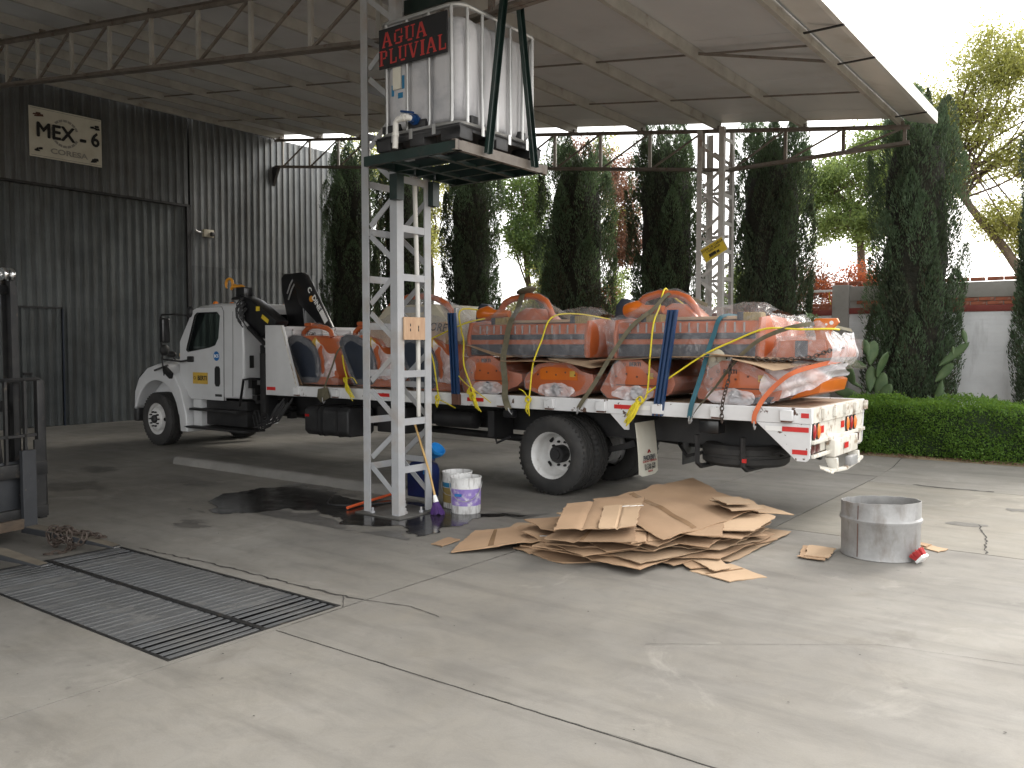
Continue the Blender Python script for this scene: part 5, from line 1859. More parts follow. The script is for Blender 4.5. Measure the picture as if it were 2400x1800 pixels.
LAB_LOW = ['wrapped orange mower end in the lower row just right of the first blue post',
           'wrapped orange mower in the lower row with a bare bright orange patch',
           'wrapped orange mower in the lower row left of the second blue post',
           'rearmost wrapped orange mower in the lower row with trailing plastic']
LOW = [
    [(-6.99, 1.39), (-6.85, 1.58), (-6.74, 1.61), (-6.47, 1.61), (-6.29, 1.52), (-6.21, 1.43), (-6.02, 1.40), (-6.01, 1.31), (-6.08, 1.25), (-6.18, 1.22), (-6.29, 1.16), (-6.91, 1.15)],
    [(-5.97, 1.34), (-5.93, 1.40), (-5.78, 1.52), (-5.51, 1.57), (-5.34, 1.55), (-5.18, 1.45), (-5.02, 1.41), (-5.01, 1.33), (-5.10, 1.20), (-5.27, 1.15), (-5.71, 1.15), (-5.96, 1.23)],
    [(-4.87, 1.33), (-4.75, 1.53), (-4.66, 1.59), (-4.40, 1.59), (-4.20, 1.44), (-4.03, 1.41), (-4.00, 1.33), (-4.04, 1.24), (-4.10, 1.20), (-4.42, 1.15), (-4.82, 1.15), (-4.92, 1.24)],
    [(-3.75, 1.32), (-3.72, 1.41), (-3.57, 1.53), (-3.48, 1.59), (-3.23, 1.58), (-3.00, 1.47), (-2.87, 1.38), (-2.85, 1.32), (-2.89, 1.20), (-3.16, 1.15), (-3.40, 1.15), (-3.74, 1.19)]]
for idx, poly in enumerate(LOW):
    y0 = 8.28
    cx = (poly[0][0] + poly[6][0]) / 2
    t = thing('mower', (cx, 9.2, 1.14), LAB_LOW[idx], 'mower', 'wrapped machines on the truck bed')
    cz0 = 1.37
    inner = [(cx + (x - cx) * .93, cz0 + (z - cz0) * .93) for x, z in poly]
    MB().prism([(x, y0 + .026, z) for x, z in inner], (0, 1.55, 0)).build('housing', K['orange'], t, bev=.012)
    ep = MB().prism([(x, y0, z) for x, z in poly], (0, .025, 0)).build('end_plate', K['orange'], t, bev=.006)
    MB().prism([(x, y0 + 1.58, z) for x, z in poly], (0, .025, 0)).build('end_plate', K['orange'], t, bev=.006)
    q = MB()
    q.tube([(cx - .02, y0 - .03, 1.225), (cx - .02, y0 + 1.62, 1.225)], .07, 12)
    q.build('rotor', K['navy'], t, smooth=40)
    # pressed rim, bolts
    rim_ = [(cx + (x - cx) * .80, cz0 + (z - cz0) * .78) for x, z in poly]
    if idx == 1:
        MB().prism([(x, y0 - .006, z) for x, z in ((-5.74, 1.34), (-5.74, 1.46), (-5.66, 1.49), (-5.28, 1.48), (-5.22, 1.42), (-5.22, 1.34))], (0, .005, 0)).build('bare_panel', K['orange_vivid'], t)
    else:
        MB().prism([(cx - .28, y0 - .005, 1.30), (cx + .28, y0 - .005, 1.30), (cx + .28, y0 - .005, 1.312), (cx - .28, y0 - .005, 1.312)], (0, .004, 0)).build('pressed_seam', K['rust'], ep)
        xx = poly[2][0] + .13
        text('BERTI', .058, K['ink'], frame((xx + .05, y0 - .004, poly[2][1] - .055), (1, 0, 0), (0, 0, 1)), ep, bold=.002)
        text('O', .05, K['ink'], frame((xx - .08, y0 - .004, poly[2][1] - .055), (1, 0, 0), (0, 0, 1)), ep)
    if idx in (1, 2, 3):
        sx = {1: -5.29, 2: -4.43 + .14, 3: -3.06}[idx]
        MB().box(sx - .035, sx + .035, y0 - .008, y0 - .0055, 1.38, 1.445).build('warning_sticker', K['plate'], ep)
    for k in range(5):
        bx_ = cx - .28 + .13 * k
        MB().lathe([(.012, 0), (.012, .008), (.001, .010)], 6, Matrix.Translation((bx_, y0 - .001, 1.40 + .03 * (k % 2))) @ Matrix.Rotation(R(90), 4, 'X')).build('bolt', K['rust'], ep)
    wrap_film(t, poly, y0, y0 + 1.6, (.66, .80, .68, .60)[idx], idx * 3.7, 'film_thin', .013)
    film_patch(t, (cx + (.02, .0, -.06, -.05)[idx], 1.22), .26, .085, y0 - .025, idx + 2.2)
    if idx in (0, 2, 3):
        film_patch(t, (poly[0][0] + .20, 1.40), .10, .18, y0 - .02, idx + 9.2, 'film')
    if idx == 3:
        # the tail of loose plastic and the deflector fin at the back
        MB().prism([(-2.90, 8.62, 1.19), (-2.62, 8.62, 1.41), (-2.57, 8.62, 1.39), (-2.60, 8.62, 1.27)], (0, .9, 0)).build('deflector', K['orange_vivid'], t, bev=.006)
        q = MB()

        def tail(u, v):
            x = -3.06 + .76 * u
            ztop = 1.50 + .07 * u
            zbot = 1.17 + .30 * u ** 1.4
            p = V((x, 8.24 + .28 * u + .03 * math.sin(v * 9), zbot + (ztop - zbot) * v))
            return p + nvec(p, 6, 4.4) * .045 + nvec(p, 16, 1.4) * .02
        q.grid(tail, 30, 14)
        q.build('film_tail', K['film_white'], t, smooth=75)
        q = MB()

        def tail2(u, v):
            x = -3.06 + .74 * u
            p = V((x, 8.26 + .28 * u + .75 * v, 1.50 + .07 * u + .05 * math.sin(v * 5)))
            return p + nvec(p, 6, 8.4) * .05
        q.grid(tail2, 20, 12)
        q.build('film_tail', K['film'], t, smooth=75)
        MB().prism([(-3.42, 8.266, 1.158), (-2.98, 8.266, 1.158), (-2.93, 8.266, 1.235), (-3.10, 8.266, 1.225)], (0, .012, 0)).build('bristle_strip', K['navy'], t)

# ---- upper row: two long mowers facing the yard
LAB_UP = ['long wrapped orange mower with navy bands on the upper layer, olive strap over its hoop',
          'long wrapped orange mower with navy bands on the upper layer nearest the truck tail']


def lerp_pts(x, pts):
    if x <= pts[0][0]: return pts[0][1]
    for (a, b), (c, d) in zip(pts[:-1], pts[1:]):
        if x <= c: return b + (d - b) * (x - a) / (c - a)
    return pts[-1][1]


for idx, (xa, xb, hoop) in enumerate((
        (-6.98, -5.14, [(-6.69, 2.04), (-6.66, 2.19), (-6.60, 2.28), (-6.48, 2.33), (-6.25, 2.36), (-6.08, 2.345), (-5.96, 2.28), (-5.89, 2.16), (-5.86, 2.05)]),
        (-4.84, -3.10, [(-4.70, 2.06), (-4.68, 2.20), (-4.60, 2.28), (-4.42, 2.325), (-4.2, 2.31), (-4.07, 2.26), (-3.99, 2.17), (-3.95, 2.05)]))):
    t = thing('mower', ((xa + xb) / 2, 9.1, 1.62), LAB_UP[idx], 'mower', 'wrapped machines on the truck bed')
    y0 = 8.42
    prof = [(y0, 1.62), (y0 - .0, 1.87), (y0 + .03, 2.0), (y0 + .25, 2.02), (9.7, 1.98), (9.9, 1.80), (9.9, 1.62)]
    MB().prism([(xa + .06, y, z) for y, z in prof], (xb - xa - .12, 0, 0)).build('housing', K['orange'], t, bev=.02)
    for x in (xa + .02, xb - .06):
        sp_ = [(y0 - .02, 1.60), (y0 - .03, 1.86), (y0 + .02, 2.03), (y0 + .35, 2.06), (9.7, 2.0), (9.92, 1.8), (9.92, 1.60)]
        MB().prism([(x, y, z) for y, z in sp_], (.035, 0, 0)).build('side_plate', K['orange'], t, bev=.01)
    MB().box(xa + .08, xb - .08, y0 - .018, y0 - .001, 1.625, 1.755).build('rubber_flap', K['navy'], t, bev=.006)
    MB().box(xa + .08, xb - .08, y0 - .014, y0 - .001, 1.812, 1.875).build('navy_band', K['navy'], t, bev=.004)
    ns = 14
    sl = None
    for k in range(ns):
        x = xa + .22 + (xb - xa - .42) * k / (ns - 1)
        if sl is None:
            s0 = MB().box(x - .007, x + .007, y0 - .012, y0 + .004, 1.885, 1.985).build('guard_slat', K['greyslat'], t)
            sl = (s0.data, x)
        else:
            o = bpy.data.objects.new('guard_slat', sl[0])
            COL.objects.link(o)
            o.parent = t
            o.location = (x - sl[1], 0, random.uniform(-.004, .004))
    # headstock hoop, dome, gearbox cone, back plate, ribbed blocks
    q = MB()
    hp_ = []
    for (a, b), (c, d) in zip(hoop[:-1], hoop[1:]):
        for k in range(3): hp_.append((a + (c - a) * k / 3, 8.72, b + (d - b) * k / 3))
    hp_.append((hoop[-1][0], 8.72, hoop[-1][1]))
    q.tube(hp_, .042, 10)
    q.build('hoop', K['orange'], t, smooth=60)
    hx0, hx1 = hoop[0][0], hoop[-1][0]
    MB().prism([(hx0 + .25, 8.62, 2.02), (hx0 + .33, 8.62, 2.13), (hx0 + .48, 8.62, 2.21), (hx0 + .62, 8.62, 2.20), (hx0 + .76, 8.62, 2.08), (hx0 + .80, 8.62, 2.02)], (0, .4, 0)).build('headstock', K['orange'], t, bev=.03)
    q = MB()
    q.tube([(xa + .06, 8.60, 2.14), (xa + .10, 8.60, 2.14), (xa + .22, 8.60, 2.15), (xa + .30, 8.60, 2.145), (xa + .54, 8.60, 2.14)], [.07, .085, .10, .055, .045], 14)
    q.build('gearbox', K['orange_vivid'], t, smooth=45)
    MB().prism([(xa - .26, 8.90, 2.04), (xa - .24, 8.90, 2.22), (xa - .17, 8.90, 2.30), (xa - .04, 8.90, 2.28), (xa - .06, 8.90, 2.04)], (0, .12, 0)).build('end_cover', K['navy'], t, bev=.02)
    for dx in (.28, .92):
        x = xa + (xb - xa) * dx
        q = MB()
        for k in range(6): q.box(x - .09 + .03 * k, x - .072 + .03 * k, y0 + .04, y0 + .20, 2.0, 2.085)
        q.box(x - .09, x + .09, y0 + .045, y0 + .195, 2.0, 2.075)
        q.build('ribbed_block', K['ochre'], t)
        MB().box(x - .16, x - .095, y0 + .04, y0 + .20, 2.0, 2.09).build('block_cap', K['navy'], t, bev=.012)
    MB().box(xa + .7, xb - .25, y0 + .05, y0 + .5, 2.015, 2.05).build('card_cover', K['board_pale'], t, bev=.01)
    # film tent
    tops = [(xa - .02, .0), (xa + .10, .03), (xa + .45, .05), (xa + .75, .07), (xa + 1.2, .045), (xb - .30, .10), (xb - .12, .09), (xb + .02, .0)]
    rows = [(8.372, 1.60), (8.375, 1.70), (8.385, 1.82), (8.392, 1.94), (8.43, 2.03), (8.55, 2.07), (8.66, 2.1), (8.735, 2.1), (8.85, 2.1), (9.1, 2.06), (9.4, 2.04), (9.7, 2.03), (9.95, 1.9), (9.96, 1.7)]

    def tent(u, v):
        x = xa - .03 + (xb - xa + .06) * u
        j = min(len(rows) - 1, int(round(v * (len(rows) - 1))))
        y, z = rows[j]
        hz = lerp_pts(x, [(hx0 - .12, 2.08)] + [(a, b + .05) for a, b in hoop[1:-1]] + [(hx1 + .12, 2.10)])
        if 4 <= j <= 11: z += lerp_pts(x, tops) * (1 if j < 9 else .5)
        if j == 7: z = max(z, hz + .005)
        if j in (6, 8): z = max(z, 2.08 + (hz - 2.08) * .72)
        if j == 5: z = max(z, 2.06 + (hz - 2.06) * .42)
        if j == 9: z = max(z, 2.06 + (hz - 2.06) * .45)
        if j == 10: z = max(z, 2.04 + (hz - 2.06) * .2)
        p = V((x, y, z))
        d = nvec(p, 4, idx * 5.1) * .018 + nvec(p, 13, idx) * .009
        d.y = -abs(d.y) if j < 4 else d.y
        if 4 <= j <= 11: d.z = abs(d.z)
        return p + d
    q = MB()
    q.grid(tent, 70, len(rows) - 1)
    q.build('plastic_wrap', K['film_thin'], t, smooth=75)
    for xe, s in ((xa - .02, -1), (xb + .02, 1)):
        q = MB()

        def curtain(u, v, xe=xe, s=s):
            y = 8.38 + 1.5 * u
            z = 1.60 + .47 * v
            p = V((xe + s * (.02 + .10 * math.sin(v * 3.1) * (1 if s > 0 else .35)), y, z))
            return p + nvec(p, 5, idx + 3 * s) * .05 + nvec(p, 15, idx) * .02
        q.grid(curtain, 30, 12)
        q.build('film_curtain', K['film'], t, smooth=75)
# ---- small machine at the very back of the upper layer
t = thing('mower', (-2.7, 9.0, 1.6), 'small wrapped orange implement with a pointed lug at the tail of the load', 'mower', 'wrapped machines on the truck bed')
MB().prism([(-3.0, 8.50, 1.62), (-2.98, 8.50, 1.79), (-2.80, 8.50, 1.80), (-2.52, 8.50, 1.80), (-2.50, 8.50, 1.62)], (0, 1.1, 0)).build('housing', K['orange'], t, bev=.015)
MB().box(-2.80, -2.68, 8.482, 8.499, 1.63, 1.79).build('navy_band', K['navy'], t)
MB().prism([(-2.64, 8.55, 1.62), (-2.62, 8.55, 1.84), (-2.66, 8.55, 1.95), (-2.63, 8.55, 2.01), (-2.42, 8.55, 2.01), (-2.40, 8.55, 1.97), (-2.48, 8.55, 1.88), (-2.52, 8.55, 1.62)], (0, .05, 0)).build('lug', K['orange_vivid'], t, bev=.008)
q = MB()
q.lathe([(.02, 0), (.02, .004), (.001, .004)], 10, Matrix.Translation((-2.47, 8.549, 1.965)) @ Matrix.Rotation(R(90), 4, 'X'))
q.lathe([(.012, 0), (.012, .004), (.001, .004)], 10, Matrix.Translation((-2.52, 8.549, 1.95)) @ Matrix.Rotation(R(90), 4, 'X'))
q.build('lug_hole', K['paper'], t)
q = MB()


def hw(u, v):
    x = -3.02 + .58 * u
    top_ = lerp_pts(x, [(-3.02, 1.76), (-2.97, 1.82), (-2.80, 1.81), (-2.70, 1.84), (-2.64, 1.96), (-2.58, 1.98), (-2.50, 1.88), (-2.44, 1.80)])
    rw = [(8.46, 1.60), (8.455, 1.70), (8.46, top_ - .04), (8.50, top_ + .01), (8.62, top_ + .015), (8.9, min(top_, 1.84)), (9.3, 1.83), (9.62, 1.8), (9.64, 1.62)]
    j = min(8, int(round(v * 8)))
    p = V((x, rw[j][0], rw[j][1]))
    return p + nvec(p, 7, 2.2) * .025 + nvec(p, 18, 5) * .01


q.grid(hw, 28, 8)
q.build('plastic_wrap', K['film'], t, smooth=75)
q = MB()


def hw2(u, v):
    p = V((-2.46 + .05 * math.sin(v * 4), 8.45 + .9 * u, 1.55 + .32 * v))
    return p + nvec(p, 6, 9.2) * .04


q.grid(hw2, 20, 10)
q.build('film_curtain', K['film_white'], t, smooth=75)
sprig = MB()
random.seed(6)
for k in range(16):
    c = V((-2.66 + random.uniform(-.06, .06), 8.60 + random.uniform(-.04, .04), 2.02 + random.uniform(-.03, .03)))
    d = V((random.uniform(-1, .4), random.uniform(-.5, .5), random.uniform(-.5, .5))).normalized() * .05
    s = V((random.uniform(-1, 1), random.uniform(-1, 1), random.uniform(-1, 1))).cross(d).normalized() * .012
    sprig.add([c - d, c + s, c + d, c - s], [(0, 1, 2, 3)])
sprig.build('leaf_sprig', K['cactus'], loc=(-2.66, 8.6, 2.0), label='small green leafy sprig caught on the tail of the load', cat='leaf')

# ---- three machines stood on end at the front of the bed
navy = [(-10.51, 1.78), (-10.46, 1.86), (-10.36, 1.90), (-10.18, 1.885), (-9.99, 1.815), (-9.86, 1.69), (-9.79, 1.54), (-9.77, 1.39), (-9.79, 1.26), (-9.86, 1.19), (-10.19, 1.18), (-10.33, 1.42)]
body = [(-10.20, 1.16), (-10.36, 1.50), (-10.46, 1.80), (-10.10, 1.89), (-9.84, 1.82), (-9.63, 1.63), (-9.52, 1.45), (-9.40, 1.30), (-9.45, 1.16)]
t = thing('mower', (-9.95, 9.2, 1.14), 'wrapped mower with a dark round end plate nearest the white headboard', 'mower', 'wrapped machines on the truck bed')
MB().prism([(x, 8.42, z) for x, z in body], (0, 1.55, 0)).build('housing', K['orange'], t, bev=.02)
MB().prism([(x, 8.36, z) for x, z in navy], (0, .058, 0)).build('end_plate', K['navy'], t, bev=.025, seg=3)
q = MB()
hq = [(-10.62, 8.78, 1.86), (-10.60, 8.78, 1.94), (-10.52, 8.78, 2.0), (-10.40, 8.78, 2.035), (-10.22, 8.78, 2.03), (-10.06, 8.78, 2.0), (-9.97, 8.78, 1.95), (-9.94, 8.78, 1.87)]
q.tube(hq, .038, 10)
q.build('hoop', K['orange'], t, smooth=60)
B(-10.52, -10.36, 8.72, 8.86, 2.03, 2.09).build('hoop_bracket', K['orange'], t, bev=.02)
MB().prism([(-9.98, 8.405, 1.79), (-9.90, 8.405, 1.86), (-9.80, 8.405, 1.79), (-9.86, 8.405, 1.72)], (0, .01, 0)).build('warning_sticker', K['plate'], t)
q = MB()


def lf(u, v):
    pts = resample(navy[:9] + [(-9.45, 1.30), (-9.42, 1.17), (-10.2, 1.17)], 40)
    i = int(round(u * 40)) % 40
    rws = [(.72, 8.346), (.9, 8.340), (1.0, 8.342), (1.05, 8.40), (1.06, 8.6), (1.06, 9.0), (1.06, 9.5), (1.05, 10.0)]
    j = min(7, int(round(v * 7)))
    sc, y = rws[j]
    cx, c2 = -9.98, 1.52
    p = V((cx + (pts[i][0] - cx) * sc, y, max(1.145, c2 + (pts[i][1] - c2) * sc)))
    d = nvec(p, 4, 3.3) * .022 + nvec(p, 12, 1) * .012
    if j < 3: d.y = -abs(d.y)
    return p + V((d.x, d.y, max(d.z, 0) if p.z < 1.16 else d.z))


q.grid(lf, 40, 7)
q.build('plastic_wrap', K['film_thin'], t, smooth=75)
q = MB()


def lf2(u, v):
    x = -10.60 + .72 * u
    z = lerp_pts(x, [(a[0], a[2]) for a in hq]) + .05
    p = V((x, 8.74 + .12 * v, z - .08 * abs(v - .5)))
    return p + nvec(p, 9, 2) * .02


q.grid(lf2, 20, 4)
q.build('film_cap', K['film'], t, smooth=75)
q = MB()


def lf3(u, v):
    x = -9.86 + .38 * u
    p = V((x, 8.40 + .02 * math.sin(7 * u), lerp_pts(x, [(-9.86, 1.83), (-9.63, 1.66), (-9.48, 1.62)]) - (.55 - .25 * u) * v))
    return p + nvec(p, 7, 6) * .04


q.grid(lf3, 18, 12)
q.build('film_fold', K['film_white'], t, smooth=75)
copy_tree(t, (1.17, 0, 0), label='wrapped mower with a dark round end plate just left of the grey column')
copy_tree(t, (2.32, 0, -.02), label='wrapped mower with a dark round end plate half hidden behind the grey column')
# card edge standing beside the headboard
MB().prism([(-10.37, 8.30, 1.30), (-10.34, 8.30, 1.55), (-10.07, 8.30, 1.148), (-10.11, 8.30, 1.148)], (0, .012, 0)).build('card_strip', K['board'], loc=(-10.2, 8.3, 1.15), label='thin brown cardboard strip standing beside the headboard', cat='cardboard')

# ---- wrapped boxy machine behind the column
t = thing('mower', (-7.85, 9.1, 1.72), 'cardboard covered wrapped machine with orange hoop and black handwriting, right of the column', 'mower', 'wrapped machines on the truck bed')
q = MB()
q.tube([(-8.85, 8.76, 2.0), (-8.80, 8.76, 2.2), (-8.6, 8.76, 2.36), (-8.3, 8.76, 2.42), (-8.0, 8.76, 2.42), (-7.80, 8.76, 2.38), (-7.62, 8.76, 2.30), (-7.51, 8.76, 2.18), (-7.46, 8.76, 2.05), (-7.46, 8.76, 1.9)], .042, 10)
q.build('hoop', K['orange'], t, smooth=60)
MB().prism([(-8.9, 8.60, 1.72), (-8.9, 8.60, 2.02), (-8.6, 8.60, 2.30), (-7.70, 8.60, 2.30), (-7.50, 8.60, 2.10), (-7.42, 8.60, 1.80), (-7.5, 8.60, 1.72)], (0, 1.2, 0)).build('card_cover', K['beige'], t, bev=.03)
MB().prism([(-8.9, 8.57, 1.72), (-8.9, 8.57, 1.98), (-7.47, 8.57, 2.06), (-7.40, 8.57, 1.86), (-7.5, 8.57, 1.72)], (0, .03, 0)).build('side_card', K['board_pale'], t, bev=.01)
text('COREX', .16, K['ink'], frame((-7.60, 8.55, 1.98), (1, 0, -.08), (0, 0, 1)), t, name='handwriting', shear=.25)
q = MB()


def ef(u, v):
    x = -8.95 + 1.55 * u
    tp = lerp_pts(x, [(-8.95, 2.0), (-8.8, 2.25), (-8.55, 2.42), (-8.0, 2.47), (-7.75, 2.41), (-7.55, 2.30), (-7.40, 2.0)])
    rw = [(8.48, 1.70), (8.49, 1.85), (8.52, 2.0), (8.62, (2.0 + tp) / 2), (8.74, tp), (8.95, tp - .05), (9.4, 2.2), (9.85, 2.0), (9.87, 1.75)]
    j = min(8, int(round(v * 8)))
    p = V((x, rw[j][0], rw[j][1]))
    return p + nvec(p, 5, 1.1) * .03 + nvec(p, 14, 2) * .012


q.grid(ef, 46, 8)
q.build('plastic_wrap', K['film'], t, smooth=75)
MB().box(-7.36, -7.32, 8.60, 8.66, 1.9, 2.24).build('steel_post', K['greyslat'], t, bev=.004)

# ---- cardboard between the layers
def card(name, pts4, m, label, n=10, curl=.02, seed=0, th=.006, crease=None):
    q = MB()
    a, b, c, d = [V(p) for p in pts4]

    def fn(u, v):
        p = (a * (1 - u) + b * u) * (1 - v) + (d * (1 - u) + c * u) * v
        k = mnoise.noise(V((p.x * 3, p.y * 3, seed))) * curl
        e = .016
        if crease and abs(u - crease) < .5 / n: k -= .012
        if u in (0, 1): p = p + V((mnoise.noise(V((p.x * 20, p.y * 20, seed))), mnoise.noise(V((p.y * 20, p.x * 20, seed))), 0)) * e
        if v in (0, 1): p = p + V((mnoise.noise(V((p.x * 22, p.y * 22, seed + 3))), mnoise.noise(V((p.y * 22, p.x * 22, seed + 5))), 0)) * e
        return p + V((0, 0, k))
    q.grid(fn, n, n, th)
    c0 = (a + b + c + d) / 4
    return q.build('cardboard_sheet', m, loc=c0, smooth=35, label=label, cat='cardboard', group=name)


GC = 'cardboard between the machine layers'
card(GC, [(-6.95, 8.34, 1.745), (-6.25, 8.22, 1.60), (-6.15, 9.6, 1.64), (-6.95, 9.6, 1.66)], K['board'], 'sagging dark cardboard under the left of the two long mowers', curl=.02, seed=1)
card(GC, [(-6.28, 8.20, 1.555), (-5.40, 8.14, 1.545), (-5.2, 9.7, 1.63), (-6.2, 9.7, 1.63)], K['board'], 'brown cardboard bent down over the mower beside the olive strap', curl=.02, seed=2)
card(GC, [(-5.55, 8.16, 1.585), (-4.93, 8.08, 1.50), (-4.75, 9.6, 1.62), (-5.4, 9.6, 1.62)], K['board_pale'], 'cardboard flap jutting out over the lower mower with the bare patch', curl=.015, seed=3)
card(GC, [(-5.02, 8.18, 1.572), (-4.05, 8.22, 1.625), (-4.05, 9.7, 1.62), (-5.0, 9.7, 1.62)], K['board'], 'cardboard under the long mower left of the second blue post', curl=.012, seed=4)
card(GC, [(-4.05, 8.22, 1.625), (-3.30, 8.24, 1.635), (-3.3, 9.7, 1.62), (-4.05, 9.7, 1.62)], K['board'], 'cardboard under the long mower right of the second blue post', curl=.012, seed=5)
card(GC, [(-3.62, 8.14, 1.665), (-3.26, 8.10, 1.635), (-2.78, 8.5, 1.60), (-3.3, 9.3, 1.62)], K['board'], 'dark cardboard edge over the rear lower mower near the teal strap', curl=.012, seed=6)
card(GC, [(-3.30, 8.10, 1.615), (-2.90, 8.14, 1.505), (-2.60, 8.7, 1.585), (-3.1, 9.4, 1.60)], K['board_pale'], 'pale creased cardboard sheet under the chain near the truck tail', curl=.02, seed=7)
# disc inside the rear machine
q = MB()
q.lathe([(.10, 0), (.11, .02), (.06, .05), (.03, .05), (.03, .08), (.001, .08)], 20, Matrix.Translation((-3.56, 8.33, 1.60)) @ Matrix.Rotation(R(90), 4, 'X'))
q.build('pulley', K['beige'], loc=(-3.56, 8.3, 1.5), label='round greenish pulley showing beside the rear lower mower', cat='pulley', smooth=50)

# ---- blue steel stakes
def stake(x0, x1, zt, label):
    t = thing('steel_stake', (x0, YN - .03, 1.0), label, 'post', 'blue stakes in the bed pockets')
    q = MB()
    q.extr([(-.055, .0), (.055, .0), (.055, -.045), (.035, -.045), (.035, -.02), (.012, -.02), (.012, -.045), (-.012, -.045), (-.012, -.02), (-.035, -.02), (-.035, -.045), (-.055, -.045)], (x0, YN - .005, 1.0), (x1, YN + .06, zt), (1, 0, 0), (0, 1, 0))
    q.build('channel', K['bluesteel'], t)


stake(-6.905, -7.03, 2.15, 'blue steel channel post left of the rows of lower mowers')
stake(-4.12, -3.985, 2.115, 'blue steel channel post right of the middle of the load')

# ---- ropes, straps, chains
def smooth_path(pts, n=6):
    P = [V(p) for p in pts]
    out = []
    for i in range(len(P) - 1):
        p0, p1, p2, p3 = P[max(0, i - 1)], P[i], P[i + 1], P[min(len(P) - 1, i + 2)]
        for k in range(n):
            t_ = k / n
            out.append(.5 * ((2 * p1) + (p2 - p0) * t_ + (2 * p0 - 5 * p1 + 4 * p2 - p3) * t_ ** 2 + (3 * p1 - p0 - 3 * p2 + p3) * t_ ** 3))
    out.append(P[-1])
    return out


def knot(q, c, s=.05, turns=3, seed=0, r=.0065):
    random.seed(seed)
    pts = []
    for k in range(turns * 10):
        a = 2 * math.pi * k / 10
        pts.append(V(c) + V((math.cos(a) * s * random.uniform(.5, 1), -.02 + math.sin(a * .7) * s * .35, math.sin(a) * s * 1.1 * random.uniform(.6, 1))))
    q.tube(smooth_path(pts, 2), r, 6)


def rope(pts, label, knots=(), tails=(), r=.010):
    c = V(pts[len(pts) // 2])
    q = MB()
    q.tube(smooth_path(pts, 5), r, 7)
    for k in knots: knot(q, *k)
    for tl in tails: q.tube(smooth_path(tl, 4), r * .62, 6)
    q.build('rope', K['rope'], loc=c, smooth=60, label=label, cat='rope', group='yellow ropes over the load')


def bunch(c, d, n, seed, l=.2):
    random.seed(seed)
    out = []
    for k in range(n):
        a = V(c) + V((random.uniform(-.02, .02), random.uniform(-.02, 0), random.uniform(-.02, .02)))
        e = a + V(d) * random.uniform(.7, 1.1) * l + V((random.uniform(-.02, .02), random.uniform(-.02, .0), random.uniform(-.02, .02)))
        m_ = (a + e) / 2 + V((random.uniform(-.03, .03), -.02, random.uniform(-.02, .02)))
        out.append([a, m_, e, (m_ + V((.02, -.01, .0))), a + V((.015, -.01, 0))])
    return out


rope([(-5.62, 9.7, 2.08), (-5.64, 8.9, 2.13), (-5.67, 8.405, 2.07), (-5.76, 8.33, 1.8), (-5.79, 8.20, 1.53), (-5.77, 8.11, 1.22), (-5.78, 8.10, 1.12)], 'yellow rope over the left long mower, knotted right of the olive strap',
     knots=[((-5.775, 8.10, 1.11), .04, 4, 3)], tails=[[(-5.78, 8.09, 1.12), (-5.83, 8.07, 1.20), (-5.90, 8.07, 1.23)]] + bunch((-5.775, 8.09, 1.08), (0, 0, -1), 3, 5, .14))
rope([(-7.1, 9.4, 2.15), (-7.22, 8.62, 2.22), (-7.08, 8.42, 1.95), (-6.99, 8.36, 1.80), (-6.87, 8.22, 1.5), (-6.66, 8.11, 1.24)], 'yellow rope beside the first blue post ending in a big tangled bundle',
     knots=[((-6.63, 8.09, 1.18), .055, 5, 8), ((-6.6, 8.08, 1.12), .05, 4, 9)], tails=[[(-6.63, 8.09, 1.2), (-6.8, 8.12, 1.3), (-6.95, 8.16, 1.40)], [(-6.6, 8.08, 1.2), (-6.45, 8.08, 1.12), (-6.33, 8.08, 1.05)]] + bunch((-6.6, 8.08, 1.12), (.55, -.1, -.8), 8, 4, .24))
rope([(-7.69, 8.42, 1.8), (-7.43, 8.26, 1.57), (-7.32, 8.2, 1.31), (-7.20, 8.11, 1.10)], 'yellow rope hanging just right of the grey column with a loose tail',
     knots=[((-7.19, 8.10, 1.08), .035, 4, 2)], tails=[[(-7.18, 8.09, 1.06), (-7.05, 8.08, 1.02), (-6.9, 8.09, .96)]] + bunch((-7.19, 8.09, 1.06), (0, 0, -1), 2, 6, .12))
rope([(-7.95, 8.44, 1.74), (-7.69, 8.42, 1.80), (-7.22, 8.36, 1.94), (-6.95, 8.42, 2.04), (-6.7, 8.6, 2.1)], 'yellow rope running up to the right across the handwritten carton')
rope([(-4.33, 9.6, 2.1), (-4.34, 8.9, 2.30), (-4.34, 8.70, 2.375), (-4.32, 8.52, 2.15), (-4.31, 8.37, 1.97), (-4.28, 8.24, 1.60), (-4.26, 8.14, 1.23), (-4.33, 8.10, 1.10)], 'yellow rope dropping from the rear hoop to a long hanging bundle',
     knots=[((-4.31, 8.09, 1.16), .04, 5, 6), ((-4.36, 8.08, 1.08), .04, 4, 16)], tails=bunch((-4.33, 8.09, 1.14), (-.45, -.1, -.85), 9, 14, .26))
rope([(-4.26, 8.13, 1.23), (-4.0, 8.2, 1.42), (-3.66, 8.26, 1.65), (-3.40, 8.33, 1.78), (-3.06, 8.37, 1.91), (-2.72, 8.40, 1.90), (-2.47, 8.50, 1.905), (-2.44, 8.7, 1.90)], 'yellow rope slanting up across the load to the orange lug')
rope([(-9.19, 8.30, 1.6), (-9.05, 8.2, 1.45), (-8.90, 8.12, 1.28)], 'yellow rope knotted left of the column below the dark end plate',
     knots=[((-8.89, 8.10, 1.26), .035, 4, 12)], tails=[[(-8.9, 8.09, 1.27), (-8.75, 8.08, 1.30), (-8.66, 8.08, 1.22)]] + bunch((-8.88, 8.09, 1.24), (.6, -.1, -.75), 4, 13, .32))
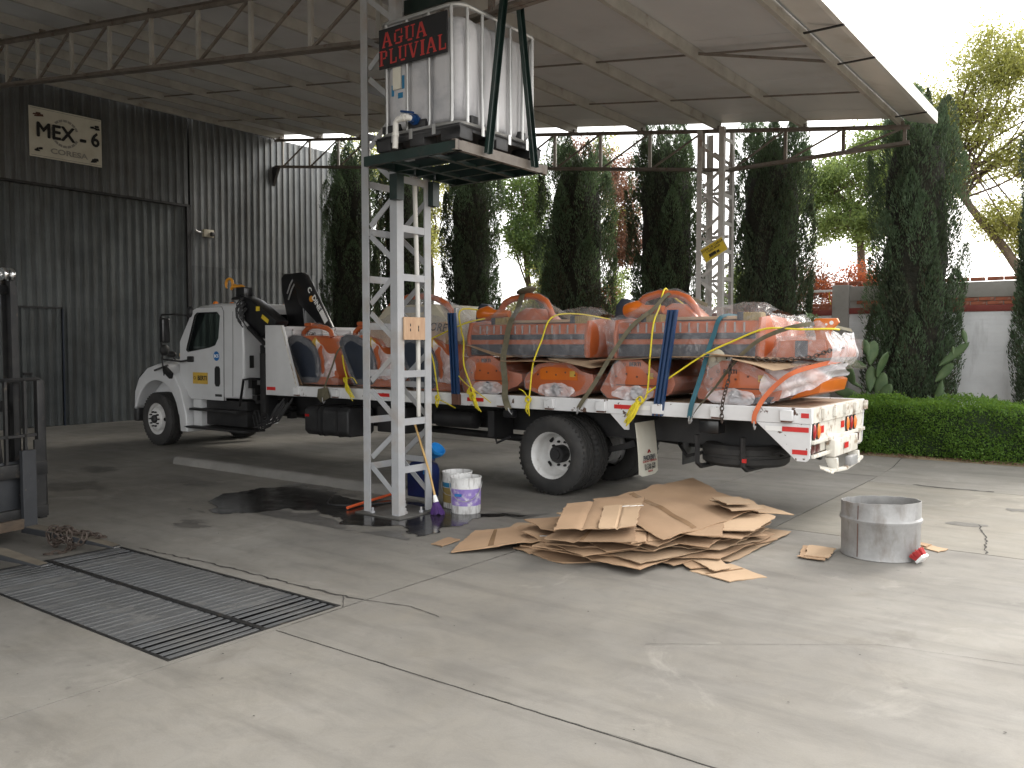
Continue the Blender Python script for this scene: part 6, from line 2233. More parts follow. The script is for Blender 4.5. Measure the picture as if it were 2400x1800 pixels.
rope([(-8.07, 8.3, 1.45), (-7.98, 8.14, 1.25), (-7.93, 8.10, 1.15)], 'yellow rope bundle seen through the lattice of the grey column',
     knots=[((-7.93, 8.09, 1.12), .05, 5, 22)], tails=bunch((-7.93, 8.09, 1.3), (.02, -.05, -1), 8, 23, .36))


def strap(pts, w, m, label, twist=0.0):
    P = smooth_path(pts, 6)
    L, Rr = [], []
    for i, p in enumerate(P):
        d = (P[min(i + 1, len(P) - 1)] - P[max(i - 1, 0)]).normalized()
        nrm = V((0, -1, .25)).normalized()
        s = d.cross(nrm).normalized()
        ang = twist * i / len(P)
        s = (s * math.cos(ang) + nrm * math.sin(ang)) * w * .5
        L.append(p + s)
        Rr.append(p - s)
    n = len(P)
    off = V((0, .003, -.001))
    q = MB()
    q.add(L + Rr + [x + off for x in L] + [x + off for x in Rr],
          [(i, i + 1, n + i + 1, n + i) for i in range(n - 1)] + [(2 * n + i, 3 * n + i, 3 * n + i + 1, 2 * n + i + 1) for i in range(n - 1)] +
          [(i, 2 * n + i, 2 * n + i + 1, i + 1) for i in range(n - 1)] + [(n + i, n + i + 1, 3 * n + i + 1, 3 * n + i) for i in range(n - 1)])
    t = thing('lashing_strap', P[n // 2], label, 'strap', 'lashing straps over the load')
    q.build('webbing', m, t, smooth=50)
    e, d = P[-1], (P[-1] - P[-3]).normalized()
    h = MB()
    h.tube([e - d * .02, e + d * .03, e + d * .06 + V((0, .02, 0)), e + d * .05 + V((0, .05, .02))], .008, 6)
    h.build('hook', K['greyslat'], t)
    return t


strap([(-6.25, 9.8, 2.1), (-6.27, 9.1, 2.28), (-6.29, 8.74, 2.425), (-6.27, 8.55, 2.2), (-6.25, 8.36, 2.01), (-6.28, 8.31, 1.76), (-6.25, 8.22, 1.58), (-6.17, 8.15, 1.3), (-6.12, 8.085, 1.12), (-6.06, 8.08, .98)], .075, K['olive'], 'broad olive strap over the hoop of the left long mower', .4)
q = MB()
q.ball((-6.25, 8.70, 2.43), (.13, .14, .035), 14, Matrix.Rotation(R(-18), 3, 'Y'))
q.build('folded_rag', K['olive'], loc=(-6.25, 8.7, 2.40), smooth=60, label='folded olive rag padding the strap on top of the hoop', cat='rag')
MB().box(-6.17, -6.02, 8.10, 8.20, .88, .97).build('strap_winch', K['blackgloss'], loc=(-6.1, 8.15, .9), bev=.02, label='black strap winch under the bed rail below the broad olive strap', cat='winch')
strap([(-4.05, 9.2, 2.2), (-4.25, 8.72, 2.33), (-4.36, 8.46, 2.14), (-4.56, 8.34, 1.95), (-4.74, 8.22, 1.64), (-4.90, 8.13, 1.33), (-5.05, 8.085, 1.10), (-5.09, 8.08, 1.03)], .045, K['olive'], 'narrow olive strap slanting down left from the rear hoop', .9)
strap([(-3.3, 9.6, 2.02), (-3.44, 8.9, 2.04), (-3.54, 8.43, 2.05), (-3.60, 8.34, 1.85), (-3.64, 8.30, 1.69), (-3.67, 8.19, 1.42), (-3.72, 8.09, 1.15), (-3.745, 8.08, 1.0)], .048, K['teal'], 'teal blue strap over the rear long mower', .2)
strap([(-2.45, 9.2, 1.9), (-2.66, 8.5, 1.955), (-3.05, 8.33, 1.83), (-3.29, 8.22, 1.61), (-3.49, 8.16, 1.33), (-3.66, 8.09, 1.10), (-3.715, 8.08, 1.0)], .042, K['olive'], 'twisted olive strap slanting from the pointed lug to the bed rail', 2.2)
strap([(-2.44, 8.75, 1.57), (-2.47, 8.5, 1.575), (-2.71, 8.24, 1.49), (-2.86, 8.19, 1.38), (-2.98, 8.13, 1.23), (-3.05, 8.085, 1.08), (-3.06, 8.08, .98)], .045, K['ostrap'], 'orange strap round the rear lower mower', .5)
strap([(-9.15, 8.6, 1.86), (-9.27, 8.325, 1.70), (-9.33, 8.22, 1.42), (-9.36, 8.09, 1.1), (-9.37, 8.08, .98)], .03, K['olive'], 'thin grey-brown strap between the two left machines', .3)
MB().prism([(-9.48, 8.09, 1.12), (-9.30, 8.09, 1.15), (-9.24, 8.09, 1.0), (-9.42, 8.09, .93), (-9.5, 8.09, 1.0)], (0, .03, 0)).build('canvas_scrap', K['olive'], loc=(-9.4, 8.1, 1.0), bev=.008, label='dirty canvas scrap tied on the bed rail below the left machines', cat='canvas')


def chain_mesh(pts, r, l, wire):
    """alternating oval links along a path"""
    P = [V(p) for p in smooth_path(pts, 8)]
    q = MB()
    acc, k = 0.0, 0
    step = l * .72
    nxt = 0.0
    for i in range(len(P) - 1):
        seg = (P[i + 1] - P[i])
        L = seg.length
        while nxt <= acc + L and L > 1e-6:
            p = P[i] + seg * ((nxt - acc) / L)
            d, s, u = basis(seg)
            if k % 2: s, u = u, s
            ring_ = []
            for j in range(12):
                a = 2 * math.pi * j / 12
                ring_.append(p + d * (math.cos(a) * l * .5) + s * (math.sin(a) * r))
            q.tube(ring_, wire, 5, closed=True)
            nxt += step
            k += 1
        acc += L
    return q


q = chain_mesh([(-2.42, 8.75, 1.72), (-2.47, 8.46, 1.69), (-2.60, 8.34, 1.63), (-2.91, 8.28, 1.60), (-3.29, 8.17, 1.61), (-3.36, 8.17, 1.40), (-3.39, 8.09, 1.16), (-3.385, 8.07, .98)], .018, .055, .006)
q.build('chain', K['chain'], loc=(-3.0, 8.3, 1.5), smooth=60, label='rusty chain across the tail of the load and down over the bed rail', cat='chain')
# ================================================================== FORKLIFT
FY = R(12)
FM0 = Matrix.Translation((-7.82, 3.135, 0)) @ Matrix.Rotation(FY, 4, 'Z')      # local +X forward along the forks, +Y to its left (far side)
fk = thing('forklift', (-8.6, 3.0, 0), 'dark forklift at the left edge with its forks lowered over the grating', 'forklift')
fb = lambda name, m, x0, x1, y0, y1, z0, z1, bev=.006, par=None: MB().box(x0, x1, y0, y1, z0, z1, FM0).build(name, m, par or fk, bev=bev, seg=2)
for s in (1, -1):
    q = MB()
    yc = .332 * s
    w = .065
    pr2 = [(-.045, .09), (.5, .075), (1.06, .055), (1.06, .068), (.55, .125), (.0, .145), (.0, .82), (-.045, .82)]
    vs_ = []
    for k, (x, z) in enumerate(pr2):
        ww = w * (.6 if x > 1 else 1)
        vs_.append((x, yc - ww, z))
    for k, (x, z) in enumerate(pr2):
        ww = w * (.6 if x > 1 else 1)
        vs_.append((x, yc + ww, z))
    n = len(pr2)
    q.add(vs_, [tuple(range(n)), tuple(range(2 * n - 1, n - 1, -1))] + [(i, (i + 1) % n, n + (i + 1) % n, n + i) for i in range(n)], FM0)
    fo = q.build('fork', K['forkgrey'], fk, bev=.004, seg=1)
    q = MB()
    q.add([(x, yc + sy_ * (w - .004) * (.62 if x > 1 else 1), z + dz_) for dz_ in (.0005, .0035) for sy_ in (-1, 1) for x, z in ((.006, .1445), (.55, .125), (1.05, .070))], [(6, 7, 10, 9), (7, 8, 11, 10), (0, 3, 4, 1), (1, 4, 5, 2), (0, 1, 7, 6), (1, 2, 8, 7), (3, 9, 10, 4), (4, 10, 11, 5)], FM0)
    q.build('blade_dust', K['forkwood'], fo)
    MB().box(1.045, 1.064, yc - .03, yc + .03, .056, .066, FM0).build('worn_tip', K['chrome'], fo)
for z0, z1 in ((.20, .30), (.58, .70)):
    fb('carriage_bar', K['forksteel'], -.10, -.045, -.54, .54, z0, z1)
fb('carriage_plate', K['forkgrey'], -.14, -.102, -.40, .40, .18, .72)
# load backrest
q = MB()
q.tube([FM0 @ V(p) for p in ((-.09, -.54, .30), (-.09, -.54, 1.40), (-.09, -.50, 1.44), (-.09, .50, 1.44), (-.09, .54, 1.40), (-.09, .54, .20))], .020, 6)
bkr = q.build('backrest', K['forksteel'], fk, smooth=40)
for s in (1, -1):
    MB().box(-.11, -.06, .50 * s - .035, .50 * s + .035, .18, 1.43, FM0).build('backrest_post', K['forksteel'], bkr, bev=.004)
for y in (-.36, -.18, 0, .18, .36):
    MB().box(-.105, -.075, y - .012, y + .012, .70, 1.43, FM0).build('backrest_bar', K['forksteel'], bkr)
MB().box(-.105, -.075, -.53, .53, .93, .955, FM0).build('backrest_rail', K['forksteel'], bkr)
MB().box(-.07, -.05, .42, .52, .30, .90, FM0).build('backrest_plate', K['forksteel'], bkr)
MB().box(-.10, -.06, .455, .50, .705, .75, FM0).build('yellow_tab', K['plate'], bkr)
# mast: two nested channel pairs, cross ties, rollers
for s in (1, -1):
    for x, y, zt in ((-.32, .44, 2.28), (-.25, .375, 2.40)):
        q = MB()
        q.channel(V((x, y * s, .12)), V((x, y * s, zt)), .13, .05, .012, V((1, 0, 0)), V((0, -s, 0)))
        q.v = [FM0 @ p for p in q.v]
        q.build('mast_rail', K['forksteel'], fk)
    q = MB()
    q.tube([FM0 @ V((-.26, .13 * s, .2)), FM0 @ V((-.26, .13 * s, 1.9))], .035, 10)
    q.build('lift_cylinder', K['forkgrey'], fk, smooth=50)
    for yy in (.27, .335):
        q = MB()
        q.lathe([(.055, -.018), (.06, -.01), (.06, .01), (.055, .018), (.02, .018), (.02, -.018)], 18, FM0 @ Matrix.Translation((-.20, yy * s, 2.37)) @ Matrix.Rotation(R(90), 4, 'X'), closed=True)
        q.build('chain_roller', K['chrome'], fk, smooth=40)
    MB().box(-.222, -.216, .12 * s - .015, .12 * s + .015, .5, 2.35, FM0).build('lift_chain', K['forksteel'], fk)
fb('mast_tie', K['forksteel'], -.34, -.28, -.42, .42, 2.20, 2.28)
fb('mast_tie', K['forksteel'], -.36, -.30, -.42, .42, 1.15, 1.25)
fb('hose_guard', K['blackpl'], -.22, -.18, -.10, .10, .72, .80)
MB().tube([FM0 @ V(p) for p in ((-.16, .15, .60), (-.13, .22, .52), (-.14, .26, .42), (-.16, .18, .34), (-.2, .1, .4))], .013, 6).build('hydraulic_hose', K['blackpl'], fk, smooth=50)
q = MB()
q.tube([FM0 @ V((-.12, .03, .47)), FM0 @ V((-.12, .18, .49))], .012, 7)
q.build('chrome_rod', K['chrome'], fk, smooth=50)
wdp = MB().box(-.04, .0, -.27, .27, .13, .22, FM0).build('wood_block', K['woodplank'], fk, bev=.006)
# wheels and body
for s in (1, -1):
    for x, r, w in ((-.62, .30, .22), (-2.05, .24, .18)):
        q = MB()
        q.lathe([(r * .55, -w / 2), (r * .85, -w / 2), (r * .97, -w * .4), (r, -w * .2), (r, w * .2), (r * .97, w * .4), (r * .85, w / 2), (r * .55, w / 2)], 28, FM0 @ Matrix.Translation((x, .46 * s, r)) @ Matrix.Rotation(R(90), 4, 'X'))
        ty = q.build('wheel', K['rubber'], fk, smooth=40)
        q = MB()
        q.lathe([(r * .55, -w / 2), (r * .5, 0), (r * .55, w / 2)], 20, FM0 @ Matrix.Translation((x, .46 * s, r)) @ Matrix.Rotation(R(90), 4, 'X'))
        q.lathe([(r * .5, 0), (.01, .01)], 20, FM0 @ Matrix.Translation((x, .46 * s, r)) @ Matrix.Rotation(R(90), 4, 'X'))
        q.build('rim', K['forkgrey'], ty, smooth=40)
fb('front_apron', K['black'], -.50, -.42, -.34, .34, .20, .95)
fb('chassis', K['forksteel'], -2.3, -.42, -.34, .34, .28, .62, .04)
fb('engine_hood', K['plate'], -2.2, -1.2, -.42, .42, .62, 1.05, .06)
fb('counterweight', K['forkgrey'], -2.65, -2.2, -.50, .50, .25, 1.05, .1)
fb('seat', K['blackpl'], -1.75, -1.25, -.25, .25, 1.05, 1.16, .04)
fb('seat_back', K['blackpl'], -1.80, -1.70, -.24, .24, 1.14, 1.60, .04)
fb('dash', K['blackpl'], -.72, -.5, -.30, .30, .60, 1.20, .03)
q = MB()
for s in (1, -1):
    q.tube([FM0 @ V((-.55, .44 * s, .6)), FM0 @ V((-.75, .44 * s, 2.08)), FM0 @ V((-1.9, .44 * s, 2.08)), FM0 @ V((-2.25, .44 * s, 1.0))], .028, 7)
for k in range(7):
    x = -.78 - .18 * k
    q.tube([FM0 @ V((x, -.44, 2.09)), FM0 @ V((x, .44, 2.09))], .016, 6)
q.build('overhead_guard', K['black'], fk, smooth=40)
q = MB()
Mst = FM0 @ Matrix.Translation((-.85, 0, 1.28)) @ Matrix.Rotation(R(-40), 4, 'Y')
q.tube([Mst @ V((.17 * math.cos(a), .17 * math.sin(a), 0)) for a in [2 * math.pi * k / 18 for k in range(18)]], .014, 6, closed=True)
q.tube([Mst @ V((0, 0, 0)), FM0 @ V((-.68, 0, 1.1))], .02, 6)
q.build('steering_wheel', K['blackpl'], fk, smooth=50)

# chain slung over the far fork
L_ = lambda x, y, z: FM0 @ V((x, y, z))
cp = [L_(.86, .36, .125), L_(.72, .35, .14), L_(.60, .30, .15), L_(.52, .34, .155), L_(.42, .38, .155), L_(.36, .33, .16), L_(.42, .27, .145), L_(.50, .262, .10), L_(.60, .262, .06), L_(.52, .258, .10), L_(.44, .262, .07), L_(.40, .265, .12), L_(.52, .28, .165), L_(.58, .262, .13), L_(.59, .25, .02), L_(.62, .16, .012), L_(.58, .08, .012), L_(.52, .05, .012)]
q = chain_mesh(cp, .021, .075, .008)
q2 = chain_mesh([L_(.33, .37, .15), L_(.30, .30, .155), L_(.31, .262, .10), L_(.38, .258, .035), L_(.46, .262, .06), L_(.66, .30, .15), L_(.74, .28, .135), L_(.70, .262, .07), L_(.60, .26, .035)], .021, .075, .008)
q.add(q2.v, q2.f)
q.build('chain', K['chain'], loc=tuple(L_(.5, .3, .15)), smooth=60, label='rusty heavy chain heaped over the far forklift fork and trailing on the grating', cat='chain')

# ================================================================== THINGS AT THE COLUMN FOOT
cn2 = thing('jerry_can', (-6.60, 7.15, 0), 'dark blue plastic jerrycan standing behind the grey column', 'jerrycan')
q = MB()
q.prism([(-6.72, 7.02, .02), (-6.42, 7.02, .02), (-6.40, 7.02, .33), (-6.43, 7.02, .40), (-6.52, 7.02, .43), (-6.66, 7.02, .43), (-6.73, 7.02, .36)], (0, .22, 0))
q.build('body', K['canblue'], cn2, bev=.03, seg=3)
for k in range(3):
    MB().box(-6.46 + .035 * k, -6.445 + .035 * k, 7.012, 7.02, .30, .42).build('rib', K['bluebadge'], cn2)
MB().lathe([(.03, .45), (.03, .50), (.02, .505), (.001, .505)], 14, Matrix.Translation((-6.44, 7.15, -.01))).build('neck', K['canblue'], cn2, smooth=50)
fn_ = thing('funnel', (-6.42, 7.12, .44), 'bright blue plastic funnel lying tilted in the jerrycan mouth', 'funnel')
Mf = Matrix.Translation((-6.47, 7.13, .44)) @ Matrix.Rotation(R(42), 4, 'Y')
MB().lathe([(.012, -.02), (.018, .05), (.03, .06), (.036, .08), (.085, .17), (.09, .175), (.09, .205), (.084, .205), (.083, .18), (.03, .085), (.014, .05)], 22, Mf).build('cone', K['funnelblue'], fn_, smooth=40)
for k in range(6):
    a = R(60 * k)
    MB().beam(Mf @ V((.036 * math.cos(a), .036 * math.sin(a), .085)), Mf @ V((.088 * math.cos(a), .088 * math.sin(a), .172)), .006, .012).build('fin', K['funnelblue'], fn_)


def bucket(x, y, r, h, name_label, band, band2):
    t = thing('paint_bucket', (x, y, 0), name_label, 'bucket', 'used paint buckets by the column')
    Mt_ = Matrix.Translation((x, y, .004))
    MB().lathe([(.001, .0), (r * .90, .0), (r * .92, .01), (r * .935, h * .33), (r * .96, h * .80), (r * .965, h * .955), (r, h * .96), (r, h), (r * .95, h), (r * .93, h * .5), (r * .90, .02), (.001, .02)], 36, Mt_).build('shell', K['bucketw'], t, smooth=40)
    if band:
        for z0, z1, m in band:
            k0 = lambda z: r * (.92 + .045 * z / h) + .0015
            MB().lathe([(k0(z0), z0), (k0(z1), z1)], 36, Mt_).build('label_band', m, t, smooth=40)
    q = MB()
    pts = [V((x + r * 1.03 * math.cos(R(a)), y + r * 1.03 * math.sin(R(a)), h * .86 - .18 * math.sin(R((a - band2) / 180 * 180)))) for a in range(band2, band2 + 181, 15)]
    q.tube(pts, .004, 5)
    q.build('bail', K['greyslat'], t, smooth=50)
    return t


b1 = bucket(-5.93, 6.98, .165, .385, 'white paint bucket with blue and ochre label, just behind the purple one', [(.06, .22, K['ochre']), (.225, .275, K['labelblue'])], 190)
b2 = bucket(-5.66, 6.80, .165, .375, 'white paint bucket with faded purple label in front, right of the broom', [(.085, .26, K['lilac'])], 215)
Mz = frame((-5.60, 6.632, .215), (.94, .34, 0), (0, 0, 1))
text('VINIMEX', .035, K['reflwhite'], frame((-5.615, 6.640, .215), (1, .25, 0), (0, 0, 1)), b2, name='label_lettering') if False else None
MB().box(-.04, .04, -.014, .014, -.002, .001, frame((-5.625, 6.632, .205), (.97, .22, 0), (0, 0, 1))).build('label_tag', K['bluebadge'], b2)

br = thing('broom', (-5.80, 6.52, 0), 'broom with yellow wooden handle and purple bristles leaning on the column', 'broom')
MB().tube([(-6.17, 6.56, .95), (-5.93, 6.53, .44), (-5.83, 6.515, .17)], .012, 8).build('stick', K['handle'], br, smooth=50)
MB().tube([(-5.845, 6.517, .20), (-5.82, 6.513, .13)], [.018, .03], 10).build('socket', K['reflwhite'], br, smooth=50)
q = MB()
random.seed(7)
for k in range(170):
    a = random.uniform(0, 2 * math.pi)
    r0, r1 = random.uniform(0, .025), random.uniform(.02, .085)
    p0 = V((-5.82 + r0 * math.cos(a), 6.513 + r0 * math.sin(a), .14))
    p1 = V((-5.80 + r1 * math.cos(a), 6.51 + r1 * .8 * math.sin(a), random.uniform(.006, .03)))
    q.beam(p0, p1, .006, .006)
q.build('bristles', K['purple'], br, kind='stuff')
MB().tube([(-6.72, 6.12, .03), (-6.85, 6.70, .035), (-6.93, 7.15, .04)], .016, 8).build('pole', K['orangepole'], loc=(-6.8, 6.6, .0), smooth=50, label='orange plastic pole lying on the wet floor behind the column foot', cat='pole')
hs_ = MB().tube(smooth_path([(-7.4, 6.5, .012), (-7.1, 6.2, .012), (-6.8, 6.35, .012), (-6.6, 6.8, .012)], 6), .01, 6)
hs_.build('hose', K['blackpl'], loc=(-7, 6.4, 0), smooth=50, label='thin black hose lying in the puddle by the column', cat='hose')

# concrete wheel stop
q = MB()


def wst(u, v):
    x = -11.45 + 5.0 * u
    pr3 = [(7.02, 0.0), (7.03, .07), (7.07, .10), (7.17, .10), (7.21, .07), (7.22, 0.0)]
    j = min(5, int(round(v * 5)))
    y, z = pr3[j]
    d = nvec((x, y, z), 7, 2) * .012
    return V((x, y, z)) + V((0, d.y, d.z if z > .01 else 0))


q.grid(wst, 60, 5)
q.add([(-11.45, 7.02, 0), (-11.45, 7.03, .07), (-11.45, 7.07, .10), (-11.45, 7.17, .10), (-11.45, 7.21, .07), (-11.45, 7.22, 0)], [(0, 1, 2, 3, 4, 5)])
q.build('wheel_stop', K['stop'], loc=(-9, 7.1, 0), smooth=50, label='long low concrete wheel stop on the floor in front of the truck', cat='wheel stop')

# ================================================================== OIL DRUM AND LITTER
dr = thing('oil_drum', (-1.74, 7.50, 0), 'cut-down dented grey steel drum standing open on the yard', 'drum')
q = MB()
h = .455
r = .305
nn = 64
prof = [(.29, .012), (r, .0), (r + .006, .006), (r, .018), (r, .12), (r, .28), (r + .012, .30), (r + .013, .318), (r + .001, .335), (r, h)]
vs_, fs_ = [], []
full = prof + [(r - .006, h), (r - .006, .335), (r + .004, .31), (r - .006, .28), (r - .006, .02)]
m_ = len(full)
for j, (rr_, z) in enumerate(full):
    for k in range(nn):
        a = 2 * math.pi * k / nn
        w = 1 + .018 * math.sin(2 * a + .4) * (z / h) + .006 * mnoise.noise(V((math.cos(a) * 3, math.sin(a) * 3, z * 6)))
        zz = z
        if z >= h - .001: zz = z + .018 * math.sin(a * 1 + 2.2) + .006 * mnoise.noise(V((math.cos(a) * 5, math.sin(a) * 5, 1)))
        vs_.append((-1.74 + rr_ * w * math.cos(a), 7.50 + rr_ * w * math.sin(a), zz))
for j in range(m_ - 1):
    for k in range(nn):
        l = (k + 1) % nn
        fs_.append((j * nn + k, j * nn + l, (j + 1) * nn + l, (j + 1) * nn + k))
q.add(vs_, fs_)
q.build('shell', K['drum'], dr, smooth=35)
MB().lathe([(.001, .02), (.298, .02), (.298, .012), (.001, .012)], 40, Matrix.Translation((-1.74, 7.50, 0))).build('bottom', K['drum'], dr)
a = R(250)
MB().beam((-1.74 + .313 * math.cos(a), 7.5 + .313 * math.sin(a), .02), (-1.74 + .311 * math.cos(a), 7.5 + .311 * math.sin(a), .44), .006, .003).build('weld_seam', K['rust'], dr)

bh = thing('brush_head', (-1.42, 7.36, 0), 'small scrubbing brush head, white back and red bristles, beside the drum', 'brush')
Mbh = Matrix.Translation((-1.39, 7.36, .042)) @ Matrix.Rotation(R(-12), 4, 'Z') @ Matrix.Rotation(R(-50), 4, 'Y')
MB().box(-.04, .04, -.055, .055, -.012, .012, Mbh).build('back', K['reflwhite'], bh, bev=.008)
q = MB()
random.seed(12)
for k in range(110):
    x, y = random.uniform(-.035, .035), random.uniform(-.05, .05)
    q.beam(Mbh @ V((x, y, .012)), Mbh @ V((x * 1.4, y * 1.3, random.uniform(.06, .075))), .005, .005)
q.build('bristles', K['brushred'], bh, kind='stuff')

# ---- the heap of flattened cardboard boxes
GP = 'flattened boxes in the heap'
P4 = lambda pts, z: [(x, y, zz) for (x, y), zz in zip(pts, z if isinstance(z, (list, tuple)) else [z] * 4)]
boards = [
    # (corners, heights, pale?, label)
    ([(-4.30, 5.80), (-3.68, 5.62), (-2.85, 6.7), (-3.9, 7.6)], .012, 0, 'bottom cardboard sheet of the heap, mostly buried on the left'),
    ([(-3.35, 6.1), (-2.62, 6.45), (-2.58, 7.80), (-3.6, 7.9)], .02, 1, 'pale bottom sheet reaching out furthest right under the heap'),
    ([(-4.25, 5.85), (-3.05, 6.0), (-3.2, 7.7), (-4.2, 7.3)], .035, 0, 'second cardboard sheet from the bottom of the heap'),
    ([(-3.3, 6.0), (-2.66, 6.32), (-2.62, 7.45), (-3.5, 7.9)], .06, 0, 'cardboard sheet low on the right of the heap above the pale one'),
    ([(-4.05, 5.72), (-3.10, 5.98), (-3.3, 7.6), (-4.15, 7.5)], .075, 0, 'thick folded box low in the middle of the heap'),
    ([(-3.4, 6.15), (-2.70, 6.45), (-2.66, 7.4), (-3.6, 7.9)], .11, 1, 'cardboard sheet in the right middle of the heap, torn edge'),
    ([(-3.9, 5.70), (-3.08, 6.05), (-3.3, 7.5), (-4.1, 7.4)], .125, 0, 'box panel in the middle of the heap with slotted edge'),
    ([(-3.10, 6.28), (-2.74, 6.28), (-2.80, 6.76), (-3.12, 6.6)], .15, 0, 'small notched cardboard flap sticking out at the front right of the heap'),
    ([(-3.3, 6.45), (-2.60, 6.62), (-2.64, 7.46), (-3.5, 7.9)], .17, 0, 'cardboard sheet below the upper right layers of the heap'),
    ([(-3.85, 5.85), (-3.14, 5.88), (-3.35, 7.3), (-4.0, 7.2)], .19, 0, 'flattened box just under the top front panels'),
    ([(-3.25, 6.55), (-2.56, 6.75), (-2.62, 7.5), (-3.5, 8.0)], .215, 1, 'upper right cardboard sheet with a clean pale face'),
    ([(-4.62, 5.34), (-3.91, 6.10), (-4.48, 6.44), (-4.95, 6.07)], [.02, .10, .09, .03], 0, 'long cardboard panel sloping off the left of the heap'),
    ([(-3.84, 5.58), (-3.16, 5.85), (-3.39, 6.32), (-3.88, 5.95)], [.20, .22, .25, .22], 0, 'long front flap of the box on top of the heap'),
    ([(-3.17, 5.82), (-3.06, 6.10), (-3.46, 6.93), (-3.40, 6.30)], [.20, .20, .27, .24], 0, 'upright looking side flap at the front of the heap'),
    ([(-2.97, 5.98), (-2.80, 7.50), (-3.95, 8.62), (-4.10, 6.76)], [.235, .25, .30, .30], 0, 'largest cardboard sheet lying on top of the heap'),
    ([(-3.75, 5.60), (-3.24, 6.01), (-3.71, 7.05), (-4.12, 6.36)], [.285, .30, .335, .33], 0, 'folded box panel on top of the heap at the front'),
    ([(-3.45, 5.78), (-3.215, 5.965), (-3.56, 6.71), (-3.77, 6.41)], [.302, .312, .345, .34], 1, 'square flap on the top front panel with white scribble'),
    ([(-3.24, 7.42), (-2.86, 7.08), (-2.69, 7.40), (-2.94, 7.66)], [.31, .30, .29, .31], 1, 'small folded carton lying on top at the right of the heap'),
    ([(-3.18, 7.36), (-2.93, 7.14), (-2.80, 7.36), (-2.98, 7.56)], [.345, .335, .325, .34], 1, 'torn cardboard scrap on the small folded carton'),
    ([(-3.05, 7.55), (-2.77, 7.50), (-2.56, 7.80), (-2.91, 7.95)], [.24, .23, .19, .22], 1, 'pale triangular cardboard corner poking out at the back right of the heap'),
    ([(-3.13, 6.34), (-2.79, 6.05), (-2.70, 6.16), (-2.92, 6.40)], [.03, .02, .02, .035], 0, 'loose cardboard piece on the floor touching the front of the heap'),
    ([(-2.81, 6.06), (-2.42, 5.92), (-2.24, 6.23), (-2.62, 6.42)], .006, 1, 'clean rectangular cardboard piece on the floor in front of the heap'),
    ([(-2.92, 6.28), (-2.60, 6.07), (-2.53, 6.25), (-2.76, 6.44)], [.05, .03, .02, .05], 1, 'bent cardboard strip lying across the clean floor piece'),
    ([(-4.97, 5.50), (-4.83, 5.49), (-4.86, 5.76), (-5.02, 5.77)], .012, 0, 'small crumpled cardboard scrap at the far left of the heap'),
    ([(-4.75, 6.20), (-4.25, 6.30), (-4.45, 6.75), (-4.85, 6.6)], [.02, .06, .05, .02], 1, 'ragged cardboard edge behind the left panel of the heap'),
    ([(-2.24, 6.94), (-2.03, 6.93), (-2.09, 7.34), (-2.32, 7.34)], .02, 0, 'small cardboard square alone on the floor left of the drum'),
    ([(-2.20, 6.97), (-2.01, 6.99), (-2.05, 7.32), (-2.27, 7.31)], .034, 1, 'small cardboard square on top of another, left of the drum'),
    ([(-1.57, 7.97), (-1.35, 7.83), (-1.31, 7.97), (-1.53, 8.10)], .012, 1, 'small cardboard offcut on the floor right of the drum'),
    ([(-1.66, 8.02), (-1.46, 7.92), (-1.44, 8.02), (-1.60, 8.10)], .026, 0, 'cardboard offcut partly hidden behind the drum'),
]
random.seed(55)
ORDN = ['lowest', 'second lowest', 'third lowest', 'fourth lowest', 'fifth lowest', 'middle', 'fifth highest', 'fourth highest', 'third highest', 'second highest', 'highest']
for k in range(11):
    zz = .02 + .021 * k
    cxx, cyy = -3.48 + random.uniform(-.28, .26), 6.74 + random.uniform(-.2, .22)
    wx, wy = random.uniform(.40, .62), random.uniform(.55, .95)
    an = R(random.uniform(-30, 30) - 8)
    c4 = [(cxx + math.cos(an) * a_ * wx - math.sin(an) * b_ * wy, cyy + math.sin(an) * a_ * wx + math.cos(an) * b_ * wy) for a_, b_ in ((-1, -1), (1, -1), (1, 1), (-1, 1))]
    boards.append((c4, [zz + random.uniform(-.008, .008) for _ in range(4)], k % 3 == 0, ORDN[k] + ' of the thin buried cardboard sheets whose edges show up the heap'))
for i, (c4, z, pale, lab) in enumerate(boards):
    big = max(math.dist(c4[0], c4[2]), math.dist(c4[1], c4[3])) > .8
    ob = card(GP, P4(c4, z), K['board_pale'] if pale else K['board'], lab, crease=(.36, .5, .64)[i % 3] if big else None, n=18 if big else 8, curl=.028 if i == 14 else (.018 if big else .010), seed=i * 1.7, th=.012 if i in (2, 4, 6, 9) else .007)
    if i in (11, 12, 14, 10, 21):
        a_, b_, c_, d_ = [V(p) for p in P4(c4, z)]
        f0 = (.42, .55, .33)[i % 3]
        q = MB()

        def tp(u, v, a_=a_, b_=b_, c_=c_, d_=d_, f0=f0, sd=i * 1.7, cl=.028 if i == 14 else (.018 if big else .010)):
            uu, vv_ = f0 + .05 * (v - .5), .04 + .92 * u
            p = (a_ * (1 - uu) + b_ * uu) * (1 - vv_) + (d_ * (1 - uu) + c_ * uu) * vv_
            return p + V((0, 0, mnoise.noise(V((p.x * 3, p.y * 3, sd))) * cl + .0025))
        q.grid(tp, 24, 1)
        q.build('tape', K['tape'], ob)
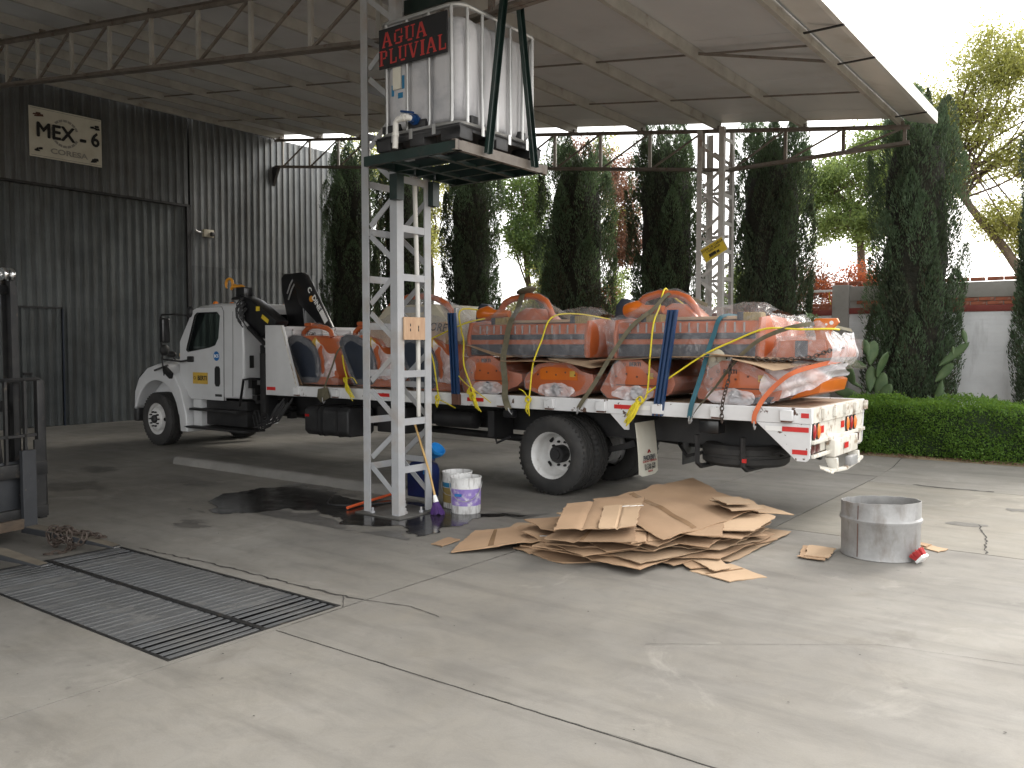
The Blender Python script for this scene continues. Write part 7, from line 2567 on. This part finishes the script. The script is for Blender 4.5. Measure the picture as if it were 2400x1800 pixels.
# white paper label and scribble on the boxes
MB().box(-.05, .05, -.04, .04, 0, .001, Matrix.Translation((-4.12, 6.02, .105)) @ Matrix.Rotation(R(40), 4, 'Z')).build('paper_label', K['paper'], loc=(-4.12, 6.02, .1), label='white paper label stuck on the left cardboard panel', cat='label')
q = MB()
random.seed(31)
pts = [(-3.58 + .012 * k, 6.42 + .012 * k + random.uniform(-.02, .02), .36) for k in range(12)]
q.tube(pts, .003, 4)
q.build('chalk_scribble', K['paper'], loc=(-3.5, 6.5, .35), label='white scribble across the square flap on the heap', cat='marking')
q = MB()
random.seed(19)
q.tube(smooth_path([(-3.02, 6.62, .20), (-2.97, 6.58, .215), (-2.90, 6.60, .20), (-2.86, 6.66, .22), (-2.82, 6.68, .20)], 4), .008, 5)
q.build('tape_scrap', K['film_white'], loc=(-2.95, 6.6, .2), smooth=50, label='curl of clear packing tape on the right of the heap', cat='tape')
# small grit and leaves on the floor: nobody could count them
random.seed(41)
co = []
for k in range(150):
    x, y = random.uniform(-8, 1.5), random.uniform(1.6, 11)
    s = random.uniform(.003, .009)
    a = random.uniform(0, 6.28)
    for j in range(4):
        b_ = a + j * math.pi / 2
        rr_ = s * random.uniform(.4, 1.3)
        co.append((x + rr_ * math.cos(b_), y + rr_ * math.sin(b_) * .8, .0045 + random.uniform(0, .002)))
raw('floor_grit', np.array(co), 4, K['crack'], kind='stuff')
tag(bpy.data.objects['floor_grit'], 'scattered dark grit and leaf bits on the concrete floor', 'grit')
# ================================================================== PLANTS
LM = {
    'cyp': leaf_mat('cypress_leaf', (0.040, 0.062, 0.036), (0.078, 0.110, 0.062), 0.24, tint=(0.10, 0.15, 0.06)),
    'cyp2': leaf_mat('cypress_leaf_dark', (0.030, 0.044, 0.026), (0.055, 0.073, 0.040), 0.2, tint=(0.07, 0.10, 0.04)),
    'cyp3': leaf_mat('cypress_leaf_fresh', (0.055, 0.090, 0.050), (0.095, 0.140, 0.078), 0.3, tint=(0.14, 0.21, 0.09)),
    'cypd': leaf_mat('cypress_dry', (0.055, 0.042, 0.024), (0.035, 0.04, 0.02), 0.10),
    'yel': leaf_mat('leaf_yellowgreen', (0.13, 0.155, 0.045), (0.22, 0.225, 0.075), 0.55, tint=(0.42, 0.42, 0.11)),
    'grn': leaf_mat('leaf_green', (0.045, 0.085, 0.028), (0.085, 0.125, 0.045), 0.45, tint=(0.20, 0.28, 0.07)),
    'lime': leaf_mat('leaf_lime', (0.075, 0.12, 0.04), (0.125, 0.17, 0.06), 0.5, tint=(0.28, 0.36, 0.10)),
    'brn': leaf_mat('leaf_brown', (0.10, 0.065, 0.045), (0.15, 0.085, 0.055), 0.35, tint=(0.32, 0.14, 0.08)),
    'red': leaf_mat('leaf_red', (0.22, 0.05, 0.022), (0.30, 0.09, 0.03), 0.45, tint=(0.5, 0.14, 0.05)),
    'hedge': leaf_mat('hedge_leaf', (0.045, 0.11, 0.018), (0.115, 0.20, 0.034), 0.38, tint=(0.26, 0.42, 0.05)),
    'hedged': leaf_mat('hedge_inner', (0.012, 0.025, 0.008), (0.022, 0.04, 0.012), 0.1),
}


def blades(cent, dirs, lens, wids, rng, taper=.35):
    """one four-cornered blade per point: a narrow rhomb along dirs"""
    n = len(cent)
    d = dirs / np.linalg.norm(dirs, axis=1, keepdims=True)
    rnd = rng.normal(size=(n, 3))
    s = np.cross(d, rnd)
    s /= np.linalg.norm(s, axis=1, keepdims=True) + 1e-9
    L = (lens * .5)[:, None]
    W = (wids * .5)[:, None]
    a = cent - d * L
    b = cent - d * L * .1 + s * W
    c = cent + d * L
    e = cent - d * L * .1 - s * W
    return np.stack([a, b, c, e], 1).reshape(-1, 3)


def cypress(x, y, r, top, seed, label, dry=.12, z0=.25):
    t = thing('cypress_tree', (x, y, .2), label, 'tree', 'cypress trees along the boundary wall')
    rng = np.random.default_rng(seed)
    random.seed(seed)
    H = top - z0
    q = MB()
    q.tube([(x, y, 0.1), (x + .03, y, 1.2), (x, y, 3.0)], [.13, .10, .05], 9)
    q.build('trunk', K['trunk'], t, smooth=60)
    # solid dark core added inside the crown to block light
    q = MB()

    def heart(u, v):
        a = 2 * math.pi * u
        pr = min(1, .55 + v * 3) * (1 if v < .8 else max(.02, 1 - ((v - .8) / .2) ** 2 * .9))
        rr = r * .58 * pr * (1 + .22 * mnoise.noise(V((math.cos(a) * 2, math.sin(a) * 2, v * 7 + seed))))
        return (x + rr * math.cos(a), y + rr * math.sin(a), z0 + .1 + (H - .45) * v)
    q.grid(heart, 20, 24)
    q.build('dark_core', K['core'], t, smooth=80)
    C_, D_, L_, W_, S_ = [], [], [], [], []
    nl = 92
    lobes = []
    for k in range(nl):
        v = (k + .5) / nl
        zc = z0 + H * (.02 + .93 * v)
        a = k * 2.399 + rng.uniform(-.4, .4)
        prof = min(1.0, .72 + v * 1.6) * (1.0 if v < .78 else 1 - .38 * ((v - .78) / .22) ** 1.6)
        rad = r * prof * rng.uniform(.45, .88)
        ln = rng.uniform(.9, 1.7) * (1 if v < .8 else .75)
        lobes.append((x + rad * math.cos(a), y + rad * math.sin(a), zc, ln, r * rng.uniform(.24, .40), a))
    for k in range(7):                                   # spires on the crown
        a = k * .9 + seed
        lobes.append((x + r * .42 * math.cos(a), y + r * .42 * math.sin(a), top - .55 + rng.uniform(-.15, .12), rng.uniform(.8, 1.2), r * .2, a))
    for lx, ly, lz, ln, lr, la in lobes:
        n = 820
        s = rng.uniform(0, 1, n) ** .8
        ang = rng.uniform(0, 2 * np.pi, n)
        w = lr * np.sin(np.pi * np.clip(s * .92 + .08, 0, 1)) ** .7 * (1 - .35 * s) * rng.uniform(.75, 1.1, n)
        px = lx + w * np.cos(ang) + math.cos(la) * .10 * s * ln
        py = ly + w * np.sin(ang) + math.sin(la) * .10 * s * ln
        pz = np.minimum(lz + (s - .5) * ln, top + .03 + .12 * rng.random(n) ** 3)
        pz = np.maximum(pz, z0)
        vv_ = np.clip((pz - z0) / H, 0, 1)
        env = r * np.minimum(1.0, .80 + vv_ * 1.4) * np.where(vv_ < .8, 1.0, 1 - .30 * ((vv_ - .8) / .2) ** 1.8)
        th_ = np.arctan2(py - y, px - x)
        env = env * (1.0 + .07 * np.sin(3 * th_ + pz * 1.7 + seed) + .05 * np.sin(7 * th_ - pz * 4.1))
        rr_ = np.hypot(px - x, py - y)
        k_ = np.where(rr_ > env, env / np.maximum(rr_, 1e-6) * rng.uniform(.93, 1.03, n), 1.0)
        px = x + (px - x) * k_
        py = y + (py - y) * k_
        C_.append(np.stack([px, py, pz], 1))
        D_.append(np.stack([np.cos(ang) * .5 + math.cos(la) * .3 + rng.normal(0, .3, n), np.sin(ang) * .5 + math.sin(la) * .3 + rng.normal(0, .3, n), rng.uniform(.7, 1.9, n)], 1))
        L_.append(rng.uniform(.04, .095, n))
        W_.append(rng.uniform(.011, .020, n))
        S_.append(np.full(n, rng.integers(0, 3)))
    C_, D_, L_, W_, S_ = (np.concatenate(a) for a in (C_, D_, L_, W_, S_))
    patch = .5 + .5 * np.sin(C_[:, 2] * 2.3 + seed * 1.7 + 2.1 * np.sin(C_[:, 0] * 4 + seed)) * np.sin(C_[:, 0] * 5.1 + C_[:, 2] * 1.1 + seed)
    isdry = rng.random(len(C_)) < (dry * np.clip(1.7 - (C_[:, 2] - z0) / H * 1.6, .12, 1.7) * (.25 + 2.2 * patch ** 2))
    co = blades(C_, D_, L_, W_, rng).reshape(-1, 4, 3)
    for k, mm in enumerate(('cyp', 'cyp2', 'cyp3')):
        raw('crown', co[(~isdry) & (S_ == k)].reshape(-1, 3), 4, LM[mm], t, kind='stuff')
    raw('dry_sprays', co[isdry].reshape(-1, 3), 4, LM['cypd'], t, kind='stuff')
    return t


cypress(-16.75, 15.5, .84, 7.0, 1, 'cypress in front of the end of the corrugated wall', .15)
cypress(-15.0, 15.6, .72, 6.9, 2, 'cypress seen through and right of the grey lattice column', .2)
cypress(-12.72, 15.5, .70, 6.3, 3, 'slim dark cypress below the tank platform', .3)
cypress(-9.82, 15.5, .88, 6.1, 4, 'broad cypress between the tank and the far column', .35)
cypress(-7.72, 15.5, .82, 6.1, 5, 'cypress immediately left of the far lattice column', .3)
cypress(-5.60, 15.5, .78, 5.9, 6, 'cypress just right of the far lattice column', .15)
cypress(-3.13, 15.5, .77, 5.85, 7, 'big cypress in front of the brick wall under the eave end', .08)
cypress(-1.08, 15.5, .62, 5.5, 8, 'cypress cut off by the right edge of the view', .08)


def tree(name, base, path, crown, nl, leaf, lsize, label, seed, limbs=9, twigs=7, cat='tree', r0=.13, spread=.32, group=None, mix=None, flat=1.0):
    """path: trunk points; crown: list of (centre, radii) ellipsoids"""
    t = thing(name, base, label, cat, group)
    rng = np.random.default_rng(seed)
    random.seed(seed)
    q = MB()
    P = smooth_path(path, 4)
    rs = [r0 * (1 - .65 * i / (len(P) - 1)) for i in range(len(P))]
    q.tube(P, rs, 9)
    ends = []
    for (c, rad) in crown:
        c = V(c)
        for k in range(limbs):
            f = random.uniform(.62, 1)
            st = P[int(f * (len(P) - 1))]
            d = V(rng.normal(size=3))
            d.normalize()
            e = c + V((d.x * rad[0], d.y * rad[1], d.z * rad[2])) * random.uniform(.25, .7)
            mid = (st + e) / 2 + V((random.uniform(-.2, .2), random.uniform(-.2, .2), random.uniform(-.25, .05)))
            pts = smooth_path([st, mid, e], 4)
            rr = r0 * random.uniform(.14, .26)
            q.tube(pts, [rr * (1 - .7 * i / (len(pts) - 1)) for i in range(len(pts))], 6)
            for j in range(twigs):
                s2 = pts[random.randint(len(pts) // 2, len(pts) - 1)]
                d = V(rng.normal(size=3))
                d.normalize()
                tgt = c + V((d.x * rad[0], d.y * rad[1], d.z * rad[2])) * random.uniform(.6, 1.0)
                e2 = s2 + (tgt - s2) * random.uniform(.5, .95)
                m2 = (s2 + e2) / 2 + V((random.uniform(-.12, .12), random.uniform(-.12, .12), random.uniform(-.1, .1)))
                q.tube([s2, m2, e2], [rr * .3, rr * .2, rr * .08], 4)
                ends += [e2, (e2 + m2) / 2]
    q.build('trunk', K['trunk'], t, smooth=60)
    E_ = np.array([tuple(e) for e in ends])
    idx = rng.integers(0, len(E_), nl)
    off = rng.normal(size=(nl, 3)) * spread * rng.uniform(.4, 1.0, (nl, 1))
    off[:, 2] *= .62 * flat
    cen = E_[idx] + off
    dirs = rng.normal(size=(nl, 3)) + np.array([0, 0, -.35])
    sz = rng.uniform(.6, 1.2, nl) * lsize
    co = blades(cen, dirs, sz, sz * .5, rng).reshape(-1, 4, 3)
    if mix:
        sel = rng.integers(0, len(E_), len(E_))
        pick = (np.sin(E_[idx][:, 0] * 3.1 + seed) + np.sin(E_[idx][:, 2] * 2.7)) > mix[1]
        raw('crown', co[~pick].reshape(-1, 3), 4, LM[leaf], t, kind='stuff')
        if pick.any(): raw('crown', co[pick].reshape(-1, 3), 4, LM[mix[0]], t, kind='stuff')
    else:
        raw('crown', co.reshape(-1, 3), 4, LM[leaf], t, kind='stuff')
    return t


tree('leaning_tree', (-1.6, 20, 0), [(-1.4, 20, 0), (-1.75, 20, 2.4), (-2.3, 20, 3.6), (-3.0, 20, 4.6), (-3.35, 20, 5.4), (-3.3, 20, 6.3)],
     [((-3.0, 20, 6.5), (1.1, 1.1, .95)), ((-1.9, 20.3, 7.5), (1.1, 1.2, 1.3)), ((-1.9, 20, 5.5), (1.3, 1.1, .8)), ((-.6, 20.2, 6.6), (1.0, 1.2, 1.9)), ((-2.2, 20.2, 4.0), (1.0, .8, .7)), ((-3.6, 20.2, 5.3), (.7, .8, .8)), ((-3.9, 20.2, 6.7), (.85, 1, .75)), ((-2.7, 20, 7.75), (1.1, 1.1, .8))], 56000, 'yel', .07, 'tall leaning tree with yellow-green leaves beyond the wall at the right', 21, limbs=6, twigs=6, r0=.12, spread=.27)
tree('broadleaf_tree', (-6.2, 24, 0), [(-6.1, 24, 0), (-6.15, 24, 2.5), (-6.2, 24, 4.2), (-6.4, 24, 5.3), (-7.0, 24, 6.0)],
     [((-7.4, 24, 6.2), (1.5, 1.3, 1.2)), ((-5.7, 24, 6.6), (1.2, 1.2, 1.4)), ((-6.4, 24, 4.9), (1.8, 1.2, .8))], 40000, 'lime', .09, 'open green tree beyond the wall between the two right cypresses', 22, limbs=7, twigs=6, r0=.15, spread=.27)
tree('dry_shrub', (-5.7, 18.3, 0), [(-5.6, 18.3, 0), (-5.6, 18.3, 1.4), (-5.5, 18.3, 2.4)],
     [((-5.9, 18.3, 3.1), (.75, .7, .95)), ((-5.0, 18.3, 2.9), (.9, .7, .8)), ((-4.3, 18.4, 2.9), (.6, .6, .7))], 17000, 'brn', .055, 'brown and rusty-red dry shrub above the wall left of the pillar', 23, limbs=7, twigs=8, cat='shrub', r0=.06, spread=.17, mix=('red', .75))
tree('broadleaf_tree', (-17.9, 20, 0), [(-18.0, 20, 0), (-18.1, 20, 2.5), (-18.0, 20, 4.0), (-18.3, 20, 5.6)],
     [((-18.2, 20, 6.6), (1.3, 1.3, 1.5)), ((-18.4, 20, 5.0), (.7, .9, .9))], 15000, 'yel', .09, 'thin forked tree with bright leaves just right of the grey column', 24, limbs=8, twigs=6, r0=.15, spread=.27)
tree('broadleaf_tree', (-14.6, 20, 0), [(-14.2, 20, 0), (-14.1, 20, 2.0), (-14.3, 20, 3.6), (-14.5, 20, 5.0)],
     [((-14.5, 20, 6.3), (1.15, 1.2, 1.2)), ((-14.2, 20, 4.9), (1.1, 1.1, .9)), ((-13.4, 20, 4.0), (.8, .9, .7))], 28000, 'grn', .09, 'dense grey-green tree right of the slim cypress under the tank', 25, limbs=8, twigs=6, r0=.14, spread=.25)
tree('broadleaf_tree', (-11.6, 20.5, 0), [(-11.8, 20.5, 0), (-11.8, 20.5, 2.5), (-11.7, 20.5, 4.6)],
     [((-11.6, 20.5, 6.0), (.9, 1, 1.0)), ((-11.6, 20.5, 4.7), (.9, 1, .8)), ((-12.8, 20.5, 7.0), (1.5, 1, .9))], 22000, 'brn', .08, 'pinkish brown tree behind the gap between the two middle cypresses', 26, limbs=7, twigs=6, r0=.1, spread=.24, mix=('yel', 1.1))
tree('broadleaf_tree', (-23, 22, 0), [(-22.5, 22, 0), (-22.5, 22, 4), (-22.3, 22, 7)],
     [((-22.3, 22, 8.6), (2.4, 1.6, 1.3)), ((-19.5, 22, 8.4), (1.6, 1.3, 1.1))], 11000, 'yel', .12, 'sunlit tree top showing over the corrugated wall below the canopy', 27, limbs=8, twigs=7, r0=.16, spread=.34)
tree('green_shrub', (-10.9, 18.0, 0), [(-10.9, 18, 0), (-10.9, 18, 1.2), (-10.8, 18, 2.2)],
     [((-10.3, 18, 3.0), (.55, .6, .9)), ((-10.6, 18, 2.2), (.7, .6, .7))], 7500, 'lime', .07, 'bright green shrub with orange flowers between the two middle cypresses', 28, limbs=7, twigs=7, cat='shrub', r0=.05, spread=.16, mix=('red', 1.62))
tree('green_shrub', (-13.8, 18, 0), [(-13.4, 18, 0), (-13.4, 18, 1.2), (-13.3, 18, 2.0)],
     [((-13.2, 18, 2.5), (1.1, .7, .75)), ((-12.3, 18, 2.9), (.5, .6, .9))], 13000, 'yel', .07, 'yellow-green shrub behind the folded rag on the load', 29, limbs=7, twigs=7, cat='shrub', r0=.05, spread=.17)
tree('green_shrub', (-7.1, 17.6, 0), [(-7.0, 17.6, 0), (-7.0, 17.6, 1.4), (-7.0, 17.6, 2.4)],
     [((-7.05, 17.6, 3.0), (.6, .6, 1.0))], 5500, 'lime', .07, 'light green climbing shrub glowing behind the far lattice column', 30, limbs=8, twigs=8, cat='shrub', r0=.05, spread=.16)
tree('green_shrub', (-15.9, 18, 0), [(-15.8, 18, 0), (-15.8, 18, 1.3), (-15.8, 18, 2.0)],
     [((-15.8, 18, 2.4), (.8, .6, .65))], 4500, 'grn', .075, 'low green shrub right of the column behind the wrapped hoop', 31, limbs=7, twigs=7, cat='shrub', r0=.05, spread=.17)
tree('dark_shrub', (-12.0, 17.8, 0), [(-12.0, 17.8, 0), (-12.0, 17.8, 1.5), (-11.9, 17.8, 2.6)],
     [((-11.6, 17.8, 3.6), (.8, .6, .9)), ((-11.9, 17.8, 2.6), (.5, .5, .6))], 13000, 'grn', .07, 'dark leafy shrub just left of the broad cypress', 32, limbs=7, twigs=7, cat='shrub', r0=.06, spread=.18)

# ------------------------------------------------------------------ clipped hedge
hg = thing('hedge', (1.2, 13.9, .1), 'clipped bright green hedge along the kerb behind the truck tail', 'hedge')
HX0, HX1, HY0, HY1, HZ0, HZ1 = -3.75, 6.2, 13.42, 14.35, .12, .92
MB().box(HX0 + .08, HX1, HY0 + .10, HY1 - .06, HZ0, HZ1 - .09).build('dark_core', LM['hedged'], hg, bev=.08)  # solid dark box filling the hedge behind its leaves
rng = np.random.default_rng(77)
cs, ns = [], []
for (n, f) in ((46000, 'front'), (30000, 'top'), (3500, 'end'), (2500, 'back')):
    u, v = rng.random(n), rng.random(n)
    if f == 'front':
        if True: u = u ** 1.35
        c = np.stack([HX0 + (HX1 - HX0) * u, np.full(n, HY0), HZ0 + (HZ1 - HZ0) * v], 1); nn_ = (0, -1, 0)
    elif f == 'top':
        c = np.stack([HX0 + (HX1 - HX0) * u ** 1.35, HY0 + (HY1 - HY0) * v, np.full(n, HZ1)], 1); nn_ = (0, 0, 1)
    elif f == 'end':
        c = np.stack([np.full(n, HX0), HY0 + (HY1 - HY0) * u, HZ0 + (HZ1 - HZ0) * v], 1); nn_ = (-1, 0, 0)
    else:
        c = np.stack([HX0 + (HX1 - HX0) * u, np.full(n, HY1), HZ0 + (HZ1 - HZ0) * v], 1); nn_ = (0, 1, 0)
    bump_ = .085 * np.sin(c[:, 0] * 3.1 + c[:, 2] * 2) * np.sin(c[:, 0] * 1.3 + c[:, 1] * 4 + c[:, 2] * 5) + .03 * np.sin(c[:, 0] * 11 + 3) * np.sin(c[:, 2] * 12 + c[:, 1] * 9)
    dep = -rng.random(n) ** 2 * .16 + bump_
    c = c + np.array(nn_)[None, :] * dep[:, None] + rng.normal(0, .012, (n, 3))
    # rounded shoulder
    sh = np.clip((c[:, 2] - (HZ1 - .13)) / .13, 0, 1)
    c[:, 1] = np.where(c[:, 1] < HY0 + .15, c[:, 1] + sh ** 2 * .06, c[:, 1])
    cs.append(c)
    ns.append(np.tile(np.array(nn_, float), (n, 1)))
c = np.concatenate(cs)
nn_ = np.concatenate(ns)
nlv = len(c)
ext = rng.random(nlv) < .012
c = c + nn_ * (ext * rng.uniform(.02, .08, nlv))[:, None]
dirs = nn_ * .5 + rng.normal(0, .6, (nlv, 3)) + np.array([0, 0, .35])
sz = rng.uniform(.022, .042, nlv)
raw('leaves', blades(c, dirs, sz, sz * .62, rng), 4, LM['hedge'], hg, kind='stuff')
# dead leaves at the hedge foot
rng = np.random.default_rng(5)
n = 420
c = np.stack([rng.uniform(-4.6, -1.0, n), 13.33 + np.abs(rng.normal(0, .07, n)) - .08, np.full(n, .125) + rng.random(n) * .02], 1)
lf_ = raw('leaf_litter', blades(c, rng.normal(size=(n, 3)) * np.array([1, 1, .2]), rng.uniform(.02, .05, n), rng.uniform(.012, .025, n), rng), 4, LM['brn'], kind='stuff')
tag(lf_, 'dry brown leaf litter along the foot of the hedge', 'leaf litter')

# ------------------------------------------------------------------ prickly pears by the wall
def cactus(base, pads, label, near=None):
    t = thing('prickly_pear', base, label, 'cactus')
    for (cx, cy, cz_, l, w, ang, tilt) in pads:
        if near: cx, cy, cz_, l, w = cx * near, cy * near, 1.75 + (cz_ - 1.75) * near, l * near, w * 1.25 * near
        Mx = Matrix.Translation((cx, cy, cz_)) @ Matrix.Rotation(R(ang), 4, 'Y') @ Matrix.Rotation(R(tilt), 4, 'Z')
        q = MB()
        m = 18
        vs_, fs_ = [], []
        for i in range(11):
            s = i / 10
            ww = w * .5 * (math.sin(math.pi * min(1, s * .97 + .03)) ** .6) * (.72 + .5 * s)
            for k in range(m):
                a = 2 * math.pi * k / m
                vs_.append((ww * math.cos(a), .022 * (1.2 - s * .4) * math.sin(a) + .01 * math.sin(s * 3), l * (s - .5)))
        for i in range(10):
            for k in range(m):
                l2 = (k + 1) % m
                fs_.append((i * m + k, i * m + l2, (i + 1) * m + l2, (i + 1) * m + k))
        fs_ += [tuple(range(m)), tuple(range(10 * m + m - 1, 10 * m - 1, -1))]
        q.add(vs_, fs_, Mx)
        q.build('pad', K['cactus'], t, smooth=60)
    return t


cactus((-3.6, 14.52, .2), [(-3.78, 15.2, .62, .75, .10, 0, 0), (-3.73, 15.2, 1.18, .45, .14, 3, 20), (-3.72, 15.22, 1.62, .42, .17, 8, 30), (-3.80, 15.15, 1.70, .30, .11, -14, 0), (-3.55, 15.2, 1.42, .46, .15, 22, 60), (-3.58, 15.25, 1.05, .5, .16, 12, 10),
                           (-3.95, 15.18, 1.42, .32, .12, -72, 10), (-4.07, 15.15, 1.28, .46, .15, 160, 25), (-4.10, 15.18, .92, .50, .14, -76, 0), (-4.36, 15.1, 1.08, .34, .13, 6, 40), (-4.38, 15.2, 1.75, .26, .12, 10, 30), (-3.48, 15.15, .95, .35, .14, 30, 0), (-3.98, 15.2, 1.08, .3, .05, -60, 0)],
       'prickly pear with dark pads beside the wall pillar behind the truck tail', .955)
cactus((-2.6, 14.6, .2), [(-2.74, 15.35, .70, 1.0, .12, 10, 0), (-2.48, 15.3, 1.60, .58, .11, 48, 0), (-2.34, 15.3, 1.88, .24, .07, -14, 0), (-2.50, 15.3, 1.66, .13, .05, -5, 0), (-2.62, 15.3, 1.30, .4, .12, 40, 0)],
       'prickly pear arm reaching right of the big cypress against the white wall', .955)
cactus((-2.45, 14.75, .2), [(-2.48, 14.75, .75, .55, .15, -10, 30), (-2.66, 14.72, .78, .4, .12, -30, 0), (-2.75, 14.8, .55, .6, .14, 8, 0)], 'low prickly pear tips showing over the hedge below the big cypress')
cactus((-1.9, 14.8, .2), [(-1.93, 14.8, .72, .6, .13, -14, 20), (-1.87, 14.8, .76, .5, .12, 16, 0), (-1.56, 14.8, .60, .55, .13, 6, 0)], 'small prickly pear tips poking over the hedge near the right')
